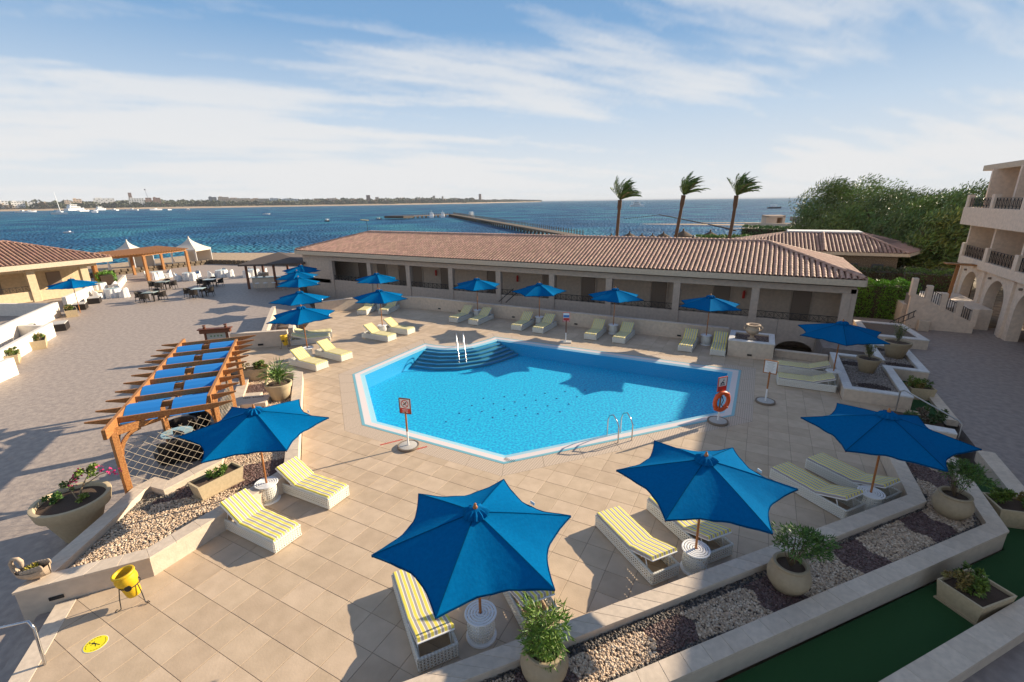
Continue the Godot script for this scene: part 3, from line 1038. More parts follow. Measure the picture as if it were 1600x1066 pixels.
func ridge_caps(parent: Node, a: Vector3, b: Vector3, tone := Color(0.56, 0.34, 0.25)) -> void:
	var L := (b - a).length()
	var d := (b - a) / L
	var side := d.cross(Vector3.UP).normalized()
	var up := side.cross(d)
	var xf := []
	var cols := []
	var n := int(L / 0.36)
	for i in n:
		var bs := Basis(side, up, -d) * Basis.from_scale(V(1.25, 1.2, 1.0))
		xf.append(Transform3D(bs, a + d * (i * L / n) + Vector3.UP * 0.03))
		var k := rng.randf_range(0.8, 1.2)
		cols.append(Color(tone.r * k, tone.g * k, tone.b * k))
	many(parent, "ridge_tile", tile_mesh(), xf, M.roof_tile, cols)

func railing(x0: float, x1: float, y0: float, y1: float) -> MB:
	var b := MB.new()
	b.bar(V(x0, y1, 0), V(x1, y1, 0), 0.04, 0.03)
	b.bar(V(x0, y0 + 0.05, 0), V(x1, y0 + 0.05, 0), 0.025, 0.02)
	var n := maxi(1, int(round((x1 - x0) / 0.42)))
	var w := (x1 - x0) / n
	for i in n:
		var a := x0 + w * i
		b.bar(V(a, y0, 0), V(a, y1, 0), 0.022, 0.022)
		b.bar(V(a + w * 0.12, y0, 0), V(a + w * 0.12, y1, 0), 0.014, 0.014)
		b.bar(V(a + w * 0.16, y0 + 0.06, 0), V(a + w * 0.96, y1 - 0.03, 0), 0.014, 0.014)
		b.bar(V(a + w * 0.16, y1 - 0.03, 0), V(a + w * 0.96, y0 + 0.06, 0), 0.014, 0.014)
		b.bar(V(a + w * 0.56, y0 + 0.1, 0), V(a + w * 0.72, (y0 + y1) * 0.5, 0), 0.012, 0.012)
		b.bar(V(a + w * 0.56, y1 - 0.05, 0), V(a + w * 0.40, (y0 + y1) * 0.5, 0), 0.012, 0.012)
	return b

func make_arcade() -> void:
	var t := thing("arcade_building", "long low guest building with open arcade and barrel tiled hip roof", "building")
	var zf := -30.6
	var b := MB.new()
	var cx := [-34.9, -30.2, -25.85, -21.55, -17.2, -12.85, -8.7, -4.35, 0.05, 4.45]
	# lower wall with an arched opening near the right end
	b.box(V((-38.6 + 1.4) * 0.5, -0.55, zf + 0.02), V(40.0, 2.3, 0.24))
	b.box(V(4.15, -0.55, zf + 0.02), V(1.5, 2.3, 0.24))
	var ap := [V(1.4, 0.6, 0)]
	for k in 13:
		var a := PI * k / 12.0
		ap.append(V(2.4 - cos(a) * 0.98, -1.25 + sin(a) * 0.65, 0))
	ap.append(V(3.4, 0.6, 0))
	for k in ap.size() - 2:
		var p: Vector3 = ap[k + 1]
		var q: Vector3 = ap[k + 2] if k + 2 < ap.size() - 1 else ap[k + 1]
		b.quad(V(p.x, p.y, zf + 0.14), V(q.x, q.y, zf + 0.14), V(q.x, 0.6, zf + 0.14), V(p.x, 0.6, zf + 0.14), V(0, 0, 1))
		b.quad(V(p.x, p.y, zf + 0.14), V(q.x, q.y, zf + 0.14), V(q.x, q.y, zf - 0.3), V(p.x, p.y, zf - 0.3), V(2.4 - p.x, -1.5 - p.y, 0))
	part(t, "lower_wall", b, M.facade)
	b = MB.new()
	b.box(V(2.4, -0.85, zf - 2.45), V(2.6, 1.7, 0.1))
	b.box(V(1.25, -0.85, zf - 1.3), V(0.1, 1.7, 2.3))
	b.box(V(3.55, -0.85, zf - 1.3), V(0.1, 1.7, 2.3))
	b.box(V(2.4, -0.2, zf - 1.3), V(2.3, 0.1, 2.3))
	b.box(V(2.4, -1.66, zf - 1.3), V(2.3, 0.1, 2.3))
	part(t, "passage_wall", b, M.facade_in)
	# floor, back wall, ceiling
	b = MB.new()
	b.box(V(-16.85, -0.06, -32.0), V(43.2, 0.12, 2.5))
	part(t, "arcade_floor", b, M.terrace)
	b = MB.new()
	b.box(V(-16.85, 1.3, -33.2), V(43.4, 2.9, 0.2))
	b.box(V(-36.75, 1.5, zf + 0.02), V(3.7, 2.5, 0.24))
	b.box(V(4.75, 0.5, -35.2), V(0.24, 4.4, 9.0))
	b.box(V(-38.5, 0.5, -35.2), V(0.24, 4.4, 9.0))
	b.box(V(-16.85, 0.5, -39.6), V(43.4, 4.4, 0.2))
	part(t, "wall", b, M.facade_in)
	b = MB.new()
	b.box(V(-16.85, 2.72, -32.0), V(43.4, 0.1, 2.6))
	part(t, "ceiling", b, M.facade_in)
	b = MB.new()
	b.box(V(-16.85, 2.53, zf + 0.02), V(43.4, 0.36, 0.3), Basis.IDENTITY, 0.01)
	part(t, "lintel", b, M.facade)
	for x in cx:
		b = MB.new()
		b.box(V(x, 1.475, zf + 0.04), V(0.42, 1.77, 0.34), Basis.IDENTITY, 0.012)
		b.box(V(x, -0.5, zf + 0.17), V(0.42, 2.2, 0.08))
		part(t, "column", b, M.facade)
	b = MB.new()
	b.box(V(4.75, 0.5, zf + 0.02), V(0.3, 4.2, 0.3))
	part(t, "corner_pier", b, M.facade)
	for i in cx.size() - 1:
		if i == 4: continue
		var o := part(t, "railing", railing(cx[i] + 0.21, cx[i + 1] - 0.21, 0.6, 1.0), M.iron)
		o.position.z = zf + 0.05
	var o2 := part(t, "railing", railing(cx[4] + 0.21, cx[4] + 1.6, 0.6, 1.0), M.iron)
	o2.position.z = zf + 0.05
	b = MB.new()
	b.tube(PackedVector3Array([V(-15.3, 1.15, zf + 0.2), V(-16.2, 0.2, zf + 0.9)]), [0.03], 6)
	b.tube(PackedVector3Array([V(-15.9, 1.15, zf + 0.2), V(-16.8, 0.2, zf + 0.9)]), [0.03], 6)
	part(t, "stair_rail", b, M.iron)
	# doors, lamps, extinguishers, vents on the back wall
	for x in [-33.6, -31.2, -28.6, -27.0, -23.9, -19.2, -14.2, -11.0, -5.9, -1.9, 2.6]:
		b = MB.new()
		b.box(V(x, 1.05, -33.07), V(0.98, 2.1, 0.08), Basis.IDENTITY, 0.006)
		var dr := part(t, "door", b, M.door)
		b = MB.new()
		b.box(V(x - 0.58, 1.08, -33.07), V(0.1, 2.16, 0.1))
		b.box(V(x + 0.58, 1.08, -33.07), V(0.1, 2.16, 0.1))
		b.box(V(x, 2.15, -33.07), V(1.26, 0.1, 0.1))
		part(dr, "frame", b, M.facade)
		b = MB.new()
		b.tube(PackedVector3Array([V(x + 0.36, 1.0, -33.0), V(x + 0.36, 1.0, -32.94), V(x + 0.26, 1.0, -32.94)]), [0.012], 6)
		part(dr, "handle", b, M.steel)
	for x in [-24.9, -16.9, -0.6]:
		b = MB.new()
		b.lathe([Vector2(0.0, 0.0), Vector2(0.08, 0.01), Vector2(0.08, 0.42), Vector2(0.03, 0.5), Vector2(0.0, 0.5)], 10)
		b.tube(PackedVector3Array([V(0, 0.5, 0), V(0.1, 0.52, 0.02), V(0.13, 0.25, 0.03)]), [0.015], 5)
		var ex := part(t, "fire_extinguisher", b, M.red)
		ex.position = V(x, 1.2, -32.98)
	for x in [-32.4, -29.6, -25.4, -22.6, -20.4, -15.6, -12.0, -9.8, -7.4, -4.9, -3.2, 0.8, 3.6]:
		b = MB.new()
		b.box(V(x, 2.05, -33.02), V(0.2, 0.1, 0.16), Basis.IDENTITY, 0.01)
		part(t, "wall_lamp", b, M.rubber)
	# fascia and roof
	var D := 4.8
	var e0 := V(-39.0, 3.2, -30.0); var e1 := V(5.1, 3.2, -30.0)
	var e2 := V(5.1, 3.2, -30.0 - 2 * D); var e3 := V(-39.0, 3.2, -30.0 - 2 * D)
	var r0 := V(-39.0 + D, 4.66, -30.0 - D); var r1 := V(5.1 - D, 4.66, -30.0 - D)
	b = MB.new()
	for q in [[e0, e1], [e1, e2], [e2, e3], [e3, e0]]:
		b.bar(q[0] - V(0, 0.2, 0), q[1] - V(0, 0.2, 0), 0.14, 0.34, 0.01)
	part(t, "fascia", b, M.fascia)
	b = MB.new()
	b.quad(e0 - V(0, 0.36, 0), e1 - V(0, 0.36, 0), e2 - V(0, 0.36, 0), e3 - V(0, 0.36, 0), Vector3.DOWN)
	part(t, "soffit", b, M.facade)
	var roof := Node3D.new()
	roof.name = "roof"
	t.add_child(roof)
	tile_slope(roof, [e0, e1, r1, r0])
	tile_slope(roof, [e1, e2, r1])
	tile_slope(roof, [e3, e0, r0])
	b = MB.new()
	b.quad(e2, e3, r0, r1, V(0, 1, -1))
	part(roof, "back_slope", b, M.roof_base)
	ridge_caps(roof, r0, r1)
	ridge_caps(roof, e0 + V(0.05, 0.05, -0.05), r0)
	ridge_caps(roof, e1 + V(-0.05, 0.05, -0.05), r1)
	ridge_caps(roof, e2, r1)
	b = MB.new()
	b.tube(PackedVector3Array([V(-34.4, 4.6, -35.0), V(-34.4, 5.7, -35.0)]), [0.02], 5)
	part(roof, "aerial", b, M.iron)

func make_left_building() -> void:
	var t := thing("left_guest_house", "cream guest house with barrel tiled roof and iron balustrade beside the wooden shade frame", "building")
	var b := MB.new()
	var xf := -54.2
	# the front faces +X, runs along Z
	var e0 := V(-53.0, 2.9, -2.0); var e1 := V(-53.4, 2.9, -21.4)
	var e2 := V(-64.0, 2.9, -21.4); var e3 := V(-64.0, 2.9, -2.0)
	var r0 := V(-58.6, 4.55, -6.0); var r1 := V(-58.6, 4.55, -16.2)
	b.box(V(xf, 0.15, -10.5), V(0.24, 0.9, 17.0))
	part(t, "parapet", b, M.left_wall)
	b = MB.new()
	b.box(V(-56.6, 1.2, -11.2), V(0.2, 3.0, 18.6))
	b.box(V(-60.0, 1.2, -20.4), V(7.0, 3.0, 0.2))
	b.box(V(-60.0, 1.2, -2.4), V(9.0, 3.0, 0.2))
	b.box(V(-63.4, 1.2, -11.2), V(0.2, 3.0, 18.6))
	b.box(V(-58.5, -0.2, -11.2), V(9.0, 0.1, 18.6))
	part(t, "wall", b, M.left_wall)
	for z in [-19.4, -15.8, -11.6, -7.4, -3.2]:
		b = MB.new()
		b.box(V(xf, 1.1, z), V(0.5, 2.9, 0.55), Basis.IDENTITY, 0.015)
		part(t, "column", b, M.left_wall)
	b = MB.new()
	b.box(V(xf, 2.4, -11.2), V(0.4, 0.4, 18.4))
	part(t, "lintel", b, M.left_wall)
	for q in [[-15.5, -11.9], [-11.3, -7.7], [-7.1, -3.5]]:
		var o := part(t, "railing", railing(0.0, q[1] - q[0], 0.6, 1.05), M.iron)
		o.position = V(xf + 0.05, 0, q[1])
		o.rotation.y = PI / 2
	for z in [-18.0, -14.0, -9.6, -5.2]:
		b = MB.new()
		b.box(V(-56.46, 0.75, z), V(0.08, 2.1, 1.0), Basis.IDENTITY, 0.006)
		part(t, "door", b, M.door)
	b = MB.new()
	for q in [[e0, e1], [e1, e2], [e2, e3], [e3, e0]]:
		b.bar(q[0] - V(0, 0.22, 0), q[1] - V(0, 0.22, 0), 0.16, 0.4, 0.01)
	part(t, "fascia", b, M.fascia)
	b = MB.new()
	b.quad(e0 - V(0, 0.4, 0), e1 - V(0, 0.4, 0), e2 - V(0, 0.4, 0), e3 - V(0, 0.4, 0), Vector3.DOWN)
	part(t, "soffit", b, M.left_wall)
	var roof := Node3D.new()
	roof.name = "roof"
	t.add_child(roof)
	var tone := Color(0.44, 0.25, 0.18)
	tile_slope(roof, [e0, e1, r1, r0], 0.3, 0.34, tone)
	tile_slope(roof, [e1, e2, r1], 0.3, 0.34, tone)
	b = MB.new()
	b.quad(e2, e3, r0, r1, V(-1, 1, 0))
	b.ftri(e3, e0, r0, V(0, 1, 1))
	part(roof, "back_slope", b, M.roof_base)
	ridge_caps(roof, r0, r1, tone)
	ridge_caps(roof, e1 + V(-0.05, 0.05, 0.05), r1, tone)
	# stepped garden walls in front of the house
	t = thing("stepped_garden_walls", "white stepped garden walls in front of the cream guest house", "wall")
	var n := 0
	for q in [[[-28.5, -4.6], [-31.0, -7.5], 0.55], [[-31.3, -6.3], [-38.3, -11.4], 0.55], [[-34.5, -6.2], [-41.8, -11.5], 0.72], [[-41.8, -11.5], [-45.2, -14.1], 0.72], [[-38.6, -11.2], [-42.6, -9.4], 0.4], [[-47.0, -15.2], [-51.4, -18.6], 0.75], [[-45.5, -14.0], [-50.0, -12.0], 0.6], [[-53.9, -21.5], [-60.0, -24.8], 0.3]]:
		b = MB.new()
		b.bar(V(q[0][0], (q[2] - 0.4) * 0.5, q[0][1]), V(q[1][0], (q[2] - 0.4) * 0.5 + 0.003 * n, q[1][1]), 0.26, q[2] + 0.4, 0.01)
		part(t, "wall", b, M.wall_white)
		n += 1

func arch_wall(b: MB, x: float, z0: float, z1: float, y0: float, y1: float, half: float, spring: float, rise: float, thick: float) -> void:
	# wall in the plane x, from z0 to z1 with one pointed-round arch in its middle
	var zm := (z0 + z1) * 0.5
	var zz := [z0, zm - half]
	var yy := [y0, y0]
	var pts := []
	for k in 17:
		var a := PI * k / 16.0
		pts.append(Vector2(zm - cos(a) * half, spring + sin(a) * rise))
	for s in [0.0, thick]:
		var o := V(-1, 0, 0) if s == 0.0 else V(1, 0, 0)
		b.quad(V(x + s, y0, z0), V(x + s, y0, zm - half), V(x + s, y1, zm - half), V(x + s, y1, z0), o)
		b.quad(V(x + s, y0, z1), V(x + s, y0, zm + half), V(x + s, y1, zm + half), V(x + s, y1, z1), o)
		for k in 16:
			b.quad(V(x + s, pts[k].y, pts[k].x), V(x + s, pts[k + 1].y, pts[k + 1].x), V(x + s, y1, pts[k + 1].x), V(x + s, y1, pts[k].x), o)
	for k in 16:
		b.quad(V(x, pts[k].y, pts[k].x), V(x, pts[k + 1].y, pts[k + 1].x), V(x + thick, pts[k + 1].y, pts[k + 1].x), V(x + thick, pts[k].y, pts[k].x), V(0, spring - pts[k].y - 0.1, zm - pts[k].x))
	for sg in [-1.0, 1.0]:
		b.quad(V(x, y0, zm + sg * half), V(x + thick, y0, zm + sg * half), V(x + thick, spring, zm + sg * half), V(x, spring, zm + sg * half), V(0, 0, -sg))

func make_right_building() -> void:
	var t := thing("hotel_wing", "three storey peach hotel wing with arches and stacked balconies", "building")
	var x := 12.0
	var b: MB
	# ground arcade: arches every 3.9 m
	for k in 9:
		var z1 := -41.4 + 3.9 * k
		b = MB.new()
		arch_wall(b, x, z1, z1 + 3.9, -0.02, 3.1, 1.25, 1.45, 1.3, 0.5)
		part(t, "arch", b, M.right_wall)
		b = MB.new()
		b.box(V(x - 0.05, 1.5, z1 + 0.02), V(0.14, 3.0, 0.34), Basis.IDENTITY, 0.01)
		part(t, "pilaster", b, M.right_wall)
		b = MB.new()
		b.box(V(x - 0.06, 2.75, z1 + 0.9), V(0.14, 0.12, 0.12), Basis.IDENTITY, 0.01)
		part(t, "wall_lamp", b, M.rubber)
	b = MB.new()
	b.box(V(x + 9.0, 1.5, -23.8), V(0.3, 3.2, 35.2))
	b.box(V(x + 2.6, 1.5, -25.5), V(0.2, 3.1, 31.8))
	part(t, "inner_wall", b, M.right_wall)
	b = MB.new()
	b.box(V(x + 5.0, 3.0, -23.8), V(9.6, 0.2, 35.4))
	part(t, "floor_slab", b, M.right_wall)
	# first floor balcony and wall
	b = MB.new()
	b.box(V(x - 0.08, 3.33, -23.9), V(0.3, 0.5, 35.5), Basis.IDENTITY, 0.01)
	b.box(V(x + 4.6, 3.33, -41.55), V(9.2, 0.5, 0.26))
	part(t, "balcony_parapet", b, M.right_wall)
	for k in 10:
		var z := -41.4 + 3.9 * k
		b = MB.new()
		b.box(V(x - 0.08, 3.95, z), V(0.34, 0.86, 0.42), Basis.IDENTITY, 0.015)
		part(t, "balcony_post", b, M.right_wall)
		b = MB.new()
		b.box(V(x + 1.2, 4.8, z + 0.05), V(2.6, 3.2, 0.22))
		part(t, "party_wall", b, M.right_wall)
	for k in 9:
		var z := -41.4 + 3.9 * k
		var o := part(t, "railing", railing(0.0, 3.46, 3.58, 4.25), M.iron)
		o.position = V(x - 0.08, 0, z + 0.22)
		o.rotation.y = -PI / 2
	b = MB.new()
	b.box(V(x + 2.6, 6.0, -23.8), V(0.2, 6.0, 35.0))
	b.box(V(x + 9.0, 6.0, -23.8), V(0.2, 6.0, 35.0))
	b.box(V(x + 5.8, 6.0, -41.3), V(6.4, 6.0, 0.2))
	part(t, "upper_wall", b, M.right_wall)
	# second floor balcony projects
	b = MB.new()
	b.box(V(x + 1.0, 5.66, -23.9), V(3.2, 0.16, 35.2))
	b.box(V(x - 0.5, 6.1, -23.9), V(0.24, 1.06, 35.4), Basis.IDENTITY, 0.01)
	b.box(V(x + 1.1, 6.1, -41.5), V(3.2, 1.06, 0.24), Basis.IDENTITY, 0.01)
	part(t, "upper_balcony", b, M.right_wall)
	for k in 9:
		var z := -41.3 + 3.9 * k
		var o := part(t, "railing", railing(0.0, 3.5, 6.63, 7.2), M.iron)
		o.position = V(x - 0.48, 0, z + 0.2)
		o.rotation.y = -PI / 2
		b = MB.new()
		b.box(V(x - 0.46, 7.0, z), V(0.3, 0.8, 0.36), Basis.IDENTITY, 0.012)
		part(t, "balcony_post", b, M.right_wall)
		b = MB.new()
		b.box(V(x + 1.4, 7.3, z + 0.1), V(2.4, 3.2, 0.22))
		part(t, "party_wall", b, M.right_wall)
	# roof slab with deep eaves
	b = MB.new()
	b.box(V(x + 5.4, 9.06, -23.8), V(10.0, 0.34, 39.6), Basis.IDENTITY, 0.02)
	part(t, "roof_slab", b, M.fascia)
	b = MB.new()
	b.box(V(x + 5.9, 8.72, -23.3), V(8.4, 0.34, 37.4))
	part(t, "eave_beam", b, M.right_wall)
	# raised forecourt with stepped balustrade, stair rail
	var s := thing("forecourt_stairs", "peach stair wall with stepped posts and iron panels climbing beside the hedge", "stairs")
	var zs := -34.0
	b = MB.new()
	var up := [Vector3(8.0, 2.1, zs), Vector3(11.0, 0.65, zs)]
	b.quad(V(8.0, -0.6, zs), V(11.0, -0.05, zs), V(11.0, 0.55, zs), V(8.0, 2.1, zs), V(0, 0, 1))
	b.quad(V(8.0, -0.6, zs - 0.3), V(11.0, -0.05, zs - 0.3), V(11.0, 0.55, zs - 0.3), V(8.0, 2.1, zs - 0.3), V(0, 0, -1))
	b.quad(V(8.0, -0.6, zs), V(8.0, -0.6, zs - 0.3), V(8.0, 2.1, zs - 0.3), V(8.0, 2.1, zs), V(-1, 0, 0))
	b.quad(V(8.0, 2.1, zs), V(11.0, 0.55, zs), V(11.0, 0.55, zs - 0.3), V(8.0, 2.1, zs - 0.3), V(0, 1, 0))
	part(s, "stair_wall", b, M.right_wall)
	for k in 5:
		var px := 8.05 + 0.72 * k
		b = MB.new()
		b.box(V(px, 2.08 - 0.38 * k + 0.3, zs - 0.15), V(0.26, 1.0, 0.36), Basis.IDENTITY, 0.012)
		part(s, "post", b, M.right_wall)
		if k < 4:
			b = MB.new()
			b.bar(V(px + 0.13, 2.62 - 0.38 * k, zs - 0.15), V(px + 0.6, 2.36 - 0.38 * k, zs - 0.15), 0.04, 0.03)
			for j in 4:
				b.bar(V(px + 0.2 + 0.1 * j, 1.95 - 0.38 * k - 0.05 * j, zs - 0.15), V(px + 0.2 + 0.1 * j, 2.56 - 0.38 * k - 0.05 * j, zs - 0.15), 0.03, 0.03)
			part(s, "iron_panel", b, M.iron)
	for k in 8:
		b = MB.new()
		b.box(V(8.35 + 0.34 * k, 1.75 - 0.19 * k - 0.6, zs - 1.1), V(0.34, 1.2, 1.6))
		part(s, "step", b, M.terrace_right)
	b = MB.new()
	b.box(V(10.0, 0.55, -38.0), V(4.0, 1.2, 5.6))
	part(s, "forecourt", b, M.right_wall)
	b = MB.new()
	b.bar(V(7.2, 0.3, zs + 0.4), V(8.3, 1.1, zs + 0.3), 0.04, 0.04)
	b.bar(V(7.2, 0.0, zs + 0.4), V(8.3, 0.75, zs + 0.3), 0.03, 0.03)
	for j in 6:
		b.bar(V(7.2 + 0.2 * j, 0.0 + 0.14 * j, zs + 0.4), V(7.2 + 0.2 * j, 0.32 + 0.146 * j, zs + 0.4), 0.03, 0.03)
	part(s, "stair_rail", b, M.iron)
	b = MB.new()
	b.box(V(8.75, 0.28, zs + 0.35), V(0.5, 0.6, 0.4), Basis.IDENTITY, 0.02)
	part(s, "newel_block", b, M.wall)
	# wooden shade post on the forecourt
	var w := thing("shade_post", "bent wooden shade post with a short roof on the peach forecourt", "shade frame", V(10.9, 1.1, -38.6))
	b = MB.new()
	b.bar(V(0, 0, 0), V(0.1, 2.1, 0), 0.16, 0.16, 0.01)
	part(w, "post", b, M.wood_pergola)
	b = MB.new()
	b.bar(V(-0.55, 2.2, 0), V(0.9, 2.16, 0), 0.7, 0.08, 0.01)
	part(w, "roof_board", b, M.wood_pergola)

func make_villa() -> void:
	var t := thing("garden_villa", "low villa with brown hip roof and glazed ridge in front of the dark trees", "building")
	var b := MB.new()
	b.box(V(3.6, 1.1, -55.0), V(13.4, 3.2, 10.4))
	part(t, "wall", b, M.stone)
	var e := [V(-4.0, 2.8, -49.2), V(10.9, 2.8, -49.6), V(13.6, 2.8, -56.0), V(10.0, 2.8, -61.0), V(-4.0, 2.8, -61.0)]
	var r := [V(2.2, 4.15, -53.2), V(8.0, 4.1, -53.4), V(8.2, 4.1, -56.0), V(2.2, 4.1, -56.0)]
	b = MB.new()
	for i in 5:
		b.bar(e[i] - V(0, 0.14, 0), e[(i + 1) % 5] - V(0, 0.14, 0), 0.14, 0.26)
	part(t, "fascia", b, M.fascia)
	var roof := Node3D.new()
	roof.name = "roof"
	t.add_child(roof)
	tile_slope(roof, [e[0], e[1], r[1], r[0]], 0.3, 0.36, Color(0.50, 0.29, 0.21))
	tile_slope(roof, [e[1], e[2], r[2], r[1]], 0.3, 0.36, Color(0.50, 0.29, 0.21))
	b = MB.new()
	b.quad(e[2], e[3], r[3], r[2], Vector3.UP)
	b.quad(e[3], e[4], r[3], r[3] + V(0.01, 0, 0), Vector3.UP)
	b.quad(e[4], e[0], r[0], r[3], Vector3.UP)
	part(roof, "back_slope", b, M.roof_far)
	ridge_caps(roof, e[1], r[1])
	ridge_caps(roof, V(5.0, 2.85, -49.45), V(5.0, 4.15, -53.25))
	b = MB.new()
	b.box(V(5.1, 4.2, -54.6), V(6.0, 0.16, 2.4), Basis.IDENTITY, 0.03)
	part(roof, "skylight", b, M.far_white)
	for x in [9.0, 7.2, 3.0]:
		b = MB.new()
		b.box(V(x, 1.3, -49.78), V(0.8, 1.1, 0.06))
		part(t, "window", b, M.far_window)

# ---------------------------------------------------------------- plants
func rand_dir() -> Vector3:
	var z := rng.randf_range(-1, 1)
	var a := rng.randf() * TAU
	return V(cos(a) * sqrt(1 - z * z), z, sin(a) * sqrt(1 - z * z))

func leaf_tone(base: Color, spread := 0.35) -> Color:
	var k := rng.randf_range(1.0 - spread, 1.0 + spread)
	return Color(base.r * k * rng.randf_range(0.85, 1.25), base.g * k, base.b * k)

# bush of narrow leaves growing from p
func bush(b: MB, p: Vector3, r: Vector3, count: int, l: float, w: float, tone: Color) -> void:
	b.use_c = true
	var clumps := []
	for i in maxi(6, count / 55):
		clumps.append(rand_dir() * V(1, 1, 1) * pow(rng.randf(), 0.45))
	for i in count:
		var c: Vector3 = clumps[i % clumps.size()]
		var q := p + (c + rand_dir() * 0.30) * r
		var out := (c * V(1, 0.6, 1) + rand_dir() * 0.8 + V(0, 0.35, 0)).normalized()
		var side := out.cross(rand_dir()).normalized()
		b.col = leaf_tone(tone)
		b.leaf(q, out, side, l * rng.randf_range(0.6, 1.3), w)

func tree(at: Vector3, h: float, rad: float, tone: Color, label: String, sd: int) -> void:
	rng.seed = sd
	var t := thing("garden_tree", label, "tree", at, 0.0, "dark trees behind the villa")
	var lean := V(0.13, 0, -0.07)
	var b := MB.new()
	b.tube(PackedVector3Array([V(0, -0.3, 0), V(0.05, h * 0.3, 0), lean * h * 0.5 + V(0, h * 0.55, 0)]), [0.28, 0.2, 0.12], 8)
	for i in 7:
		var a := TAU * i / 7.0 + rng.randf()
		var s := V(0.05, h * 0.3, 0) + V(0, h * 0.06 * i / 2.0, 0)
		b.tube(PackedVector3Array([s, s + V(cos(a), 0.7, sin(a)) * rad * 0.45, s + V(cos(a), 1.1, sin(a)) * rad * 0.75]), [0.09, 0.06, 0.025], 5)
	part(t, "trunk", b, M.bark)
	b = MB.new()
	b.use_c = true
	var n := 95
	for i in n:
		var d := rand_dir()
		var c := V(d.x * rad, h * 0.56 + d.y * h * 0.42, d.z * rad) * 1.0
		c = V(c.x * pow(rng.randf(), 0.35), h * 0.56 + (c.y - h * 0.56) * pow(rng.randf(), 0.35), c.z * pow(rng.randf(), 0.35)) + lean * (h * 0.5 + d.y * h * 0.3)
		var cr := rad * rng.randf_range(0.22, 0.42)
		var ct := leaf_tone(tone, 0.3)
		for k in 230:
			var dd := rand_dir()
			var q := c + dd * cr * pow(rng.randf(), 0.5) * V(1.25, 0.75, 1.1)
			b.col = leaf_tone(ct, 0.25)
			var dir := (dd * 0.6 + V(0.75, 0.45, -0.4) + rand_dir() * 0.5).normalized()
			b.leaf(q, dir, dir.cross(rand_dir()).normalized(), rng.randf_range(0.24, 0.48), 0.085)
	part(t, "crown", b, M.leaf)

func palm(base: Vector3, mid: Vector3, top: Vector3, label: String, sd: int) -> void:
	rng.seed = sd
	var t := thing("palm_tree", label, "palm tree", base)
	var b := MB.new()
	var path := PackedVector3Array()
	var rr := []
	for i in 25:
		var s := i / 24.0
		var p := (base.lerp(mid, s)).lerp(mid.lerp(top, s), s) - base
		path.append(p)
		rr.append(lerpf(0.19, 0.13, s) + (0.012 if i % 2 == 0 else 0.0) + (0.06 if i > 21 else 0.0))
	b.tube(path, rr, 10)
	part(t, "trunk", b, M.palm_bark)
	b = MB.new()
	b.use_c = true
	var wind := V(0.88, 0.30, -0.46)
	var head := top - base
	for i in 46:
		var a := rng.randf() * TAU
		var el := rng.randf_range(-0.3, 1.4)
		var d := V(cos(a) * cos(el), sin(el), sin(a) * cos(el))
		var stiff := rng.randf_range(0.3, 1.0)
		var L := rng.randf_range(1.7, 2.5)
		var p := head
		var dir := (d * 0.9 + wind * 0.45 * stiff + V(0, 0.6, 0)).normalized()
		var dry := i < 5
		for k in 16:
			var s := k / 15.0
			dir = (dir + wind * 0.13 * (0.4 + s) * stiff + V(0, -0.13 * s, 0)).normalized()
			var q := p + dir * L / 16.0
			var side := dir.cross(V(0, 1, 0)).normalized()
			if side.length() < 0.5: side = V(1, 0, 0)
			b.col = leaf_tone(Color(0.20, 0.16, 0.09) if dry else Color(0.09, 0.15, 0.04), 0.3)
			b.leaf(p, dir, side, L / 16.0 * 1.3, 0.035)
			var ll := 0.62 * sin(PI * clampf(0.12 + 0.85 * s, 0, 1)) * (0.5 if dry else 1.0)
			for j in 2:
				for sg in [-1.0, 1.0]:
					b.col = leaf_tone(Color(0.22, 0.18, 0.10) if dry else Color(0.08, 0.15, 0.035), 0.45)
					var ld: Vector3 = (side * sg * 0.55 + dir * 0.85 + wind * 0.55 + rand_dir() * 0.2 + V(0, -0.1, 0)).normalized()
					b.leaf(p.lerp(q, 0.5 * j), ld, ld.cross(rand_dir()).normalized(), ll, 0.045)
			p = q
	part(t, "crown", b, M.leaf)

func hedge(called: String, label: String, a: Vector3, b2: Vector3, w: float, h: float, tone: Color, density: int, leaf_l := 0.11) -> void:
	var t := thing(called, label, "hedge")
	var b := MB.new()
	var d := (b2 - a).normalized()
	var s := d.cross(Vector3.UP)
	var L := (b2 - a).length()
	b.bar(a + V(0, h * 0.46, 0), b2 + V(0, h * 0.46, 0), w * 0.8, h * 0.9)
	part(t, "core", b, M.bark)
	b = MB.new()
	b.use_c = true
	for i in density:
		var u := rng.randf() * L
		var v := rng.randf() * (w + 2.0 * h)
		var bump := 0.10 * sin(u * 3.1) + 0.08 * sin(u * 7.7 + 1.0)
		var p: Vector3
		var o: Vector3
		if v < h:
			p = a + d * u + s * (w * 0.5 + bump) + V(0, v, 0); o = s
		elif v < h + w:
			p = a + d * u + s * (v - h - w * 0.5) + V(0, h + bump, 0); o = Vector3.UP
		else:
			p = a + d * u - s * (w * 0.5 + bump) + V(0, v - h - w, 0); o = -s
		b.col = leaf_tone(tone, 0.4)
		var dir := (o * 0.7 + rand_dir() * 0.8 + V(0, 0.4, 0)).normalized()
		b.leaf(p - o * rng.randf() * 0.12, dir, dir.cross(rand_dir()).normalized(), leaf_l * rng.randf_range(0.8, 1.8), leaf_l * 0.55)
	part(t, "foliage", b, M.leaf)

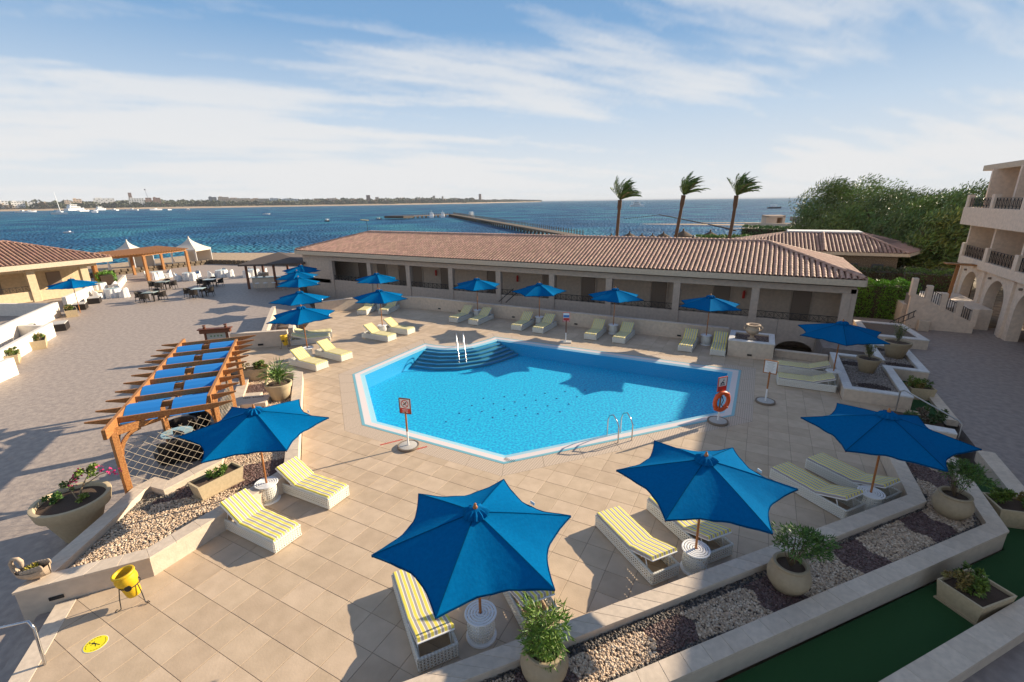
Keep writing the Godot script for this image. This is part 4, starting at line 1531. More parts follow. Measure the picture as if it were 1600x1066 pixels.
# ---------------------------------------------------------------- pots
func pot_round(label: String, at: Vector3, s: float, plant: int) -> void:
	var t := thing("round_pot", label, "pot", at)
	var b := MB.new()
	b.lathe([Vector2(0.0, 0.0), Vector2(0.17, 0.0), Vector2(0.24, 0.05), Vector2(0.315, 0.17), Vector2(0.335, 0.28), Vector2(0.30, 0.40), Vector2(0.245, 0.46), Vector2(0.265, 0.475), Vector2(0.275, 0.50), Vector2(0.26, 0.52), Vector2(0.225, 0.515), Vector2(0.215, 0.44), Vector2(0.0, 0.43)], 32)
	var o := part(t, "pot", b, M.clay)
	o.scale = Vector3.ONE * s
	b = MB.new()
	b.lathe([Vector2(0.218 * s, 0.0), Vector2(0.1 * s, 0.02), Vector2(0.0, 0.015)], 16, V(0, 0.44 * s, 0))
	part(t, "soil", b, M.soil)
	b = MB.new()
	b.use_c = true
	for i in 14:
		b.col = Color(0.13, 0.09, 0.05)
		var d := (rand_dir() * V(0.5, 0, 0.5) + V(0, 1, 0)).normalized()
		b.tube(PackedVector3Array([V(0, 0.42 * s, 0), V(0, 0.42 * s, 0) + d * 0.25, V(0, 0.42 * s, 0) + d * 0.5 + V(0, 0.1, 0)]), [0.009, 0.007, 0.004], 5, false)
	if plant == 0:
		bush(b, V(0.0, 0.92 * s, 0.0), V(0.36, 0.42, 0.36), 1500, 0.13, 0.02, Color(0.12, 0.22, 0.03))
		bush(b, V(0.02, 0.6, 0.05), V(0.24, 0.14, 0.24), 500, 0.11, 0.018, Color(0.16, 0.27, 0.04))
	else:
		bush(b, V(0.12, 0.92 * s, -0.12), V(0.44, 0.25, 0.40), 1700, 0.10, 0.022, Color(0.085, 0.17, 0.035))
	part(t, "bush", b, M.leaf)

func pot_cone(called: String, label: String, at: Vector3, r0: float, r1: float, h: float, material: Material, plant: int) -> Node3D:
	var t := thing(called, label, "pot", at)
	var b := MB.new()
	b.lathe([Vector2(0, 0), Vector2(r0, 0), Vector2(r0 + (r1 - r0) * 0.72, h * 0.74), Vector2(r1 * 0.97, h * 0.75), Vector2(r1 * 1.04, h * 0.98), Vector2(r1 * 1.03, h), Vector2(r1 * 0.92, h), Vector2(r1 * 0.88, h * 0.9), Vector2(0, h * 0.88)], 36)
	part(t, "pot", b, material)
	b = MB.new()
	b.lathe([Vector2(r1 * 0.89, 0.0), Vector2(r1 * 0.5, 0.03), Vector2(0.0, 0.02)], 18, V(0, h * 0.9, 0))
	part(t, "soil", b, M.soil)
	b = MB.new()
	b.use_c = true
	var top := V(0, h * 0.9, 0)
	if plant == 0:     # yucca: long arching leaves
		for i in 190:
			var d := rand_dir()
			d = V(d.x, absf(d.y) * 0.9 + 0.15, d.z).normalized()
			var c := top + V(rng.randf_range(-0.12, 0.12), rng.randf_range(0.1, 0.42), rng.randf_range(-0.12, 0.12))
			b.col = leaf_tone(Color(0.11, 0.19, 0.04))
			var side := d.cross(rand_dir()).normalized()
			var m := c + d * 0.40
			b.leaf(c, d, side, 0.46, 0.035)
			b.leaf(m, (d + V(0, -0.55, 0)).normalized(), side, 0.34, 0.03)
		b.col = Color(0.15, 0.11, 0.06)
		b.tube(PackedVector3Array([top, top + V(0, 0.45, 0)]), [0.05, 0.04], 6)
	elif plant == 1:   # sparse upright stems
		for i in 16:
			var d := (rand_dir() * V(0.35, 0, 0.35) + V(0, 1, 0)).normalized()
			var l := rng.randf_range(0.5, 0.9)
			b.col = Color(0.22, 0.2, 0.15)
			b.tube(PackedVector3Array([top, top + d * l]), [0.008, 0.004], 4, false)
			for k in 34:
				b.col = leaf_tone(Color(0.16, 0.19, 0.06))
				var dd := rand_dir()
				b.leaf(top + d * l * rng.randf_range(0.3, 1.05) + dd * 0.04, (dd + V(0, 0.6, 0)).normalized(), dd.cross(V(0, 1, 0)).normalized(), 0.09, 0.03)
	if plant < 9:
		part(t, "plant", b, M.leaf)
	return t

func trough(label: String, at: Vector3, turn: float, L: float, W: float, H: float, plant: int) -> void:
	var t := thing("trough_planter", label, "planter", at, turn)
	var b := MB.new()
	var p := func(f: float, y: float) -> Array:
		return [V(-L * f, y, -W * f), V(L * f, y, -W * f), V(L * f, y, W * f), V(-L * f, y, W * f)]
	var lo: Array = p.call(0.43, 0.0)
	var hi: Array = p.call(0.5, H)
	var inn: Array = p.call(0.46, H)
	var dn: Array = p.call(0.455, H * 0.86)
	var out := [V(0, 0, -1), V(1, 0, 0), V(0, 0, 1), V(-1, 0, 0)]
	for i in 4:
		var j := (i + 1) % 4
		b.quad(lo[i], lo[j], hi[j], hi[i], out[i])
		b.quad(hi[i], hi[j], inn[j], inn[i], Vector3.UP)
		b.quad(inn[i], inn[j], dn[j], dn[i], -out[i])
	part(t, "trough", b, M.clay_light)
	b = MB.new()
	b.box(V(0, 0.012, 0), V(L * 0.96, 0.024, W * 0.96))
	part(t, "saucer", b, M.clay)
	b = MB.new()
	b.box(V(0, H * 0.6, 0), V(L * 0.9, H * 0.5, W * 0.9))
	part(t, "soil", b, M.soil)
	b = MB.new()
	b.use_c = true
	for i in (3 if plant == 0 else 7):
		var q := V(rng.randf_range(-0.38, 0.38) * L, H * 0.92, rng.randf_range(-0.3, 0.3) * W)
		var tone: Color = Color(0.12, 0.21, 0.035) if plant == 0 else [Color(0.13, 0.20, 0.03), Color(0.22, 0.17, 0.05), Color(0.09, 0.15, 0.03)][i % 3]
		bush(b, q + V(0, 0.10 if plant == 0 else 0.14, 0), V(0.13, 0.12, 0.12) if plant == 0 else V(0.16, 0.17, 0.15), 200, 0.08, 0.035, tone)
	part(t, "plants", b, M.leaf)

# ---------------------------------------------------------------- parasols, tables, loungers
func make_parasol() -> Node3D:
	var t := thing("parasol", "x", "parasol", Vector3.ZERO, 0.0, "blue hexagonal parasols around the pool and bar")
	var b := MB.new()
	b.tube(PackedVector3Array([V(0, 0, 0), V(0, 2.56, 0)]), [0.024], 10)
	part(t, "pole", b, M.wood)
	b = MB.new()
	b.lathe([Vector2(0.0, 0.0), Vector2(0.035, 0.01), Vector2(0.04, 0.04), Vector2(0.028, 0.07), Vector2(0.018, 0.075), Vector2(0.024, 0.10), Vector2(0.0, 0.125)], 12, V(0, 2.56, 0))
	part(t, "finial", b, M.wood)
	var R := 1.67
	var rib := func(k: float, s: float) -> Vector3:
		var a := k * TAU / 6.0
		var y := 2.50 - 0.43 * pow(s, 1.12)
		return V(cos(a) * R * s, y, -sin(a) * R * s)
	var can := MB.new()
	var N := 12
	for k in 6:
		var grid := []
		for i in N + 1:
			var row := []
			var s := 0.05 + 0.95 * i / N
			for j in N + 1:
				var w := float(j) / N
				var p: Vector3 = rib.call(k, s).lerp(rib.call(k + 1, s), w)
				var q := 4.0 * w * (1.0 - w)
				p -= V(p.x, 0, p.z) * (0.17 * q * pow(s, 2.4))       # hollow edge
				p.y += -0.085 * q * s + 0.035 * q * pow(s, 3.0) + 0.014 * sin(w * 19.0 + k * 2.0) * q * pow(s, 4.0)
				p.y += 0.012 * sin(w * 7.0 + k * 1.7) * sin(s * 5.0 + k) * q * s
				row.append(p)
			grid.append(row)
		for i in N:
			for j in N:
				var nr := []
				for e in [[i, j], [i, j + 1], [i + 1, j + 1], [i + 1, j]]:
					var du: Vector3 = grid[mini(e[0] + 1, N)][e[1]] - grid[maxi(e[0] - 1, 0)][e[1]]
					var dv: Vector3 = grid[e[0]][mini(e[1] + 1, N)] - grid[e[0]][maxi(e[1] - 1, 0)]
					var nn := du.cross(dv).normalized()
					nr.append(nn if nn.y > 0.0 else -nn)
				can.squad(grid[i][j], grid[i][j + 1], grid[i + 1][j + 1], grid[i + 1][j], nr[0], nr[1], nr[2], nr[3])
		var hem := MB.new()
		for j in N:
			hem.bar(grid[N][j] - V(0, 0.004, 0), grid[N][j + 1] - V(0, 0.004, 0), 0.012, 0.03)
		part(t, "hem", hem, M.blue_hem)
		b = MB.new()
		var up := PackedVector3Array()
		for i in 7:
			up.append(rib.call(k, 0.04 + 0.96 * i / 6.0) - V(0, 0.022, 0))
		for i in 6:
			b.bar(up[i], up[i + 1], 0.018, 0.026)
		var rb := part(t, "rib", b, M.wood_dark)
		var sm := MB.new()
		for i in 12:
			sm.bar(rib.call(k, 0.10 + 0.9 * i / 12.0) + V(0, 0.004, 0), rib.call(k, 0.10 + 0.9 * (i + 1) / 12.0) + V(0, 0.004, 0), 0.016, 0.006)
		part(t, "seam", sm, M.blue_hem)
		b = MB.new()
		b.bar(V(cos(k * TAU / 6.0) * 0.05, 1.92, -sin(k * TAU / 6.0) * 0.05), rib.call(k, 0.48) - V(0, 0.035, 0), 0.014, 0.02)
		part(rb, "strut", b, M.wood_dark)
	part(t, "canopy", can, M.blue)
	b = MB.new()
	b.lathe([Vector2(0.028, 0.0), Vector2(0.05, 0.0), Vector2(0.05, 0.09), Vector2(0.028, 0.09)], 10, V(0, 1.88, 0))
	part(t, "runner", b, M.wood_dark)
	# gathered cap with a frilled rim
	b = MB.new()
	var rr := [0.035, 0.10, 0.165, 0.205]
	var yy := [2.585, 2.575, 2.535, 2.475]
	for i in 3:
		for k in 48:
			var q := []
			for e in [[i, k], [i, k + 1], [i + 1, k + 1], [i + 1, k]]:
				var a: float = TAU * e[1] / 48.0
				var f: float = e[0] / 3.0
				var wv := sin(a * 12.0) * 0.022 * f + sin(a * 5.0 + 1.0) * 0.012 * f
				q.append(V(cos(a) * (rr[e[0]] + wv), yy[e[0]] + wv * 0.8, sin(a) * (rr[e[0]] + wv)))
			b.quad(q[0], q[1], q[2], q[3], V(q[0].x, 0.4, q[0].z))
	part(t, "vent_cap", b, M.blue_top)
	b = MB.new()
	b.box(rib.call(0.42, 0.86) * V(0.88, 1, 0.88) - V(0, 0.06, 0), V(0.11, 0.06, 0.012), Basis(Vector3.UP, TAU * 0.42 / 6.0 + PI / 2))
	part(t, "care_label", b, M.white_paint)
	return t

func make_table() -> Node3D:
	var t := thing("side_table", "x", "table", Vector3.ZERO, 0.0, "white wicker side tables under the parasols")
	var b := MB.new()
	for k in 5:
		var r0 := 0.035 + 0.052 * k
		b.lathe([Vector2(r0, 0.50), Vector2(r0 + 0.004, 0.514), Vector2(r0 + 0.036, 0.514), Vector2(r0 + 0.04, 0.50), Vector2(r0, 0.50)], 32)
	for k in 4:
		var a := k * PI / 4.0
		b.bar(V(cos(a) * 0.27, 0.497, sin(a) * 0.27), V(-cos(a) * 0.27, 0.497, -sin(a) * 0.27), 0.02, 0.012)
	part(t, "table_top", b, M.white_paint)
	b = MB.new()
	b.lathe([Vector2(0.20, 0.03), Vector2(0.235, 0.10), Vector2(0.25, 0.2), Vector2(0.24, 0.32), Vector2(0.205, 0.44), Vector2(0.20, 0.49)], 30, Vector3.ZERO, Basis.IDENTITY, 0.5, 0.5 + TAU * 0.78)
	part(t, "woven_drum", b, M.wicker)
	b = MB.new()
	b.lathe([Vector2(0.0, 0.0), Vector2(0.27, 0.0), Vector2(0.275, 0.02), Vector2(0.26, 0.035), Vector2(0.0, 0.035)], 32)
	part(t, "base_disc", b, M.white_paint)
	b = MB.new()
	b.lathe([Vector2(0.045, 0.035), Vector2(0.045, 0.5)], 12)
	part(t, "sleeve", b, M.white_paint)
	return t

func make_lounger(called: String, rec: float, cushion: Material, rough_frame := true) -> Node3D:
	var t := thing(called, "x", "sun lounger", Vector3.ZERO, 0.0, "striped sun loungers around the pool")
	var b: MB
	for s in [-1.0, 1.0]:
		b = MB.new()
		b.box(V(0.0, 0.155, s * 0.325), V(1.96, 0.25, 0.05))
		b.tube(PackedVector3Array([V(-1.0, 0.275, s * 0.325), V(1.0, 0.275, s * 0.325)]), [0.03], 8)
		b.tube(PackedVector3Array([V(-1.0, 0.035, s * 0.325), V(1.0, 0.035, s * 0.325)]), [0.025], 8)
		part(t, "side_panel", b, M.wicker if not rough_frame else M.wicker)
	for s in [-1.0, 1.0]:
		b = MB.new()
		b.box(V(s * 0.99, 0.155, 0), V(0.05, 0.25, 0.66))
		b.tube(PackedVector3Array([V(s * 0.99, 0.275, -0.33), V(s * 0.99, 0.275, 0.33)]), [0.03], 8)
		part(t, "end_panel", b, M.wicker)
	b = MB.new()
	for k in 11:
		b.box(V(-0.92 + k * 0.118, 0.262, 0), V(0.05, 0.02, 0.62))
	part(t, "slat_base", b, M.white_paint)
	# mattress: seat and raised back share one strip with a fold
	var hx := 0.22
	var fl := MB.new()
	var d := V(cos(rec), sin(rec), 0)
	var up := V(-sin(rec), cos(rec), 0)
	var th := 0.075
	var sect := func(P: Vector3, U: Vector3, len_at: float) -> Array:
		var out := []
		for q in [[-0.315, 0.0], [-0.325, 0.02], [-0.325, th - 0.02], [-0.30, th], [0.30, th], [0.325, th - 0.02], [0.325, 0.02], [0.315, 0.0]]:
			out.append([P + V(0, 0, q[0]) + U * q[1], Vector2(len_at, q[0] + 0.32)])
		return out
	var line := []
	for k in 9:
		var x := -0.985 + (hx + 0.985) * k / 8.0
		line.append([V(x, 0.285 + 0.006 * sin(k * 2.3), 0), V(0, 1, 0), x])
	line.append([V(hx + 0.02, 0.29, 0), (V(0, 1, 0) + up).normalized(), hx + 0.02])
	for k in 7:
		var s := 0.05 + 0.70 * k / 6.0
		line.append([V(hx, 0.285, 0) + d * s + up * 0.005 * sin(k * 2.0), up, hx + s])
	for i in line.size() - 1:
		var A: Array = sect.call(line[i][0], line[i][1], line[i][2])
		var B: Array = sect.call(line[i + 1][0], line[i + 1][1], line[i + 1][2])
		for k in 8:
			var j := (k + 1) % 8
			var o: Vector3 = (A[k][0] + A[j][0]) * 0.5 - (line[i][0] + line[i][1] * th * 0.5)
			var nn: Vector3 = (A[j][0] - A[k][0]).cross(B[k][0] - A[k][0]).normalized()
			if nn.dot(o) < 0.0: nn = -nn
			fl.squad(A[k][0], A[j][0], B[j][0], B[k][0], nn, nn, nn, nn, A[k][1], A[j][1], B[j][1], B[k][1])
	for q in [[0, V(-1, 0, 0)], [line.size() - 1, d]]:
		var A: Array = sect.call(line[q[0]][0], line[q[0]][1], line[q[0]][2])
		for k in range(1, 7):
			fl.tri(A[0][0], A[k][0], A[k + 1][0], q[1], q[1], q[1], A[0][1], A[k][1], A[k + 1][1])
	part(t, "mattress", fl, cushion)
	b = MB.new()
	for s in [-1.0, 1.0]:
		b.tube(PackedVector3Array([V(hx, 0.275, s * 0.31), V(hx, 0.275, s * 0.31) + d * 0.76]), [0.016], 6)
		b.tube(PackedVector3Array([V(hx, 0.27, s * 0.28) + d * 0.5, V(hx + 0.62, 0.05, s * 0.28)]), [0.012], 6)
	b.tube(PackedVector3Array([V(hx, 0.275, -0.31) + d * 0.76, V(hx, 0.275, 0.31) + d * 0.76]), [0.016], 6)
	b.tube(PackedVector3Array([V(hx + 0.62, 0.05, -0.31), V(hx + 0.62, 0.05, 0.31)]), [0.012], 6)
	for k in 6:
		b.tube(PackedVector3Array([V(hx, 0.272, -0.3) + d * (0.1 + 0.11 * k), V(hx, 0.272, 0.3) + d * (0.1 + 0.11 * k)]), [0.009], 5)
	part(t, "back_frame", b, M.white_paint)
	return t

# ---------------------------------------------------------------- smaller things
func stand_base(t: Node3D) -> void:
	var b := MB.new()
	b.lathe([Vector2(0, 0.0), Vector2(0.33, 0.0), Vector2(0.345, 0.03), Vector2(0.34, 0.075), Vector2(0.31, 0.085), Vector2(0.29, 0.07)], 36)
	part(t, "rubber_rim", b, M.rubber)
	b = MB.new()
	b.lathe([Vector2(0.29, 0.03), Vector2(0.285, 0.072), Vector2(0.0, 0.078)], 36)
	part(t, "concrete_fill", b, M.concrete)
	b = MB.new()
	b.tube(PackedVector3Array([V(0, 0.06, 0), V(0, 0.55, 0)]), [0.028], 10)
	part(t, "lower_pole", b, M.white_paint)

func sign_post(label: String, at: Vector3, face: float, kind: int) -> void:
	var t := thing("pool_sign", label, "sign", at, face)
	if kind == 3:
		var q := MB.new()
		q.box(V(0, 0.03, 0), V(0.6, 0.06, 0.42), Basis.IDENTITY, 0.01)
		part(t, "foot", q, M.concrete)
		q = MB.new()
		q.tube(PackedVector3Array([V(0, 0.06, 0), V(0, 0.55, 0)]), [0.028], 10)
		part(t, "lower_pole", q, M.white_paint)
	else:
		stand_base(t)
	var b := MB.new()
	b.tube(PackedVector3Array([V(0, 0.55, 0), V(0, 1.22, 0)]), [0.03], 10)
	part(t, "upper_pole", b, M.wood if kind != 3 else M.wood_dark)
	var w := 0.34
	var h := 0.46
	if kind == 2:
		w = 0.40; h = 0.46
	var cy := 1.22 + h * 0.5 - 0.04
	var fr: Material = M.wood_dark if kind == 2 else M.red_paint
	b = MB.new()
	for s in [-1.0, 1.0]:
		b.box(V(s * (w * 0.5 + 0.012), cy, 0), V(0.03, h + 0.05, 0.035), Basis.IDENTITY, 0.004)
		b.box(V(0, cy + s * (h * 0.5 + 0.012), 0), V(w, 0.03, 0.035), Basis.IDENTITY, 0.004)
	part(t, "frame", b, M.wood if kind == 2 else (M.wood_dark if kind == 0 else fr))
	b = MB.new()
	b.box(V(0, cy, 0), V(w, h, 0.012))
	part(t, "board", b, M.sign_white)
	var zf := 0.009
	if kind == 0:    # no-diving style roundel above a red band
		b = MB.new()
		b.box(V(0, cy - h * 0.33, zf), V(w, h * 0.33, 0.004))
		part(t, "red_band", b, M.red)
		b = MB.new()
		for k in 28:
			var a := TAU * k / 28.0
			var c := TAU * (k + 1) / 28.0
			b.bar(V(cos(a) * 0.115, cy + 0.075 + sin(a) * 0.115, zf + 0.001), V(cos(c) * 0.115, cy + 0.075 + sin(c) * 0.115, zf + 0.001), 0.004, 0.022)
		b.bar(V(-0.08, cy + 0.155, zf + 0.001), V(0.08, cy - 0.005, zf + 0.001), 0.004, 0.02)
		part(t, "roundel", b, M.red)
		b = MB.new()
		b.bar(V(-0.05, cy + 0.03, zf + 0.002), V(0.03, cy + 0.10, zf + 0.002), 0.003, 0.03)
		b.bar(V(0.02, cy + 0.11, zf + 0.002), V(0.06, cy + 0.12, zf + 0.002), 0.003, 0.035)
		part(t, "figure", b, M.dark)
		b = MB.new()
		for k in 3:
			b.box(V(0, cy - h * 0.26 - 0.045 * k, zf + 0.003), V(0.2 - 0.03 * (k % 2), 0.014, 0.002))
		part(t, "lettering", b, M.sign_white)
	elif kind == 1:
		b = MB.new()
		b.box(V(0, cy - h * 0.33, zf), V(w, h * 0.33, 0.004))
		part(t, "red_band", b, M.red)
		b = MB.new()
		b.bar(V(-0.08, cy + 0.0, zf + 0.001), V(0.0, cy + 0.08, zf + 0.001), 0.003, 0.05)
		b.bar(V(0.0, cy + 0.08, zf + 0.001), V(0.07, cy + 0.01, zf + 0.001), 0.003, 0.04)
		b.bar(V(-0.1, cy - 0.03, zf + 0.001), V(0.1, cy - 0.03, zf + 0.001), 0.003, 0.025)
		b.bar(V(0.02, cy + 0.12, zf + 0.001), V(0.05, cy + 0.15, zf + 0.001), 0.003, 0.045)
		part(t, "figure", b, M.hull_dark)
	elif kind == 2:
		b = MB.new()
		for k in 9:
			b.box(V(0.0, cy + 0.17 - 0.042 * k, zf), V(0.28 - 0.05 * ((k * 7) % 3), 0.010 if k else 0.02, 0.003))
		part(t, "lettering", b, M.concrete)
	else:
		b = MB.new()
		b.box(V(0, cy + 0.05, zf), V(w * 0.9, 0.13, 0.004))
		part(t, "blue_band", b, M.sign_blue)
		b = MB.new()
		b.box(V(0, cy - 0.12, zf), V(w * 0.9, 0.16, 0.004))
		part(t, "red_band", b, M.red)
	if kind == 1:
		var l := thing("life_ring", "orange life ring hanging on the pool rules post", "life ring", at + V(0, 0.80, 0.0).rotated(Vector3.UP, face) + V(0, 0, 0.06).rotated(Vector3.UP, face), face)
		b = MB.new()
		var path := PackedVector3Array()
		for k in 37:
			var a := TAU * k / 36.0
			path.append(V(cos(a) * 0.29, sin(a) * 0.31, 0))
		b.tube(path, [0.072], 12, false)
		part(l, "ring", b, M.orange)
		b = MB.new()
		for k in 4:
			var a := TAU * (k + 0.5) / 4.0
			var pp := PackedVector3Array()
			for j in 13:
				var q := TAU * j / 12.0
				pp.append(V(cos(a) * (0.29 + 0.078 * cos(q)), sin(a) * (0.31 + 0.078 * cos(q)), 0.078 * sin(q)))
			b.tube(pp, [0.02], 6, false)
		part(l, "band", b, M.orange)
		b = MB.new()
		b.tube(PackedVector3Array([V(-0.05, 0.24, 0.03), V(0.02, 0.05, 0.05), V(-0.04, -0.1, 0.04), V(0.06, -0.2, 0.03)]), [0.014], 6)
		part(l, "rope", b, M.dark)

func yellow_bin(label: String, at: Vector3, turn: float) -> void:
	var t := thing("yellow_bin", label, "litter bin", at, turn)
	var bs := Basis(V(0, 0, 1), 0.16)
	var b := MB.new()
	b.lathe([Vector2(0.0, 0.0), Vector2(0.105, 0.0), Vector2(0.12, 0.03), Vector2(0.14, 0.22), Vector2(0.152, 0.30), Vector2(0.175, 0.33), Vector2(0.185, 0.40), Vector2(0.17, 0.47), Vector2(0.165, 0.49), Vector2(0.188, 0.515), Vector2(0.185, 0.545), Vector2(0.16, 0.55), Vector2(0.14, 0.52), Vector2(0.135, 0.36), Vector2(0.0, 0.34)], 32, V(0.03, 0.2, 0), bs)
	part(t, "jar", b, M.yellow)
	b = MB.new()
	b.lathe([Vector2(0.0, 0.006), Vector2(0.055, 0.004), Vector2(0.06, 0.0)], 20, V(0.02, 0.47, 0.165), Basis(V(1, 0, 0), PI / 2 - 0.1))
	part(t, "opening", b, M.dark)
	b = MB.new()
	var ring := PackedVector3Array()
	for k in 25:
		var a := TAU * k / 24.0
		ring.append(V(cos(a) * 0.165, 0.46, sin(a) * 0.165))
	b.tube(ring, [0.009], 6, false)
	for k in 3:
		var a := TAU * k / 3.0 + 0.5
		var o := V(cos(a), 0, sin(a))
		b.tube(PackedVector3Array([o * 0.165 + V(0, 0.46, 0), o * 0.2 + V(0, 0.25, 0), o * 0.22 + V(0, 0.03, 0), o * 0.27 + V(0, 0.012, 0), o * 0.31 + V(0, 0.04, 0), o * 0.28 + V(0, 0.065, 0), o * 0.262 + V(0, 0.045, 0)]), [0.009], 6)
	part(t, "iron_stand", b, M.iron)

func swan(at: Vector3, turn: float) -> void:
	var t := thing("swan_planter", "stone swan shaped planter on the wall end", "planter", at, turn)
	var b := MB.new()
	# boat-shaped body along +X (tail), neck at -X
	var N := 14
	for i in N:
		for k in 12:
			var q := []
			for e in [[i, k], [i + 1, k], [i + 1, k + 1], [i, k + 1]]:
				var s: float = -1.0 + 2.0 * e[0] / N
				var w: float = 0.13 * pow(maxf(0.0, 1.0 - pow(absf(s), 2.6)), 0.6) + 0.012
				var hgt: float = 0.21 + 0.07 * maxf(0.0, s) * maxf(0.0, s)
				var a: float = PI + PI * e[1] / 12.0
				q.append(V(s * 0.29, hgt + sin(a) * hgt * (1.0 - 0.25 * absf(s)), cos(a) * w * 1.15))
			b.quad(q[0], q[1], q[2], q[3], (q[0] + q[2]) * 0.5 - V((q[0].x + q[2].x) * 0.5, 0.24, 0))
	part(t, "body", b, M.clay_pink)
	b = MB.new()
	b.tube(PackedVector3Array([V(-0.24, 0.10, 0), V(-0.31, 0.24, 0), V(-0.33, 0.38, 0), V(-0.28, 0.47, 0), V(-0.19, 0.47, 0), V(-0.145, 0.40, 0), V(-0.15, 0.33, 0), V(-0.155, 0.27, 0)]), [0.055, 0.045, 0.036, 0.034, 0.036, 0.042, 0.034, 0.012], 10)
	part(t, "neck", b, M.clay_pink)
	b = MB.new()
	for s in [-1.0, 1.0]:
		for k in 6:
			b.ellipsoid(V(-0.08 + 0.06 * k, 0.2 + 0.014 * k, s * (0.128 - 0.006 * k)), V(0.055, 0.075, 0.022), 5, 8)
	part(t, "wing", b, M.clay_pink)
	b = MB.new()
	b.ellipsoid(V(0.02, 0.185, 0), V(0.22, 0.03, 0.11), 5, 14)
	part(t, "soil", b, M.soil)
	b = MB.new()
	bush(b, V(0.0, 0.26, 0), V(0.1, 0.07, 0.07), 260, 0.05, 0.022, Color(0.24, 0.22, 0.03))
	part(t, "plant", b, M.leaf)

func rail_tube(called: String, label: String, paths: Array, r: float, material: Material) -> Node3D:
	var t := thing(called, label, "handrail")
	for p in paths:
		var b := MB.new()
		b.tube(PackedVector3Array(p), [r], 10)
		part(t, "rail", b, material)
	return t

func chair_dark() -> Node3D:
	var t := thing("wicker_armchair", "dark wicker armchair drawn up to a glass topped terrace table", "chair", Vector3.ZERO, 0.0, "dark wicker armchairs on the grey terrace")
	var b := MB.new()
	b.box(V(0, 0.40, 0), V(0.52, 0.1, 0.52), Basis.IDENTITY, 0.02)
	part(t, "seat", b, M.rattan_dark)
	b = MB.new()
	for i in 10:
		var a0 := -1.9 + 3.8 * i / 10.0
		var a1 := -1.9 + 3.8 * (i + 1) / 10.0
		var h0 := 0.62 + 0.22 * pow(cos(a0 * 0.5), 2.0)
		var h1 := 0.62 + 0.22 * pow(cos(a1 * 0.5), 2.0)
		b.quad(V(cos(a0) * 0.29, 0.36, sin(a0) * 0.29), V(cos(a1) * 0.29, 0.36, sin(a1) * 0.29), V(cos(a1) * 0.33, h1, sin(a1) * 0.33), V(cos(a0) * 0.33, h0, sin(a0) * 0.33), V(cos(a0), 0, sin(a0)))
	part(t, "backrest", b, M.rattan_dark)
	for q in [[-1, -1], [-1, 1], [1, -1], [1, 1]]:
		b = MB.new()
		b.tube(PackedVector3Array([V(q[0] * 0.22, 0.36, q[1] * 0.22), V(q[0] * 0.25, 0.0, q[1] * 0.25)]), [0.022, 0.018], 6)
		part(t, "leg", b, M.rattan_dark)
	return t

func table_dark() -> Node3D:
	var t := thing("glass_table", "square glass topped table among dark wicker armchairs", "table", Vector3.ZERO, 0.0, "glass topped tables on the grey terrace")
	var b := MB.new()
	b.box(V(0, 0.735, 0), V(0.9, 0.03, 0.9), Basis.IDENTITY, 0.006)
	part(t, "table_top", b, M.glass_top)
	b = MB.new()
	b.box(V(0, 0.69, 0), V(0.86, 0.06, 0.86))
	part(t, "apron", b, M.rattan_dark)
	for q in [[-1, -1], [-1, 1], [1, -1], [1, 1]]:
		b = MB.new()
		b.box(V(q[0] * 0.38, 0.35, q[1] * 0.38), V(0.07, 0.7, 0.07))
		part(t, "leg", b, M.rattan_dark)
	return t

func tub_white() -> Node3D:
	var t := thing("draped_chair", "white cloth draped chair at a white draped table by the sea wall", "chair", Vector3.ZERO, 0.0, "white draped chairs by the sea wall")
	var b := MB.new()
	var N := 28
	for i in N:
		var a0 := TAU * i / N
		var a1 := TAU * (i + 1) / N
		var f := func(a: float, k: int) -> Vector3:
			var fold := 1.0 + 0.05 * sin(a * 9.0) * (1.0 - k / 3.0)
			var r: float = [0.40, 0.36, 0.35, 0.30][k] * fold
			var back := pow(maxf(0.0, cos(a)), 0.6)
			var y: float = [0.0, 0.30, 0.46, 0.50][k] + back * [0.0, 0.1, 0.32, 0.34][k]
			return V(cos(a) * r, y, sin(a) * r)
		for k in 3:
			var p: Vector3 = f.call(a0, k); var q: Vector3 = f.call(a1, k); var r: Vector3 = f.call(a1, k + 1); var s: Vector3 = f.call(a0, k + 1)
			b.quad(p, q, r, s, V(p.x, 0.2, p.z))
	part(t, "drape", b, M.white_cloth)
	b = MB.new()
	b.lathe([Vector2(0.31, 0.40), Vector2(0.28, 0.47), Vector2(0.0, 0.48)], 18)
	part(t, "seat", b, M.white_cloth)
	b = MB.new()
	b.ellipsoid(V(0.14, 0.58, 0), V(0.06, 0.13, 0.17), 5, 10)
	part(t, "cushion", b, M.sign_blue)
	return t

func table_white() -> Node3D:
	var t := thing("draped_table", "round table under a floor length white cloth by the sea wall", "table", Vector3.ZERO, 0.0, "white draped tables by the sea wall")
	var b := MB.new()
	var N := 48
	for i in N:
		var a0 := TAU * i / N
		var a1 := TAU * (i + 1) / N
		var r0 := 0.66 + 0.035 * sin(a0 * 12.0); var r1 := 0.66 + 0.035 * sin(a1 * 12.0)
		b.quad(V(cos(a0) * r0, 0.0, sin(a0) * r0), V(cos(a1) * r1, 0.0, sin(a1) * r1), V(cos(a1) * 0.60, 0.75, sin(a1) * 0.60), V(cos(a0) * 0.60, 0.75, sin(a0) * 0.60), V(cos(a0), 0, sin(a0)))
	part(t, "cloth", b, M.white_cloth)
	b = MB.new()
	b.lathe([Vector2(0.60, 0.75), Vector2(0.59, 0.756), Vector2(0.0, 0.757)], 36)
	part(t, "cloth_top", b, M.white_cloth)
	b = MB.new()
	b.lathe([Vector2(0.45, 0.758), Vector2(0.448, 0.768), Vector2(0.0, 0.768)], 30)
	part(t, "glass_disc", b, M.glass_top)
	return t

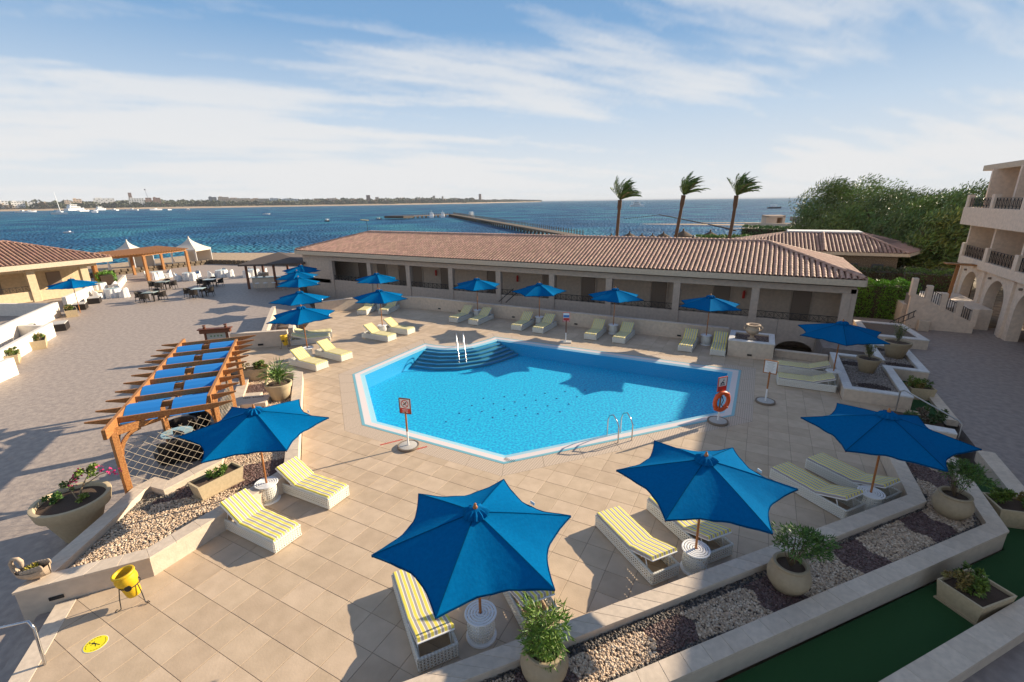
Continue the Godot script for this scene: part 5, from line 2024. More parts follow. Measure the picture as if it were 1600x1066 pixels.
# ---------------------------------------------------------------- pergola
func make_pergola() -> void:
	var t := thing("pergola", "slatted wooden pergola with woven blue cloth strips and rope net", "pergola")
	var d := Vector2(-0.777, -0.629)         # long axis
	var n := Vector2(0.629, -0.777)          # across, towards the planter
	var L0 := Vector2(-13.75, -4.62)
	var R0 := Vector2(-13.60, -7.02)
	var yb := 1.98
	var P := func(q: Vector2, y: float) -> Vector3: return V(q.x, y, q.y)
	var L1 := L0 + d * 7.7
	var R1 := R0 + d * 5.3
	var b: MB
	for q in [[L0, L1], [R0, R1]]:
		b = MB.new()
		b.bar(P.call(q[0] - d * 0.45, yb + 0.14), P.call(q[1] + d * 0.5, yb + 0.14), 0.09, 0.26, 0.008)
		part(t, "beam", b, M.wood_pergola)
	b = MB.new()
	b.bar(P.call(L0, yb - 0.01), P.call(R0, yb - 0.01), 0.085, 0.19, 0.008)
	part(t, "end_beam", b, M.wood_pergola)
	b = MB.new()
	b.bar(P.call(L1, yb - 0.01), P.call(R1 + d * 0.6, yb - 0.01), 0.085, 0.19, 0.008)
	part(t, "end_beam", b, M.wood_pergola)
	# posts, with braces at the near end
	for q in [[L0, -0.3], [L0 + d * 3.8, -0.3], [L1, -0.3], [R0, 0.28], [R0 + d * 2.7, 0.28], [R1, 0.28]]:
		b = MB.new()
		b.bar(P.call(q[0], q[1]), P.call(q[0], yb + 0.012), 0.15, 0.15, 0.012)
		part(t, "post", b, M.wood_pergola)
	var e := (R0 - L0).normalized()
	for q in [[L0, e], [R0, -e], [L0, d], [R0, d], [L0 + d * 3.8, d], [L0 + d * 3.8, -d]]:
		b = MB.new()
		var pp := PackedVector3Array()
		for k in 6:
			var a := PI * 0.5 * k / 5.0
			pp.append(P.call(q[0] + q[1] * (0.07 + 0.5 * (1.0 - cos(a))), yb - 0.1 - 0.55 * (1.0 - sin(a))))
		for k in 5:
			b.bar(pp[k], pp[k + 1], 0.06, 0.09)
		part(t, "brace", b, M.wood_pergola)
	# rafters with pointed tails
	var cnt := 11
	for i in cnt:
		var s := 0.35 + 7.25 * i / (cnt - 1.0)
		var c := L0 + d * s
		var wid := 2.0 + 0.0
		var a := c - n * 0.62
		var z := c + n * (wid + 0.62)
		b = MB.new()
		b.bar(P.call(c - n * 0.1, yb + 0.17), P.call(c + n * (wid + 0.1), yb + 0.17), 0.05, 0.16, 0.005)
		for q in [[c - n * 0.1, a], [c + n * (wid + 0.1), z]]:
			var x: Vector2 = (q[1] - q[0]).normalized()
			var sd := Vector2(-x.y, x.x) * 0.025
			var top0: Vector3 = P.call(q[0], yb + 0.25); var bot0: Vector3 = P.call(q[0], yb + 0.09); var tip: Vector3 = P.call(q[1], yb + 0.25); var tipb: Vector3 = P.call(q[1], yb + 0.22)
			var w := V(sd.x, 0, sd.y)
			b.quad(top0 - w, tip - w, tipb - w, bot0 - w, -w)
			b.quad(top0 + w, tip + w, tipb + w, bot0 + w, w)
			b.quad(top0 - w, tip - w, tip + w, top0 + w, Vector3.UP)
			b.quad(bot0 - w, tipb - w, tipb + w, bot0 + w, Vector3.DOWN)
			b.quad(tip - w, tipb - w, tipb + w, tip + w, V(x.x, 0, x.y))
		part(t, "rafter", b, M.wood_pergola)
	# cloth strips woven over one rafter and under the next, in two columns
	for i in range(0, cnt - 1, 2):
		for col in 2:
			b = MB.new()
			for k in 16:
				var yy := []
				var cc := []
				for ek in [k, k + 1]:
					var u: float = ek / 16.0
					var s: float = 0.35 + 7.25 * (i + 2.0 * u) / (cnt - 1.0)
					cc.append(L0 + d * s)
					yy.append(yb + 0.165 - 0.115 * cos(TAU * u) + 0.006 * sin(ek * 2.7 + col))
				var n0 := n * (0.06 if col == 0 else 1.12)
				var n1 := n * (0.86 if col == 0 else 1.92)
				b.quad(P.call(cc[0] + n0, yy[0]), P.call(cc[0] + n1, yy[0]), P.call(cc[1] + n1, yy[1]), P.call(cc[1] + n0, yy[1]), Vector3.UP)
			part(t, "cloth_strip", b, M.blue_cloth)
	# centre stiffener
	b = MB.new()
	b.bar(P.call(L0 + n * 1.0 + d * 0.2, yb + 0.03), P.call(L0 + n * 1.0 + d * 7.5, yb + 0.03), 0.05, 0.1)
	part(t, "middle_beam", b, M.wood_pergola)
	# rope net on the near end and along the planter side
	b = MB.new()
	for q in [[L0, R0], [R0, R0 + d * 2.7]]:
		var A: Vector2 = q[0]
		var B: Vector2 = q[1]
		var W := (B - A).length()
		var Hh := 1.65
		var stepn := 0.25
		var m := int((W + Hh) / stepn)
		for k in m:
			for sg in [0, 1]:
				var x0 := k * stepn - Hh
				var pa := Vector2(maxf(x0, 0.0), maxf(0.0, -x0))
				var pb := Vector2(minf(x0 + Hh, W), minf(Hh, W - x0))
				if pb.x <= pa.x: continue
				if sg == 1:
					pa.x = W - pa.x; pb.x = W - pb.x
				var sag := func(v: Vector2) -> Vector3:
					var g := A.lerp(B, v.x / W)
					return V(g.x, 0.02 + v.y - 0.1 * sin(PI * v.x / W) * (v.y / Hh), g.y)
				var pth := PackedVector3Array()
				for j in 5:
					pth.append(sag.call(pa.lerp(pb, j / 4.0)))
				b.tube(pth, [0.0045], 4, false)
	part(t, "rope_net", b, M.net)

	# seats and table in its shade
	for q in [[-15.6, -6.5, 0.6], [-16.4, -7.3, 2.4], [-15.1, -7.0, -0.4], [-17.2, -8.2, 1.5]]:
		var c := thing("tub_seat", "black rattan tub seat in the shade of the pergola", "chair", V(q[0], -0.3, q[1]), q[2], "black tub seats under the pergola")
		b = MB.new()
		b.lathe([Vector2(0, 0.02), Vector2(0.36, 0.02), Vector2(0.42, 0.2), Vector2(0.43, 0.42), Vector2(0.0, 0.42)], 24)
		part(c, "seat", b, M.rattan_dark)
		b = MB.new()
		b.lathe([Vector2(0.43, 0.40), Vector2(0.46, 0.62), Vector2(0.45, 0.80), Vector2(0.40, 0.80), Vector2(0.37, 0.44)], 20, Vector3.ZERO, Basis.IDENTITY, -1.7, 1.7)
		part(c, "backrest", b, M.rattan_dark)
	var tb := thing("round_glass_table", "round glass table between the black tub seats under the pergola", "table", V(-15.95, -0.3, -6.95))
	b = MB.new()
	b.lathe([Vector2(0.0, 0.0), Vector2(0.28, 0.0), Vector2(0.1, 0.3), Vector2(0.3, 0.66)], 20)
	part(tb, "pedestal", b, M.rattan_dark)
	b = MB.new()
	b.lathe([Vector2(0.0, 0.665), Vector2(0.44, 0.665), Vector2(0.44, 0.68), Vector2(0.0, 0.68)], 30)
	part(tb, "table_top", b, M.glass_top)

func notice_board() -> void:
	var t := thing("notice_board", "dark wooden notice board with a tiled roof strip beside the corner wall", "notice board", V(-24.85, -0.3, -13.65), 0.74)
	var b: MB
	for s in [-1.0, 1.0]:
		b = MB.new()
		b.box(V(s * 0.5, 0.8, 0), V(0.11, 1.6, 0.11), Basis.IDENTITY, 0.008)
		b.box(V(s * 0.5, 1.66, 0), V(0.13, 0.06, 0.13), Basis.IDENTITY, 0.01)
		part(t, "post", b, M.wood_dark)
	b = MB.new()
	b.box(V(0, 1.36, 0.03), V(1.45, 0.2, 0.26), Basis.IDENTITY, 0.02)
	b.box(V(0, 1.48, 0.03), V(1.6, 0.05, 0.34), Basis.IDENTITY, 0.015)
	part(t, "header", b, M.wood_dark)
	b = MB.new()
	b.box(V(0, 0.88, 0.02), V(0.9, 0.72, 0.03))
	part(t, "panel", b, mat(0.40, 0.42, 0.38, 0.3))
	b = MB.new()
	for k in 4:
		b.ellipsoid(V(-0.24 + 0.16 * k, 1.08, 0.038), V(0.045, 0.05, 0.004), 4, 8)
	part(t, "emblem", b, mat(0.12, 0.22, 0.10, 0.5))

func make_misc() -> void:
	# sticker on the floor by the steps
	var t := thing("floor_sticker", "yellow oval slip warning sticker on the pale deck tiles", "sticker", V(-9.52, 0.002, -2.16), 0.0)
	var b := MB.new()
	var q := PackedVector2Array()
	for k in 36:
		var a := TAU * k / 36.0
		q.append(Vector2(cos(a) * 0.17, sin(a) * 0.17))
	b.prism(q, 0.0, 0.003)
	part(t, "disc", b, M.yellow_sticker)
	b = MB.new()
	var ring := MB.inset(q, -0.008)
	b.prism(ring, 0.0, 0.0012)
	part(t, "rim", b, M.sign_white)
	b = MB.new()
	b.bar(V(-0.075, 0.0042, 0.03), V(0.0, 0.0042, 0.0), 0.022, 0.001)
	b.bar(V(0.0, 0.0042, 0.0), V(0.085, 0.0042, -0.025), 0.012, 0.001)
	b.bar(V(0.0, 0.0042, 0.0), V(0.055, 0.0042, 0.03), 0.012, 0.001)
	b.bar(V(-0.03, 0.0044, 0.015), V(-0.075, 0.0044, -0.01), 0.01, 0.001)
	b.bar(V(-0.03, 0.0044, 0.015), V(-0.04, 0.0044, 0.06), 0.01, 0.001)
	b.box(V(-0.1, 0.0042, 0.045), V(0.024, 0.001, 0.024))
	part(t, "figure", b, M.dark)
	b = MB.new()
	for k in 22:
		var a := TAU * k / 22.0
		if k % 11 in [4, 5]: continue
		b.box(V(cos(a) * 0.138, 0.0042, sin(a) * 0.138), V(0.010, 0.001, 0.020 + 0.004 * (k % 3)), Basis(Vector3.UP, -a))
	part(t, "lettering", b, M.dark)
	yellow_bin("yellow clay litter bin on an iron stand by the planter corner near the floor sticker", V(-9.92, 0.0, -2.95), 0.9)
	yellow_bin("yellow clay litter bin on an iron stand against the corner wall by the stacked loungers", V(-21.75, 0.0, -15.35), 0.3)
	swan(V(-11.72, 0.47, -2.18), 0.62)
	rail_tube("steel_handrail", "polished steel handrail beside the deck steps and the floor sticker", [[V(-9.82, 0.0, -1.58), V(-9.86, 0.72, -1.62), V(-9.95, 0.84, -1.60), V(-10.25, 0.82, -1.32), V(-11.2, 0.42, -0.42), V(-11.25, 0.35, -0.37), V(-11.25, -0.3, -0.37)]], 0.024, M.steel)
	for k in 2:
		b = MB.new()
	# pool ladders
	var l := thing("pool_ladder", "chrome pool ladder on the near pool edge", "pool ladder")
	for s in [[-3.25, -13.22], [-2.90, -13.57]]:
		b = MB.new()
		var o := Vector2(-0.70, -0.64)
		b.tube(PackedVector3Array([V(s[0], 0, s[1]), V(s[0], 0.55, s[1]), V(s[0] + o.x * 0.12, 0.70, s[1] + o.y * 0.12), V(s[0] + o.x * 0.35, 0.82, s[1] + o.y * 0.35), V(s[0] + o.x * 0.58, 0.70, s[1] + o.y * 0.58), V(s[0] + o.x * 0.68, 0.5, s[1] + o.y * 0.68), V(s[0] + o.x * 0.70, -0.68, s[1] + o.y * 0.70)]), [0.022], 10)
		part(l, "rail", b, M.steel)
	for k in 3:
		b = MB.new()
		b.bar(V(-3.25 - 0.49, -0.14 - 0.2 * k, -13.22 - 0.448), V(-2.90 - 0.49, -0.14 - 0.2 * k, -13.57 - 0.448), 0.09, 0.03, 0.006)
		part(l, "rung", b, M.steel)
	l = thing("pool_handrail", "chrome double handrail standing over the curved pool steps", "handrail")
	for s in [-0.18, 0.18]:
		b = MB.new()
		var c: Vector2 = Vector2(-13.5, -19.6) + Vector2(0.78, -0.62) * s
		var o := Vector2(0.64, 0.77)
		b.tube(PackedVector3Array([V(c.x - 0.1, 0.0, c.y - 0.12), V(c.x - 0.1, 0.62, c.y - 0.12), V(c.x - 0.05, 0.72, c.y - 0.06), V(c.x + o.x * 0.12, 0.76, c.y + o.y * 0.12), V(c.x + o.x * 0.24, 0.66, c.y + o.y * 0.24), V(c.x + o.x * 1.3, -0.6, c.y + o.y * 1.3)]), [0.022], 10)
		part(l, "rail", b, M.steel)
	# red paint lines at the left sign
	t = thing("red_floor_marks", "two faded red paint strips on the deck under the no diving sign", "marking")
	for s in [[-9.55, -10.35, -9.95, -9.75], [-8.55, -10.33, -8.95, -9.75]]:
		b = MB.new()
		b.bar(V(s[0], 0.004, s[1]), V(s[2], 0.004, s[3]), 0.07, 0.003)
		part(t, "paint_strip", b, M.red_paint)
	sign_post("no diving sign with red roundel on a round concrete foot by two red marks", V(-9.06, 0.0, -10.05), 0.2, 0)
	sign_post("pool rules sign with red band on the post carrying the life ring", V(-0.58, 0.0, -16.15), 0.85, 1)
	sign_post("wood framed notice with grey lettering on a round concrete foot beside two loungers", V(0.86, 0.0, -18.7), -0.15, 2)
	sign_post("small sign with blue and red bands on a square foot at the far pool edge", V(-8.74, 0.0, -22.75), 0.35, 3)
	# stone urn
	t = thing("stone_urn", "stone urn with two handles on the square planter", "urn", V(0.15, 0.70, -25.0))
	b = MB.new()
	b.lathe([Vector2(0.0, 0.0), Vector2(0.2, 0.0), Vector2(0.2, 0.05), Vector2(0.1, 0.1), Vector2(0.08, 0.2), Vector2(0.14, 0.26), Vector2(0.27, 0.34), Vector2(0.32, 0.46), Vector2(0.30, 0.58), Vector2(0.24, 0.64), Vector2(0.25, 0.68), Vector2(0.33, 0.72), Vector2(0.33, 0.75), Vector2(0.22, 0.74), Vector2(0.2, 0.66), Vector2(0, 0.6)], 30)
	part(t, "bowl", b, M.clay_pink)
	for s in [-1.0, 1.0]:
		b = MB.new()
		b.tube(PackedVector3Array([V(s * 0.30, 0.45, 0), V(s * 0.40, 0.52, 0), V(s * 0.42, 0.62, 0), V(s * 0.34, 0.68, 0), V(s * 0.26, 0.66, 0)]), [0.025], 8)
		part(t, "handle", b, M.clay_pink)
	# pots
	rng.seed = 71
	pot_round("round clay pot with feathery bush in the pebbles nearest the front parasol", V(-2.17, 0.3, -5.02), 1.12, 0)
	pot_round("round clay pot with low spreading bush in the middle of the long pebble bed", V(1.22, 0.3, -8.68), 1.12, 1)
	pot_round("round clay pot with spreading bush in the sharp corner of the pebble bed", V(4.62, 0.3, -12.78), 1.12, 1)
	pot_cone("conical_pot", "conical clay pot with leafy stem in front of the white capped planter step", V(4.55, 0.34, -23.1), 0.26, 0.42, 0.62, M.clay, 1)
	pot_cone("conical_pot", "larger conical clay pot with sparse stems at the far end of the white capped planter", V(6.0, 0.34, -25.9), 0.32, 0.52, 0.75, M.clay, 1)
	pot_cone("yucca_pot", "pale conical pot with arching yucca in the planter beside the pergola", V(-15.45, 0.3, -10.35), 0.30, 0.47, 0.66, M.clay_light, 0)
	trough("pale trough with small green shoots in the pebbles beside the pergola", V(-11.75, 0.3, -5.75), -0.55 + PI / 2 + 0.5, 1.15, 0.5, 0.42, 0)
	trough("pale trough with yellow flowers at the far end of the pergola planter", V(-18.2, 0.3, -11.3), 0.7, 1.0, 0.5, 0.5, 1)
	trough("square clay trough standing alone on the green turf", V(4.3, 0.012, -10.1), 0.78, 0.92, 0.72, 0.42, 1)
	trough("brown clay trough with leafy green plant beside the kerb wall", V(6.02, 0.012, -13.7), 0.2, 0.95, 0.7, 0.45, 1)
	trough("clay trough with dry shrub on the dark turf beside the stepped planter", V(6.0, 0.012, -21.7), 0.2, 0.8, 0.6, 0.45, 1)
	trough("low trough with ochre flowers on the terrace by the white garden wall end", V(-33.7, -0.3, -8.15), -0.35, 1.5, 0.7, 0.5, 1)
	trough("low trough with ochre flowers midway along the white garden wall", V(-36.0, -0.3, -10.0), -0.35, 1.5, 0.7, 0.5, 1)
	trough("low trough beside the parasol on the left terrace", V(-44.6, -0.3, -14.6), -0.3, 1.9, 0.7, 0.5, 1)
	# plants growing round the ramp rail
	t = thing("rail_plants", "dark leafy plants growing around the grey handrail", "plants", V(5.2, 0.0, -18.4))
	b = MB.new()
	b.use_c = true
	for k in 5:
		bush(b, V(-0.4 + 0.28 * k, 0.35 + 0.1 * (k % 2), 0.3 - 0.2 * k), V(0.24, 0.3, 0.22), 260, 0.11, 0.05, [Color(0.06, 0.11, 0.035), Color(0.09, 0.14, 0.05), Color(0.13, 0.10, 0.07)][k % 3])
	part(t, "foliage", b, M.leaf)
	b = MB.new()
	b.prism(PackedVector2Array([Vector2(-0.7, 0.5), Vector2(0.8, 0.5), Vector2(0.8, -0.9), Vector2(-0.7, -0.9)]), 0.0, 0.2)
	part(t, "soil", b, M.soil)
	# big bougainvillea pot
	var p := pot_cone("bougainvillea_pot", "large round clay pot with flowering bougainvillea beside the pergola post", V(-13.82, -0.3, -3.55), 0.32, 0.72, 1.05, M.clay_light, 9)
	b = MB.new()
	b.use_c = true
	b.col = Color(0.30, 0.22, 0.14)
	var top := V(0.05, 0.93, -0.1)
	b.tube(PackedVector3Array([top, top + V(0.02, 0.3, -0.12), top + V(0.12, 0.62, -0.3)]), [0.03, 0.022, 0.012], 6)
	b.tube(PackedVector3Array([top, top + V(-0.1, 0.3, 0.05), top + V(-0.18, 0.5, 0.0)]), [0.02, 0.014, 0.006], 6)
	b.tube(PackedVector3Array([top + V(0.02, 0.3, -0.12), top + V(0.3, 0.55, -0.42), top + V(0.45, 0.6, -0.6)]), [0.014, 0.01, 0.005], 6)
	bush(b, top + V(0.12, 0.62, -0.3), V(0.24, 0.16, 0.24), 330, 0.075, 0.05, Color(0.16, 0.24, 0.04))
	bush(b, top + V(-0.2, 0.42, 0.0), V(0.16, 0.14, 0.14), 170, 0.07, 0.045, Color(0.12, 0.17, 0.05))
	bush(b, top + V(-0.38, 0.12, 0.32), V(0.17, 0.1, 0.17), 260, 0.08, 0.05, Color(0.08, 0.17, 0.035))
	bush(b, top + V(0.1, 0.12, -0.02), V(0.13, 0.1, 0.13), 140, 0.07, 0.05, Color(0.22, 0.27, 0.05))
	for c in [V(-0.05, 0.62, -0.15), V(0.02, 0.7, -0.2), V(-0.1, 0.52, -0.1), V(0.32, 0.72, -0.45), V(0.45, 0.6, -0.6), V(0.5, 0.55, -0.7), V(-0.12, 0.4, -0.02)]:
		for k in 16:
			var dd := rand_dir()
			b.col = leaf_tone(Color(0.55, 0.02, 0.16), 0.3)
			b.leaf(top + c + dd * 0.05, dd, dd.cross(rand_dir()).normalized(), 0.06, 0.045)
	part(p, "bougainvillea", b, M.leaf)
	# stone slab with letters and woven mat in the planter
	t = thing("memorial_slab", "cream stone slab with small dark letters in the pebbles by the yucca pot", "slab", V(-15.95, 0.3, -9.55), 0.68)
	b = MB.new()
	b.box(V(0, 0.09, 0), V(1.15, 0.18, 0.8), Basis.IDENTITY, 0.012)
	b.box(V(-0.35, 0.06, -0.65), V(0.9, 0.12, 0.5), Basis.IDENTITY, 0.012)
	part(t, "slab", b, M.cap_b)
	b = MB.new()
	for k in 11:
		if k == 4: continue
		b.box(V(-0.34 + 0.065 * k, 0.187, -0.22 + 0.01 * (k % 2)), V(0.035 + 0.008 * (k % 3), 0.012, 0.07), Basis(Vector3.UP, 0.2 * (k % 3)))
	part(t, "lettering", b, M.rubber)
	t = thing("woven_mat", "brown woven slat mat lying in the planter beside the pergola post", "mat", V(-16.6, 0.31, -9.35), 0.68)
	for k in 16:
		b = MB.new()
		b.box(V(-0.5 + 0.065 * k, 0.015, 0), V(0.05, 0.03, 1.2), Basis.IDENTITY, 0.006)
		part(t, "slat", b, M.thatch)

# ---------------------------------------------------------------- sea front, boats, far shore
func make_seafront() -> void:
	var b := MB.new()
	b.prism(poly([[-66.65, -24], [-82, -30], [-84, -48], [-62, -56], [-50, -43], [-57.0, -39.7], [-66.7, -37.8]]), -2.2, -0.5)
	struct("upper_beach", b, M.sand)
	var t := thing("sea_wall", "low rubble stone wall between the terrace and the beach", "wall")
	for q in [[[-66.4, -22.0], [-66.5, -37.6]], [[-66.5, -37.6], [-57.0, -39.6]], [[-57.0, -39.6], [-50.2, -41.8]]]:
		var A := Vector2(q[0][0], q[0][1]); var B := Vector2(q[1][0], q[1][1])
		var n := int((B - A).length() / 0.7)
		for k in n:
			for r in 2:
				b = MB.new()
				var c := A.lerp(B, (k + 0.5 + 0.25 * r) / n)
				b.box(V(c.x, -0.2 + 0.32 * r, c.y), V(0.66 * rng.randf_range(0.85, 1.0), 0.31, 0.45 * rng.randf_range(0.85, 1.1)), Basis(Vector3.UP, -atan2(B.y - A.y, B.x - A.x) + rng.randf_range(-0.06, 0.06)), 0.05)
				part(t, "stone", b, M.stone)
	# wooden shade frame
	t = thing("slatted_shade", "large wooden post frame with slatted flat top beside the cream guest house", "shade frame")
	var fr := [V(-57.6, 0, -21.6), V(-57.6, 0, -25.9), V(-59.2, 0, -31.0)]
	var bk := [V(-63.4, 0, -23.6), V(-64.2, 0, -27.6), V(-66.0, 0, -31.6)]
	for p in fr + bk:
		b = MB.new()
		b.bar(V(p.x, -0.3, p.z), V(p.x, 2.35, p.z), 0.26, 0.26, 0.02)
		part(t, "post", b, M.wood_far)
	for row in [fr, bk]:
		for k in 2:
			b = MB.new()
			b.bar(row[k] + V(0, 2.45, 0), row[k + 1] + V(0, 2.45, 0), 0.18, 0.24)
			part(t, "beam", b, M.wood_far)
	for k in 34:
		var s := k / 33.0 * 2.0
		var i := mini(int(s), 1)
		b = MB.new()
		b.bar(fr[i].lerp(fr[i + 1], s - i) + V(0.5, 2.6, 0.0), bk[i].lerp(bk[i + 1], s - i) + V(-0.5, 2.6, 0), 0.12, 0.07)
		part(t, "slat", b, M.wood_far)
	# tents
	for q in [[V(-71.6, -0.5, -38.2), "white pagoda tent with open side curtains on the sand", 0.5], [V(-73.6, -0.5, -31.6), "second white pagoda tent partly behind the wooden shade frame", 0.5]]:
		t = thing("pagoda_tent", q[1], "tent", q[0], q[2])
		var N := 8
		b = MB.new()
		for side in 4:
			var bs := Basis(Vector3.UP, side * PI / 2)
			for k in N:
				var f := func(s: float) -> Array:
					var w := 1.75 * pow(1.0 - s, 1.9) + 0.03
					return [V(-w, 2.0 + 1.75 * s, w), V(w, 2.0 + 1.75 * s, w)]
				var a: Array = f.call(float(k) / N)
				var c: Array = f.call(float(k + 1) / N)
				b.quad(bs * a[0], bs * a[1], bs * c[1], bs * c[0], bs * V(0, 0.4, 1))
			b.quad(bs * V(-1.78, 2.0, 1.78), bs * V(1.78, 2.0, 1.78), bs * V(1.78, 1.75, 1.78), bs * V(-1.78, 1.75, 1.78), bs * V(0, 0, 1))
		part(t, "canopy", b, M.canvas)
		for c in [[-1, -1], [-1, 1], [1, -1], [1, 1]]:
			b = MB.new()
			b.tube(PackedVector3Array([V(c[0] * 1.72, 0, c[1] * 1.72), V(c[0] * 1.72, 2.0, c[1] * 1.72)]), [0.05], 8)
			part(t, "pole", b, M.white_paint)
			b = MB.new()
			for j in 8:
				var y0 := 2.0 - 2.0 * j / 8.0
				var y1 := 2.0 - 2.0 * (j + 1) / 8.0
				var w0 := 0.16 + 0.22 * absf(cos(PI * j / 8.0)); var w1 := 0.16 + 0.22 * absf(cos(PI * (j + 1) / 8.0))
				b.quad(V(c[0] * 1.72, y0, c[1] * 1.72), V(c[0] * (1.72 - w0), y0, c[1] * 1.72), V(c[0] * (1.72 - w1), y1, c[1] * 1.72), V(c[0] * 1.72, y1, c[1] * 1.72), V(0, 0, c[1]))
			part(t, "curtain", b, M.canvas)
		b = MB.new()
		b.quad(V(-1.72, 0, -1.72), V(1.72, 0, -1.72), V(1.72, 2.0, -1.72), V(-1.72, 2.0, -1.72), V(0, 0, 1))
		part(t, "back_curtain", b, M.canvas)
	# bar with dark pyramid roof
	t = thing("pool_bar", "open bar pavilion with dark brown shingle roof at the building end", "bar", V(-42.2, -0.3, -30.6), 0.68)
	b = MB.new()
	var ap := V(0, 3.15, 0)
	var ec := [V(-2.9, 2.35, -2.9), V(2.9, 2.35, -2.9), V(2.9, 2.35, 2.9), V(-2.9, 2.35, 2.9)]
	for i in 4:
		b.ftri(ec[i], ec[(i + 1) % 4], ap, (ec[i] + ec[(i + 1) % 4]) * V(1, 0, 1) + V(0, 3, 0))
		b.quad(ec[i], ec[(i + 1) % 4], ec[(i + 1) % 4] - V(0, 0.14, 0), ec[i] - V(0, 0.14, 0), (ec[i] + ec[(i + 1) % 4]) * V(1, 0, 1))
	part(t, "roof", b, M.bar_roof)
	for c in [[-1, -1], [0, -1], [1, -1], [-1, 1], [0, 1], [1, 1], [-1, 0], [1, 0]]:
		b = MB.new()
		b.bar(V(c[0] * 2.4, 0, c[1] * 2.4), V(c[0] * 2.4, 2.4, c[1] * 2.4), 0.18, 0.18)
		part(t, "post", b, M.wood_dark)
	b = MB.new()
	for s in [[V(0, 0.5, 2.0), V(4.2, 1.0, 0.5)], [V(-2.0, 0.5, 0), V(0.5, 1.0, 3.6)], [V(2.0, 0.5, 0), V(0.5, 1.0, 3.6)]]:
		b.box(s[0], s[1])
	part(t, "counter", b, M.wall)
	b = MB.new()
	b.box(V(0, 1.03, 2.0), V(4.6, 0.06, 0.8))
	part(t, "counter_top", b, M.glass_top)
	# bar stools
	for k in 4:
		var st := thing("bar_stool", "pale bar stool standing in front of the open bar", "stool", V(-40.5 + 0.55 * k, -0.3, -27.6 - 0.45 * k + 0.9), 0.0, "bar stools at the pool bar")
		b = MB.new()
		b.lathe([Vector2(0, 0.74), Vector2(0.18, 0.74), Vector2(0.18, 0.79), Vector2(0, 0.80)], 14)
		part(st, "seat", b, M.white_cloth)
		for j in 4:
			var a := j * PI / 2 + 0.4
			b = MB.new()
			b.tube(PackedVector3Array([V(cos(a) * 0.12, 0.75, sin(a) * 0.12), V(cos(a) * 0.2, 0, sin(a) * 0.2)]), [0.016], 5)
			part(st, "leg", b, M.galv)
	# thatched beach parasols
	var pr := [[-27.5, -96.1, 1.0], [-24.0, -97.1, 1.15], [-21.6, -97.6, 1.0], [-19.6, -98.1, 1.0], [-18.6, -104.3, 1.0], [-16.5, -95.6, 0.95], [-13.9, -99.0, 1.35], [-9.0, -99.6, 1.3], [-11.6, -96.0, 1.0]]
	var first: Node3D = null
	for q in pr:
		if first == null:
			first = thing("thatch_parasol", "thatched beach parasol with pointed tuft on the sand behind the long roof", "parasol", V(q[0], -1.9, q[1]), 0.0, "thatched parasols on the beach")
			b = MB.new()
			b.lathe([Vector2(1.35, 1.75), Vector2(0.75, 2.08), Vector2(0.30, 2.3), Vector2(0.12, 2.45), Vector2(0.1, 2.62), Vector2(0.16, 2.7), Vector2(0.0, 2.72)], 18)
			b.lathe([Vector2(1.35, 1.75), Vector2(1.3, 1.6), Vector2(0.1, 2.05)], 18)
			part(first, "thatch", b, M.thatch)
			b = MB.new()
			b.tube(PackedVector3Array([V(0, -0.2, 0), V(0, 2.1, 0)]), [0.06], 6)
			part(first, "pole", b, M.bark)
		else:
			copy(first, V(q[0], -1.9, q[1]), rng.randf() * 3.0).scale = Vector3.ONE * q[2]
	# watch hut and its wall
	t = thing("beach_hut", "small tan beach hut with dark doorway on the spit", "hut", V(2.6, -2.3, -190.0), 0.3)
	b = MB.new()
	b.box(V(-2.6, 1.9, 0), V(0.8, 3.8, 5)); b.box(V(2.6, 1.9, 0), V(0.8, 3.8, 5)); b.box(V(0, 3.5, 0), V(6, 0.7, 5)); b.box(V(0, 1.9, -2.2), V(5, 3.8, 0.5)); b.box(V(-0.9, 1.9, 1.9), V(2.8, 3.8, 0.6))
	part(t, "wall", b, M.far_cream)
	b = MB.new()
	b.box(V(8.0, 2.6, 0), V(4.4, 1.4, 3)); b.box(V(8.0, 1.0, 0), V(3.0, 2.0, 2))
	part(t, "lifeguard_stand", b, M.far_grey)
	t = thing("beach_wall", "low tan wall running along the beach in front of the hut", "wall")
	b = MB.new()
	b.bar(V(-6, -1.6, -184), V(60, -1.6, -178), 1.0, 1.5)
	part(t, "wall", b, M.far_cream)
	hedge("beach_hedge", "bright green hedge on the beach behind the long tiled roof", V(-10.5, -1.9, -93), V(-2.0, -1.9, -96), 2.5, 2.6, Color(0.10, 0.20, 0.03), 3500, 0.3)
	hedge("beach_hedge", "long trimmed green hedge on the beach to the left of the trees", V(-3.5, -1.9, -110), V(9.5, -1.9, -104), 2.5, 3.6, Color(0.075, 0.15, 0.03), 5000, 0.3)

	# pier with piles and rail posts
	t = thing("pier", "long dark timber pier with railing running out to the moored boats", "pier")
	var pts := [V(-42, -1.5, -116), V(-207, -1.5, -297), V(-212, -1.5, -248)]
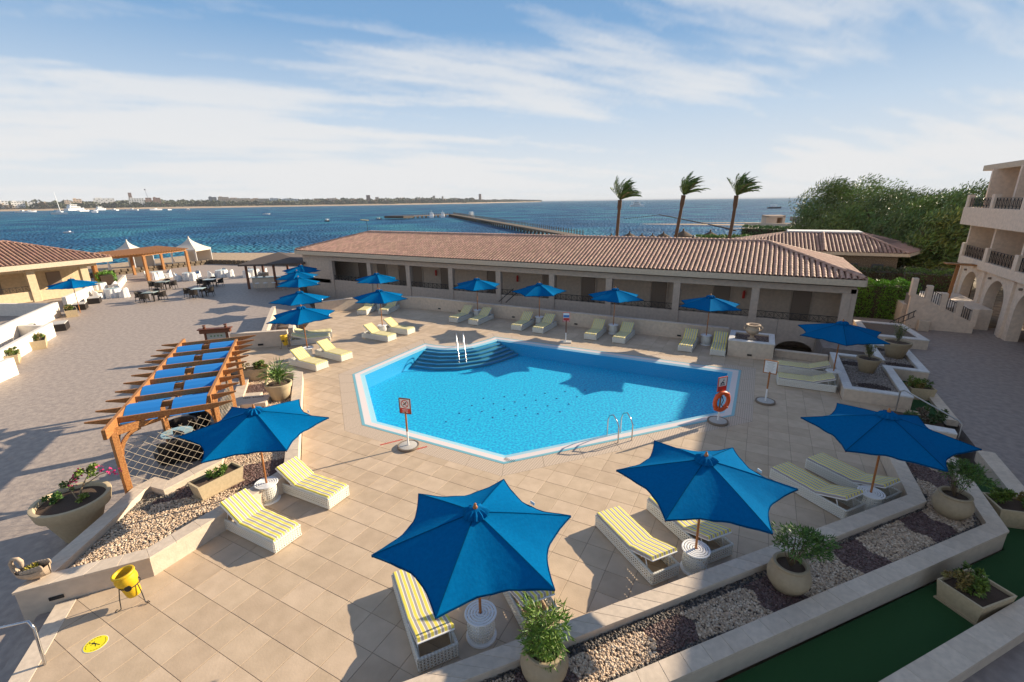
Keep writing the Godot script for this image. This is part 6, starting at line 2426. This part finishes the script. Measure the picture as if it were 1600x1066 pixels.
	for k in 2:
		b = MB.new()
		b.bar(pts[k], pts[k + 1], 3.4, 0.5)
		part(t, "deck", b, M.pier_deck)
		var L: float = (pts[k + 1] - pts[k]).length()
		var dir: Vector3 = (pts[k + 1] - pts[k]) / L
		var sd := dir.cross(Vector3.UP)
		var m := int(L / 4.0)
		b = MB.new()
		var b3 := MB.new()
		for i in m:
			var p: Vector3 = pts[k] + dir * (i * L / m)
			for s in [-1.5, 1.5]:
				b.bar(p + sd * s - V(0, 2.2, 0), p + sd * s, 0.45, 0.45)
			b3.bar(p + sd * 1.5, p + sd * 1.5 + V(0, 1.5, 0), 0.16, 0.16)
			b3.bar(p + sd * 1.5 + dir * 2.0, p + sd * 1.5 + dir * 2.0 + V(0, 1.5, 0), 0.16, 0.16)
		b3.bar(pts[k] + sd * 1.5 + V(0, 1.0, 0), pts[k + 1] + sd * 1.5 + V(0, 1.0, 0), 0.08, 0.08)
		part(t, "piles", b, M.pile)
		part(t, "rail", b3, M.pile)
	b = MB.new()
	b.box(V(-213, -1.6, -246), V(16, 1.4, 10))
	part(t, "pontoon", b, M.pile)
	# floating swim line
	t = thing("swim_line", "line of dark floats curving out from the beach", "float line")
	var fl := [[-70, -270], [-66, -300], [-64, -338], [-50, -300], [-36, -258], [-22, -218], [-12, -188], [-8, -172]]
	for k in fl.size() - 1:
		for j in 9:
			var s := j / 9.0
			b = MB.new()
			b.ellipsoid(V(lerpf(fl[k][0], fl[k + 1][0], s), -2.9, lerpf(fl[k][1], fl[k + 1][1], s)), V(0.7, 0.35, 0.7) if k > 1 else V(0.55, 0.2, 0.55), 4, 6)
			part(t, "float", b, M.pile)

func boat(called: String, label: String, at: Vector3, turn: float, s: float, kind: int) -> void:
	var t := thing(called, label, "boat", at, turn)
	t.scale = Vector3.ONE * s
	var b := MB.new()
	var N := 10
	var f := func(i: int, lvl: int) -> Array:
		var x := -4.0 + 8.0 * i / N
		var w: float = 1.35 * (1.0 - pow(maxf(0.0, (x + 0.5) / 4.5), 2.2)) * (0.72 if lvl == 0 else 1.0)
		var y: float = -0.3 if lvl == 0 else 0.95 + 0.35 * pow(maxf(0.0, x / 4.0), 2.0)
		return [V(x + (0.35 if lvl == 1 and i == N else 0.0), y, -maxf(w, 0.02)), V(x + (0.35 if lvl == 1 and i == N else 0.0), y, maxf(w, 0.02))]
	for i in N:
		var a: Array = f.call(i, 0); var c: Array = f.call(i + 1, 0); var d: Array = f.call(i, 1); var e: Array = f.call(i + 1, 1)
		b.quad(a[0], c[0], e[0], d[0], V(0, 0, -1))
		b.quad(a[1], c[1], e[1], d[1], V(0, 0, 1))
		b.quad(d[0], e[0], e[1], d[1], Vector3.UP)
	var s0: Array = f.call(0, 0)
	var s1: Array = f.call(0, 1)
	b.quad(s0[0], s0[1], s1[1], s1[0], V(-1, 0, 0))
	part(t, "hull", b, M.hull if kind != 4 else M.hull_dark)
	b = MB.new()
	if kind == 0:      # small open boat with windscreen
		b.box(V(0.2, 1.25, 0), V(2.0, 0.7, 1.5), Basis.IDENTITY, 0.1)
		part(t, "cabin", b, M.hull)
		b = MB.new()
		b.box(V(0.5, 1.5, 0), V(1.3, 0.22, 1.56))
		part(t, "window", b, M.boat_glass)
	elif kind == 1:    # motor yacht with two decks
		b.box(V(-0.4, 1.45, 0), V(5.0, 0.9, 2.1), Basis.IDENTITY, 0.15)
		b.box(V(-0.9, 2.25, 0), V(3.2, 0.7, 1.8), Basis.IDENTITY, 0.12)
		b.box(V(-0.9, 2.75, 0), V(3.6, 0.1, 1.9))
		part(t, "cabin", b, M.hull)
		b = MB.new()
		b.box(V(-0.3, 1.55, 0), V(4.4, 0.35, 2.14))
		b.box(V(-0.8, 2.3, 0), V(2.6, 0.3, 1.84))
		part(t, "window", b, M.boat_glass)
		b = MB.new()
		b.bar(V(-1.2, 2.8, 0), V(-1.4, 4.2, 0), 0.08, 0.08)
		b.bar(V(-1.3, 3.5, -0.6), V(-1.3, 3.5, 0.6), 0.06, 0.06)
		part(t, "mast", b, M.hull)
	elif kind == 2:    # sailing yacht
		b.box(V(0.0, 1.2, 0), V(3.0, 0.45, 1.4), Basis.IDENTITY, 0.1)
		part(t, "cabin", b, M.hull)
		b = MB.new()
		b.tube(PackedVector3Array([V(0.4, 0.9, 0), V(-0.3, 11.0, 0)]), [0.17, 0.1], 6)
		b.tube(PackedVector3Array([V(0.4, 2.0, 0), V(-3.2, 2.0, 0)]), [0.12], 6)
		part(t, "mast", b, M.hull)
		b = MB.new()
		b.tube(PackedVector3Array([V(0.3, 2.25, 0), V(-3.0, 2.2, 0)]), [0.22, 0.14], 6)
		part(t, "furled_sail", b, M.canvas)
	elif kind == 3:    # three-deck dive boat
		for k in 3:
			b.box(V(-0.6 - 0.2 * k, 1.35 + 0.95 * k, 0), V(5.4 - 0.9 * k, 0.12, 2.4))
			b.box(V(-0.4 - 0.2 * k, 1.8 + 0.95 * k - 0.45, 0), V(3.4 - 0.7 * k, 0.85, 1.9), Basis.IDENTITY, 0.05)
			for c in [[-1, -1], [-1, 1], [1, -1], [1, 1]]:
				b.bar(V(-0.6 - 0.2 * k + c[0] * (2.5 - 0.4 * k), 1.0 + 0.95 * k, c[1] * 1.1), V(-0.6 - 0.2 * k + c[0] * (2.5 - 0.4 * k), 1.9 + 0.95 * k, c[1] * 1.1), 0.08, 0.08)
		part(t, "decks", b, M.hull)
		b = MB.new()
		for k in 2:
			b.box(V(-0.4 - 0.2 * k, 1.85 + 0.95 * k - 0.45, 0), V(3.2 - 0.7 * k, 0.35, 1.94))
		part(t, "window", b, M.boat_glass)
	else:
		b.box(V(-0.5, 1.35, 0), V(3.2, 0.8, 1.8), Basis.IDENTITY, 0.1)
		b.box(V(-0.5, 2.3, 0), V(3.6, 0.1, 2.0))
		for c in [[-1, -1], [-1, 1], [1, -1], [1, 1]]:
			b.bar(V(-0.5 + c[0] * 1.6, 1.0, c[1] * 0.9), V(-0.5 + c[0] * 1.6, 2.3, c[1] * 0.9), 0.07, 0.07)
		part(t, "cabin", b, M.hull)

func make_boats() -> void:
	boat("sailing_boat", "white sailing yacht with bare mast anchored off the far shore", V(-944, -3, -329.6), 0.4, 2.9, 2)
	boat("motor_yacht", "largest white motor yacht lying near the far beach left of the mast", V(-1782, -3, -658), 1.9, 6.2, 1)
	boat("motor_yacht", "white motor cruiser behind the yacht off the far beach", V(-1770, -3, -715), 1.9, 3.8, 1)
	var g := "small boats moored off the far shore"
	var n := 0
	for q in [[-1434, -437, 3.0], [-1527, -478, 3.0], [-1402, -533, 3.0], [-1069, -423, 3.0], [-1473, -623, 3.0], [-1368, -615, 3.0], [-1348, -657, 3.2], [-1291, -659, 1.8], [-1186, -645, 2.2]]:
		boat("moored_boat", "small white boat moored off the far shore", V(q[0], -3, q[1]), 0.5 + n * 0.7, q[2], 0)
		get_child(get_child_count() - 1).set_meta("group", g)
		n += 1
	boat("motor_boat", "white motor boat alone in the middle of the bay", V(-473, -3, -335.6), 0.9, 0.9, 0)
	boat("tender_boat", "small grey tender beside the yellow float in the bay", V(-233, -3, -205), -0.4, 0.72, 4)
	var t := thing("yellow_float", "long pale yellow float lying on the bay beside the tender", "float", V(-222, -2.9, -224), -0.5)
	var b := MB.new()
	b.box(V(0, 0.1, 0), V(14, 0.4, 1.4), Basis.IDENTITY, 0.1)
	part(t, "raft", b, mat(0.7, 0.58, 0.25, 0.6))
	boat("dinghy", "white dinghy floating close to the left terrace shore", V(-254.6, -3, -90), 0.3, 0.55, 0)
	boat("dinghy", "tiny dark dinghy left of the pier head", V(-225, -3, -240), 0.3, 0.5, 4)
	boat("docked_yacht", "white docked yacht with radar mast behind the pier head", V(-203, -3, -268), 2.2, 1.25, 1)
	boat("docked_yacht", "second white docked yacht nearer the bend of the pier", V(-198, -3, -274), 2.2, 1.2, 1)
	boat("dive_boat", "tall white three deck dive boat docked at the bend of the pier", V(-178, -3, -279), 2.5, 1.05, 3)
	boat("dive_boat", "white dive boat cruising on the open sea between two palms", V(-174, -3, -740), 0.5, 2.6, 3)
	boat("cruiser_boat", "dark hulled cruiser on the open sea left of the trees", V(7, -3, -545), 0.3, 1.5, 4)

func make_far_shore() -> void:
	var sh := [[-2332.8, -283.9], [-2258, -437], [-2116.6, -600], [-1964, -875], [-1853, -1276], [-1509, -1735], [-1438, -2285], [-1626, -3100], [-1892, -4193]]
	var b := MB.new()
	var sand := MB.new()
	rng.seed = 99
	var xf := []
	var cols := []
	for i in sh.size() - 1:
		var A := V(sh[i][0], -3.1, sh[i][1]); var B := V(sh[i + 1][0], -3.1, sh[i + 1][1])
		var oa := (A * V(1, 0, 1)).normalized(); var ob := (B * V(1, 0, 1)).normalized()
		sand.quad(A, B, B + ob * 60 + V(0, 6, 0), A + oa * 60 + V(0, 6, 0), Vector3.UP)
		var ha := 17.0 if i < 6 else 12.0
		var hb := 17.0 if i < 5 else (12.0 if i < 7 else 2.0)
		b.quad(A + oa * 59 + V(0, 5, 0), B + ob * 59 + V(0, 5, 0), B + ob * 420 + V(0, hb, 0), A + oa * 420 + V(0, ha, 0), Vector3.UP)
		var L := (B - A).length()
		for k in int(L * 0.55):
			var s := rng.randf()
			var dd := 66.0 + 300.0 * pow(rng.randf(), 1.3)
			var p := A.lerp(B, s) + oa.lerp(ob, s) * dd
			var y := lerpf(3.0, lerpf(ha, hb, s), clampf((dd - 59.0) / 361.0, 0.0, 1.0))
			var r := rng.randf_range(6.0, 14.0) * (0.6 if i >= 6 else 1.0)
			xf.append(Transform3D(Basis.from_euler(V(rng.randf() * 0.4, rng.randf() * TAU, rng.randf() * 0.4)) * Basis.from_scale(V(r * rng.randf_range(0.9, 1.8), r * rng.randf_range(0.6, 1.0), r)), V(p.x, y + r * 0.35, p.z)))
			var k2 := rng.randf_range(0.6, 1.3)
			cols.append(Color(0.075 * k2, 0.085 * k2, 0.042 * k2) if rng.randf() < 0.85 else Color(0.20 * k2, 0.14 * k2, 0.09 * k2))
	struct("far_beach", sand, M.sand)
	struct("far_land", b, M.land)
	# a tuft built of leafy faces
	var m := MB.new()
	for k in 130:
		var d := rand_dir()
		var p := d * rng.randf_range(0.6, 1.0)
		m.leaf(p, (d + rand_dir() * 0.7).normalized(), d.cross(rand_dir()).normalized(), 0.55, 0.5)
	var o := many(self, "far_trees", m.mesh(), xf, M.pebble, cols)
	tag(o, "dark green belt of trees along the far shore", "trees")
	var bl := [
		[-2194.8, -617.6, -2188.3, -640.3, 29, 6, 0], [-2205.7, -651.7, -2196.3, -682.9, 27, 6, 0], [-2185, -685, -2179, -703, 25, 6, 0], [-2165, -776, -2161, -787, 30, 8, 1], [-2176, -804, -2168, -826, 34.5, 8, 1],
		[-2165.6, -859.7, -2143, -914.5, 36, 8, 2], [-2171, -974.5, -2167, -984, 57, 8, 3], [-2081, -931.6, -2062, -972.8, 35, 6, 0], [-2069, -981, -2061, -998, 37, 6, 3], [-2068, -1006, -2058, -1027, 37, 6, 3],
		[-2052, -1205, -2038, -1230, 39.5, 8, 4], [-2052, -1244.5, -2031, -1278, 39.6, 8, 1], [-2016, -1265, -1971, -1334.6, 34, 8, 1], [-1986, -1348, -1945.5, -1405, 32, 8, 1], [-1944, -1407, -1923, -1436, 32.7, 8, 0], [-1916, -1446, -1875, -1498, 29.6, 8, 0],
		[-1775, -1585, -1758, -1604, 29, 5, 1], [-1676, -1718, -1663, -1730, 43, 8, 3], [-1681, -1782, -1669, -1793, 34.6, 8, 1], [-1621, -2159, -1611, -2167, 41, 8, 1], [-1582, -2188, -1574, -2193.5, 37, 8, 1], [-1544, -2514, -1531, -2521, 51, 8, 3]]
	var names := ["white", "cream", "long grey roofed", "brown", "dark grey"]
	var mm := [M.far_white, M.far_cream, M.far_white, M.far_brown, M.far_grey]
	var where := ["at the left end of the far shore", "behind the sailing yacht", "behind the moored motor yachts", "beside the tall pole on the far shore", "on the middle of the far shore", "on the wooded headland"]
	for i in bl.size():
		var q = bl[i]
		var W := Vector2(q[2] - q[0], q[3] - q[1]).length()
		var wi := 0 if i < 3 else (1 if i < 5 else (2 if i < 6 else (3 if i < 10 else (4 if i < 17 else 5))))
		var t := thing("far_building", "%s resort block %s" % [names[q[6]], where[wi]], "building", V((q[0] + q[2]) * 0.5, 0, (q[1] + q[3]) * 0.5), -atan2(q[3] - q[1], q[2] - q[0]), "resort blocks along the far shore")
		b = MB.new()
		var hh: float = q[4] - q[5]
		b.box(V(0, q[5] + hh * 0.5, 0), V(W, hh, 14.0))
		if W > 20.0:
			b.box(V(-W * 0.25, q[4] + 1.2, 0), V(W * 0.3, 2.6, 10.0))
		part(t, "wall", b, mm[q[6]])
		var rows := maxi(1, int(hh / 5.5))
		var colsn := maxi(2, int(W / 6.5))
		for r in rows:
			for c in colsn:
				if colsn * rows > 40 and (r + c) % 2: continue
				b = MB.new()
				b.box(V(-W * 0.5 + W * (c + 0.5) / colsn, q[5] + hh * (r + 0.6) / rows, 7.05), V(W / colsn * 0.45, 2.6, 0.2))
				part(t, "window", b, M.far_window)
	# tall lattice light mast
	var t2 := thing("light_mast", "tall thin leaning mast with round head above the far shore trees", "mast", V(-2051, 10, -985))
	b = MB.new()
	b.tube(PackedVector3Array([V(0, 0, 0), V(-8, 55, 3)]), [0.9, 0.5], 6)
	part(t2, "pole", b, M.far_grey)
	b = MB.new()
	b.ellipsoid(V(-8, 56, 3), V(3.0, 2.4, 3.0), 6, 10)
	part(t2, "head", b, M.far_grey)

# ---------------------------------------------------------------- everything
func _ready() -> void:
	rng.seed = 12345
	make_world()
	make_materials()
	make_ground()
	make_pool()
	make_planters()
	make_arcade()
	make_left_building()
	make_right_building()
	make_villa()
	make_seafront()
	make_far_shore()

	# trees behind the villa, wind-blown to the right
	var tr := [[6.4, -72.0, 9.4, 4.2], [9.4, -69.5, 9.8, 4.0], [12.4, -65.0, 8.6, 4.2], [14.2, -60.5, 8.2, 3.8], [15.6, -56.5, 8.6, 3.8], [17.6, -54.0, 8.8, 3.6], [20.0, -53.0, 8.4, 3.4], [8.3, -66.0, 6.6, 3.4], [12.2, -58.5, 6.6, 3.2], [14.2, -54.5, 6.8, 3.0], [24.0, -60.0, 9.0, 4.0]]
	for i in tr.size():
		var q = tr[i]
		var lb: String = ["tall dark tree at the seaward end of the row behind the villa", "tallest crown of the tree row, next to its seaward end", "feathery tree rising behind the glazed villa ridge", "feathery tree rising behind the villa roof corner", "dense tree above the clipped hedge and peach stairs", "dense tree partly hidden by the hotel wing balconies", "tree showing between the hotel roof and its top balcony", "low rounded tree crown right behind the villa ridge", "low tree crown beside the villa roof corner", "low tree crown above the wooden shade post", "pale tree standing furthest back behind the hotel wing"][i]
		tree(V(q[0], -0.5, q[1]), q[2], q[3], Color(0.115, 0.17, 0.036) if i % 2 == 0 else Color(0.14, 0.20, 0.04), lb, 300 + i)
	palm(V(-12.8, -1.9, -46.0), V(-12.7, 3.5, -46.3), V(-12.55, 7.35, -46.3), "straight wind-blown palm standing furthest from the trees", 41)
	palm(V(-8.2, -1.9, -47.2), V(-7.3, 3.0, -47.5), V(-6.95, 7.7, -47.6), "leaning wind-blown palm between the two other palms", 42)
	palm(V(-3.6, -1.9, -47.9), V(-2.5, 2.8, -47.9), V(-2.5, 7.6, -48.0), "leaning wind-blown palm closest to the green trees", 43)
	rng.seed = 55
	hedge("clipped_hedge", "tall bright clipped hedge between the arcade end and the peach stairs", V(5.6, -0.5, -37.4), V(9.0, -0.5, -37.4), 1.4, 2.6, Color(0.16, 0.32, 0.035), 12000)
	hedge("garden_shrubs", "dusty grey green shrubs along the villa wall", V(4.5, -0.5, -47.0), V(14.5, -0.5, -48.0), 1.4, 2.2, Color(0.08, 0.10, 0.045), 7000, 0.16)
	hedge("garden_hedge", "low clipped hedge behind the peach forecourt", V(9.8, -0.5, -44.5), V(13.5, -0.5, -44.0), 1.2, 2.6, Color(0.09, 0.17, 0.03), 4500)
	hedge("terrace_bush", "bright round bush beside the cream guest house", V(-56.5, -0.3, -21.9), V(-58.8, -0.3, -22.6), 1.2, 1.3, Color(0.10, 0.24, 0.025), 1500, 0.14)
	make_boats()

	# parasols with their tables
	var par := make_parasol()
	var tab := make_table()
	var spots := [
		[-3.55, -5.4, 43.0, 0.0, true, "blue parasol in front of the round pot with feathery bush"],
		[-0.42, -8.74, 15.0, 0.0, true, "blue parasol between the pool ladder and the long pebble bed"],
		[-10.55, -6.28, 46.0, 0.0, true, "blue parasol beside the pale trough and the pergola net"],
		[3.1, -12.66, 57.0, 0.0, true, "blue parasol in the sharp corner of the pebble planter"],
		[3.28, -22.1, 30.0, 0.0, true, "blue parasol against the white capped stepped planter"],
		[-1.97, -25.55, 35.0, 0.0, true, "blue parasol by the wall next to the stone urn"],
		[-6.95, -25.6, 53.0, 0.0, true, "blue parasol behind the blue and red sign"],
		[-11.6, -25.6, 24.0, 0.0, true, "blue parasol in front of the arcade stair rail"],
		[-16.1, -25.6, 54.0, 0.0, true, "blue parasol at the end of the straight pool wall row"],
		[-19.1, -19.85, 20.0, 0.0, true, "blue parasol over the lounger pair beside the curved pool steps"],
		[-23.95, -24.75, 20.0, 0.0, true, "blue parasol in the bend of the pool wall"],
		[-19.4, -14.85, 14.0, 0.0, true, "blue parasol over the lounger pair nearest the pergola end"],
		[-23.25, -17.75, 4.0, 0.0, false, "blue parasol at the head of the sunken stairs"],
		[-29.65, -22.7, 20.0, -0.3, false, "blue parasol by the bar closest to the sunken stairs"],
		[-32.6, -25.0, 10.0, -0.3, false, "middle blue parasol of the three by the bar"],
		[-35.4, -27.6, 30.0, -0.3, false, "blue parasol right under the bar roof edge"],
		[-45.1, -15.3, 40.0, -0.3, false, "blue parasol with white emblem in front of the cream guest house"]]
	for i in spots.size():
		var s = spots[i]
		var p: Node3D = par if i == 0 else copy(par, Vector3.ZERO, 0.0)
		p.position = V(s[0], s[3] + (0.04 if s[4] else 0.0), s[1])
		p.rotation = V(rng.randf_range(-0.018, 0.018), deg_to_rad(s[2]), rng.randf_range(-0.018, 0.018))
		p.set_meta("label", s[5])
		if s[4]:
			var q: Node3D = tab if i == 0 else copy(tab, Vector3.ZERO, 0.0)
			q.position = V(s[0], 0.0, s[1])
			q.rotation.y = deg_to_rad(s[2] * 3.0)
			q.set_meta("label", "white wicker table under the " + String(s[5]).replace("blue parasol", "parasol"))

	# loungers: x, z, heading of the head end, kind, label
	var near := make_lounger("sun_lounger", 0.52, M.stripes)
	var low := make_lounger("sun_lounger", 0.36, M.stripes)
	var pale := make_lounger("sun_lounger", 0.62, M.stripes)
	var used := {}
	var lg := [
		[-9.63, -5.39, 180, 0, "striped lounger beside the pale trough, nearest the yellow bin"],
		[-9.8, -7.0, 180, 0, "striped lounger by the planter corner nearest the no diving sign"],
		[-4.69, -5.20, -38, 1, "striped lounger half under the parasol closest to the feathery bush pot"],
		[-3.46, -6.66, -38, 1, "striped lounger mostly hidden by the front parasol beside the feathery bush"],
		[-1.67, -8.76, -38, 1, "sunlit striped lounger with round table at its head beside the long pebble bed"],
		[-0.73, -9.89, -38, 1, "striped lounger half hidden by the parasol nearest the pool ladder"],
		[1.98, -12.78, -38, 1, "shaded striped lounger next to the lounger in the planter corner"],
		[2.87, -13.77, -38, 1, "shaded striped lounger in the sharp corner of the pebble planter"],
		[2.28, -21.15, 2, 1, "shaded lounger beside the wood framed notice, nearer the steps"],
		[2.28, -22.85, 0, 1, "shaded lounger behind another one beside the white capped planter"],
		[-2.72, -24.75, 90, 2, "striped lounger by the wall, one table away from the urn planter"],
		[-1.25, -24.75, 90, 2, "striped lounger by the wall touching the urn planter"],
		[-7.72, -24.75, 90, 2, "striped lounger by the wall just right of the blue and red sign"],
		[-6.1, -24.75, 90, 2, "striped lounger of the second wall pair from the urn, nearer the urn"],
		[-12.3, -24.75, 90, 2, "striped lounger of the third wall pair from the urn, further from the sign"],
		[-10.86, -24.75, 90, 2, "striped lounger by the wall just left of the blue and red sign"],
		[-16.76, -24.75, 90, 2, "striped lounger of the fourth wall pair from the urn, nearer the wall bend"],
		[-15.3, -24.75, 90, 2, "striped lounger of the fourth wall pair from the urn, nearer the sign"],
		[-24.1, -23.75, 112, 2, "striped lounger in the wall bend nearest the sunken stairs"],
		[-22.75, -24.5, 108, 2, "striped lounger in the wall bend nearest the straight wall"],
		[-18.57, -18.95, 178, 2, "striped lounger between the pool steps and a white table, nearer the pool"],
		[-18.5, -20.5, 178, 2, "striped lounger behind the white table beside the pool steps"],
		[-18.32, -13.95, 177, 2, "striped lounger nearest the yucca planter corner"],
		[-18.3, -15.45, 177, 2, "striped lounger behind the white table near the yucca planter"],
		[-21.5, -16.75, -131, 1, "lounger pushed against another beside the far yellow bin"],
		[-22.15, -17.45, -131, 1, "lounger with pale cushion behind the one beside the far yellow bin"]]
	for q in lg:
		var src: Node3D = [near, low, pale][q[3]]
		var o: Node3D
		if used.has(q[3]):
			o = copy(src, Vector3.ZERO, 0.0)
		else:
			o = src
			used[q[3]] = true
		o.position = V(q[0], 0.003, q[1])
		o.rotation.y = deg_to_rad(q[2] + rng.randf_range(-1.6, 1.6))
		o.set_meta("label", q[4])

	make_pergola()
	notice_board()
	make_misc()

	# terrace furniture
	rng.seed = 8
	var ch := chair_dark()
	var tb := table_dark()
	var n := 0
	for q in [[-45.0, -20.1], [-50.3, -23.7], [-43.0, -22.9], [-47.3, -26.4]]:
		var o: Node3D = tb if n == 0 else copy(tb, Vector3.ZERO, 0.0)
		o.position = V(q[0], -0.3, q[1])
		o.rotation.y = 0.68
		for k in 4:
			var a := 0.68 + k * PI / 2 + rng.randf_range(-0.12, 0.12)
			var c: Node3D = ch if n == 0 and k == 0 else copy(ch, Vector3.ZERO, 0.0)
			c.position = V(q[0] + cos(a) * 0.86, -0.3, q[1] - sin(a) * 0.86)
			c.rotation.y = a
		n += 1
	var wc := tub_white()
	var wt := table_white()
	n = 0
	for q in [[-50.2, -19.6], [-55.2, -20.6], [-58.6, -27.2], [-54.2, -28.2], [-52.8, -30.9], [-49.9, -32.7]]:
		var o: Node3D = wt if n == 0 else copy(wt, Vector3.ZERO, 0.0)
		o.position = V(q[0], -0.3, q[1])
		for k in 3:
			var a := 0.4 + k * TAU / 3 + n * 0.5
			var c: Node3D = wc if n == 0 and k == 0 else copy(wc, Vector3.ZERO, 0.0)
			c.position = V(q[0] + cos(a) * 1.05, -0.3, q[1] - sin(a) * 1.05)
			c.rotation.y = a
		n += 1
	for q in [[-39.9, -12.3, "black cube seat at the end of the white garden wall"], [-46.6, -15.9, "black cube seat beside the trough and parasol on the left terrace"], [-48.6, -17.6, "black cube seat furthest along the garden walls towards the sea"], [-41.0, -11.0, "black cube seat tucked inside the white garden walls"]]:
		var t := thing("cube_seat", q[2], "stool", V(q[0], -0.3, q[1]), -0.5)
		var b := MB.new()
		b.box(V(0, 0.22, 0), V(1.1, 0.44, 0.8), Basis.IDENTITY, 0.02)
		part(t, "body", b, M.rattan_dark)
		b = MB.new()
		b.box(V(0, 0.47, 0), V(1.06, 0.06, 0.76), Basis.IDENTITY, 0.02)
		part(t, "cushion", b, M.concrete)
	print("built ", get_child_count())
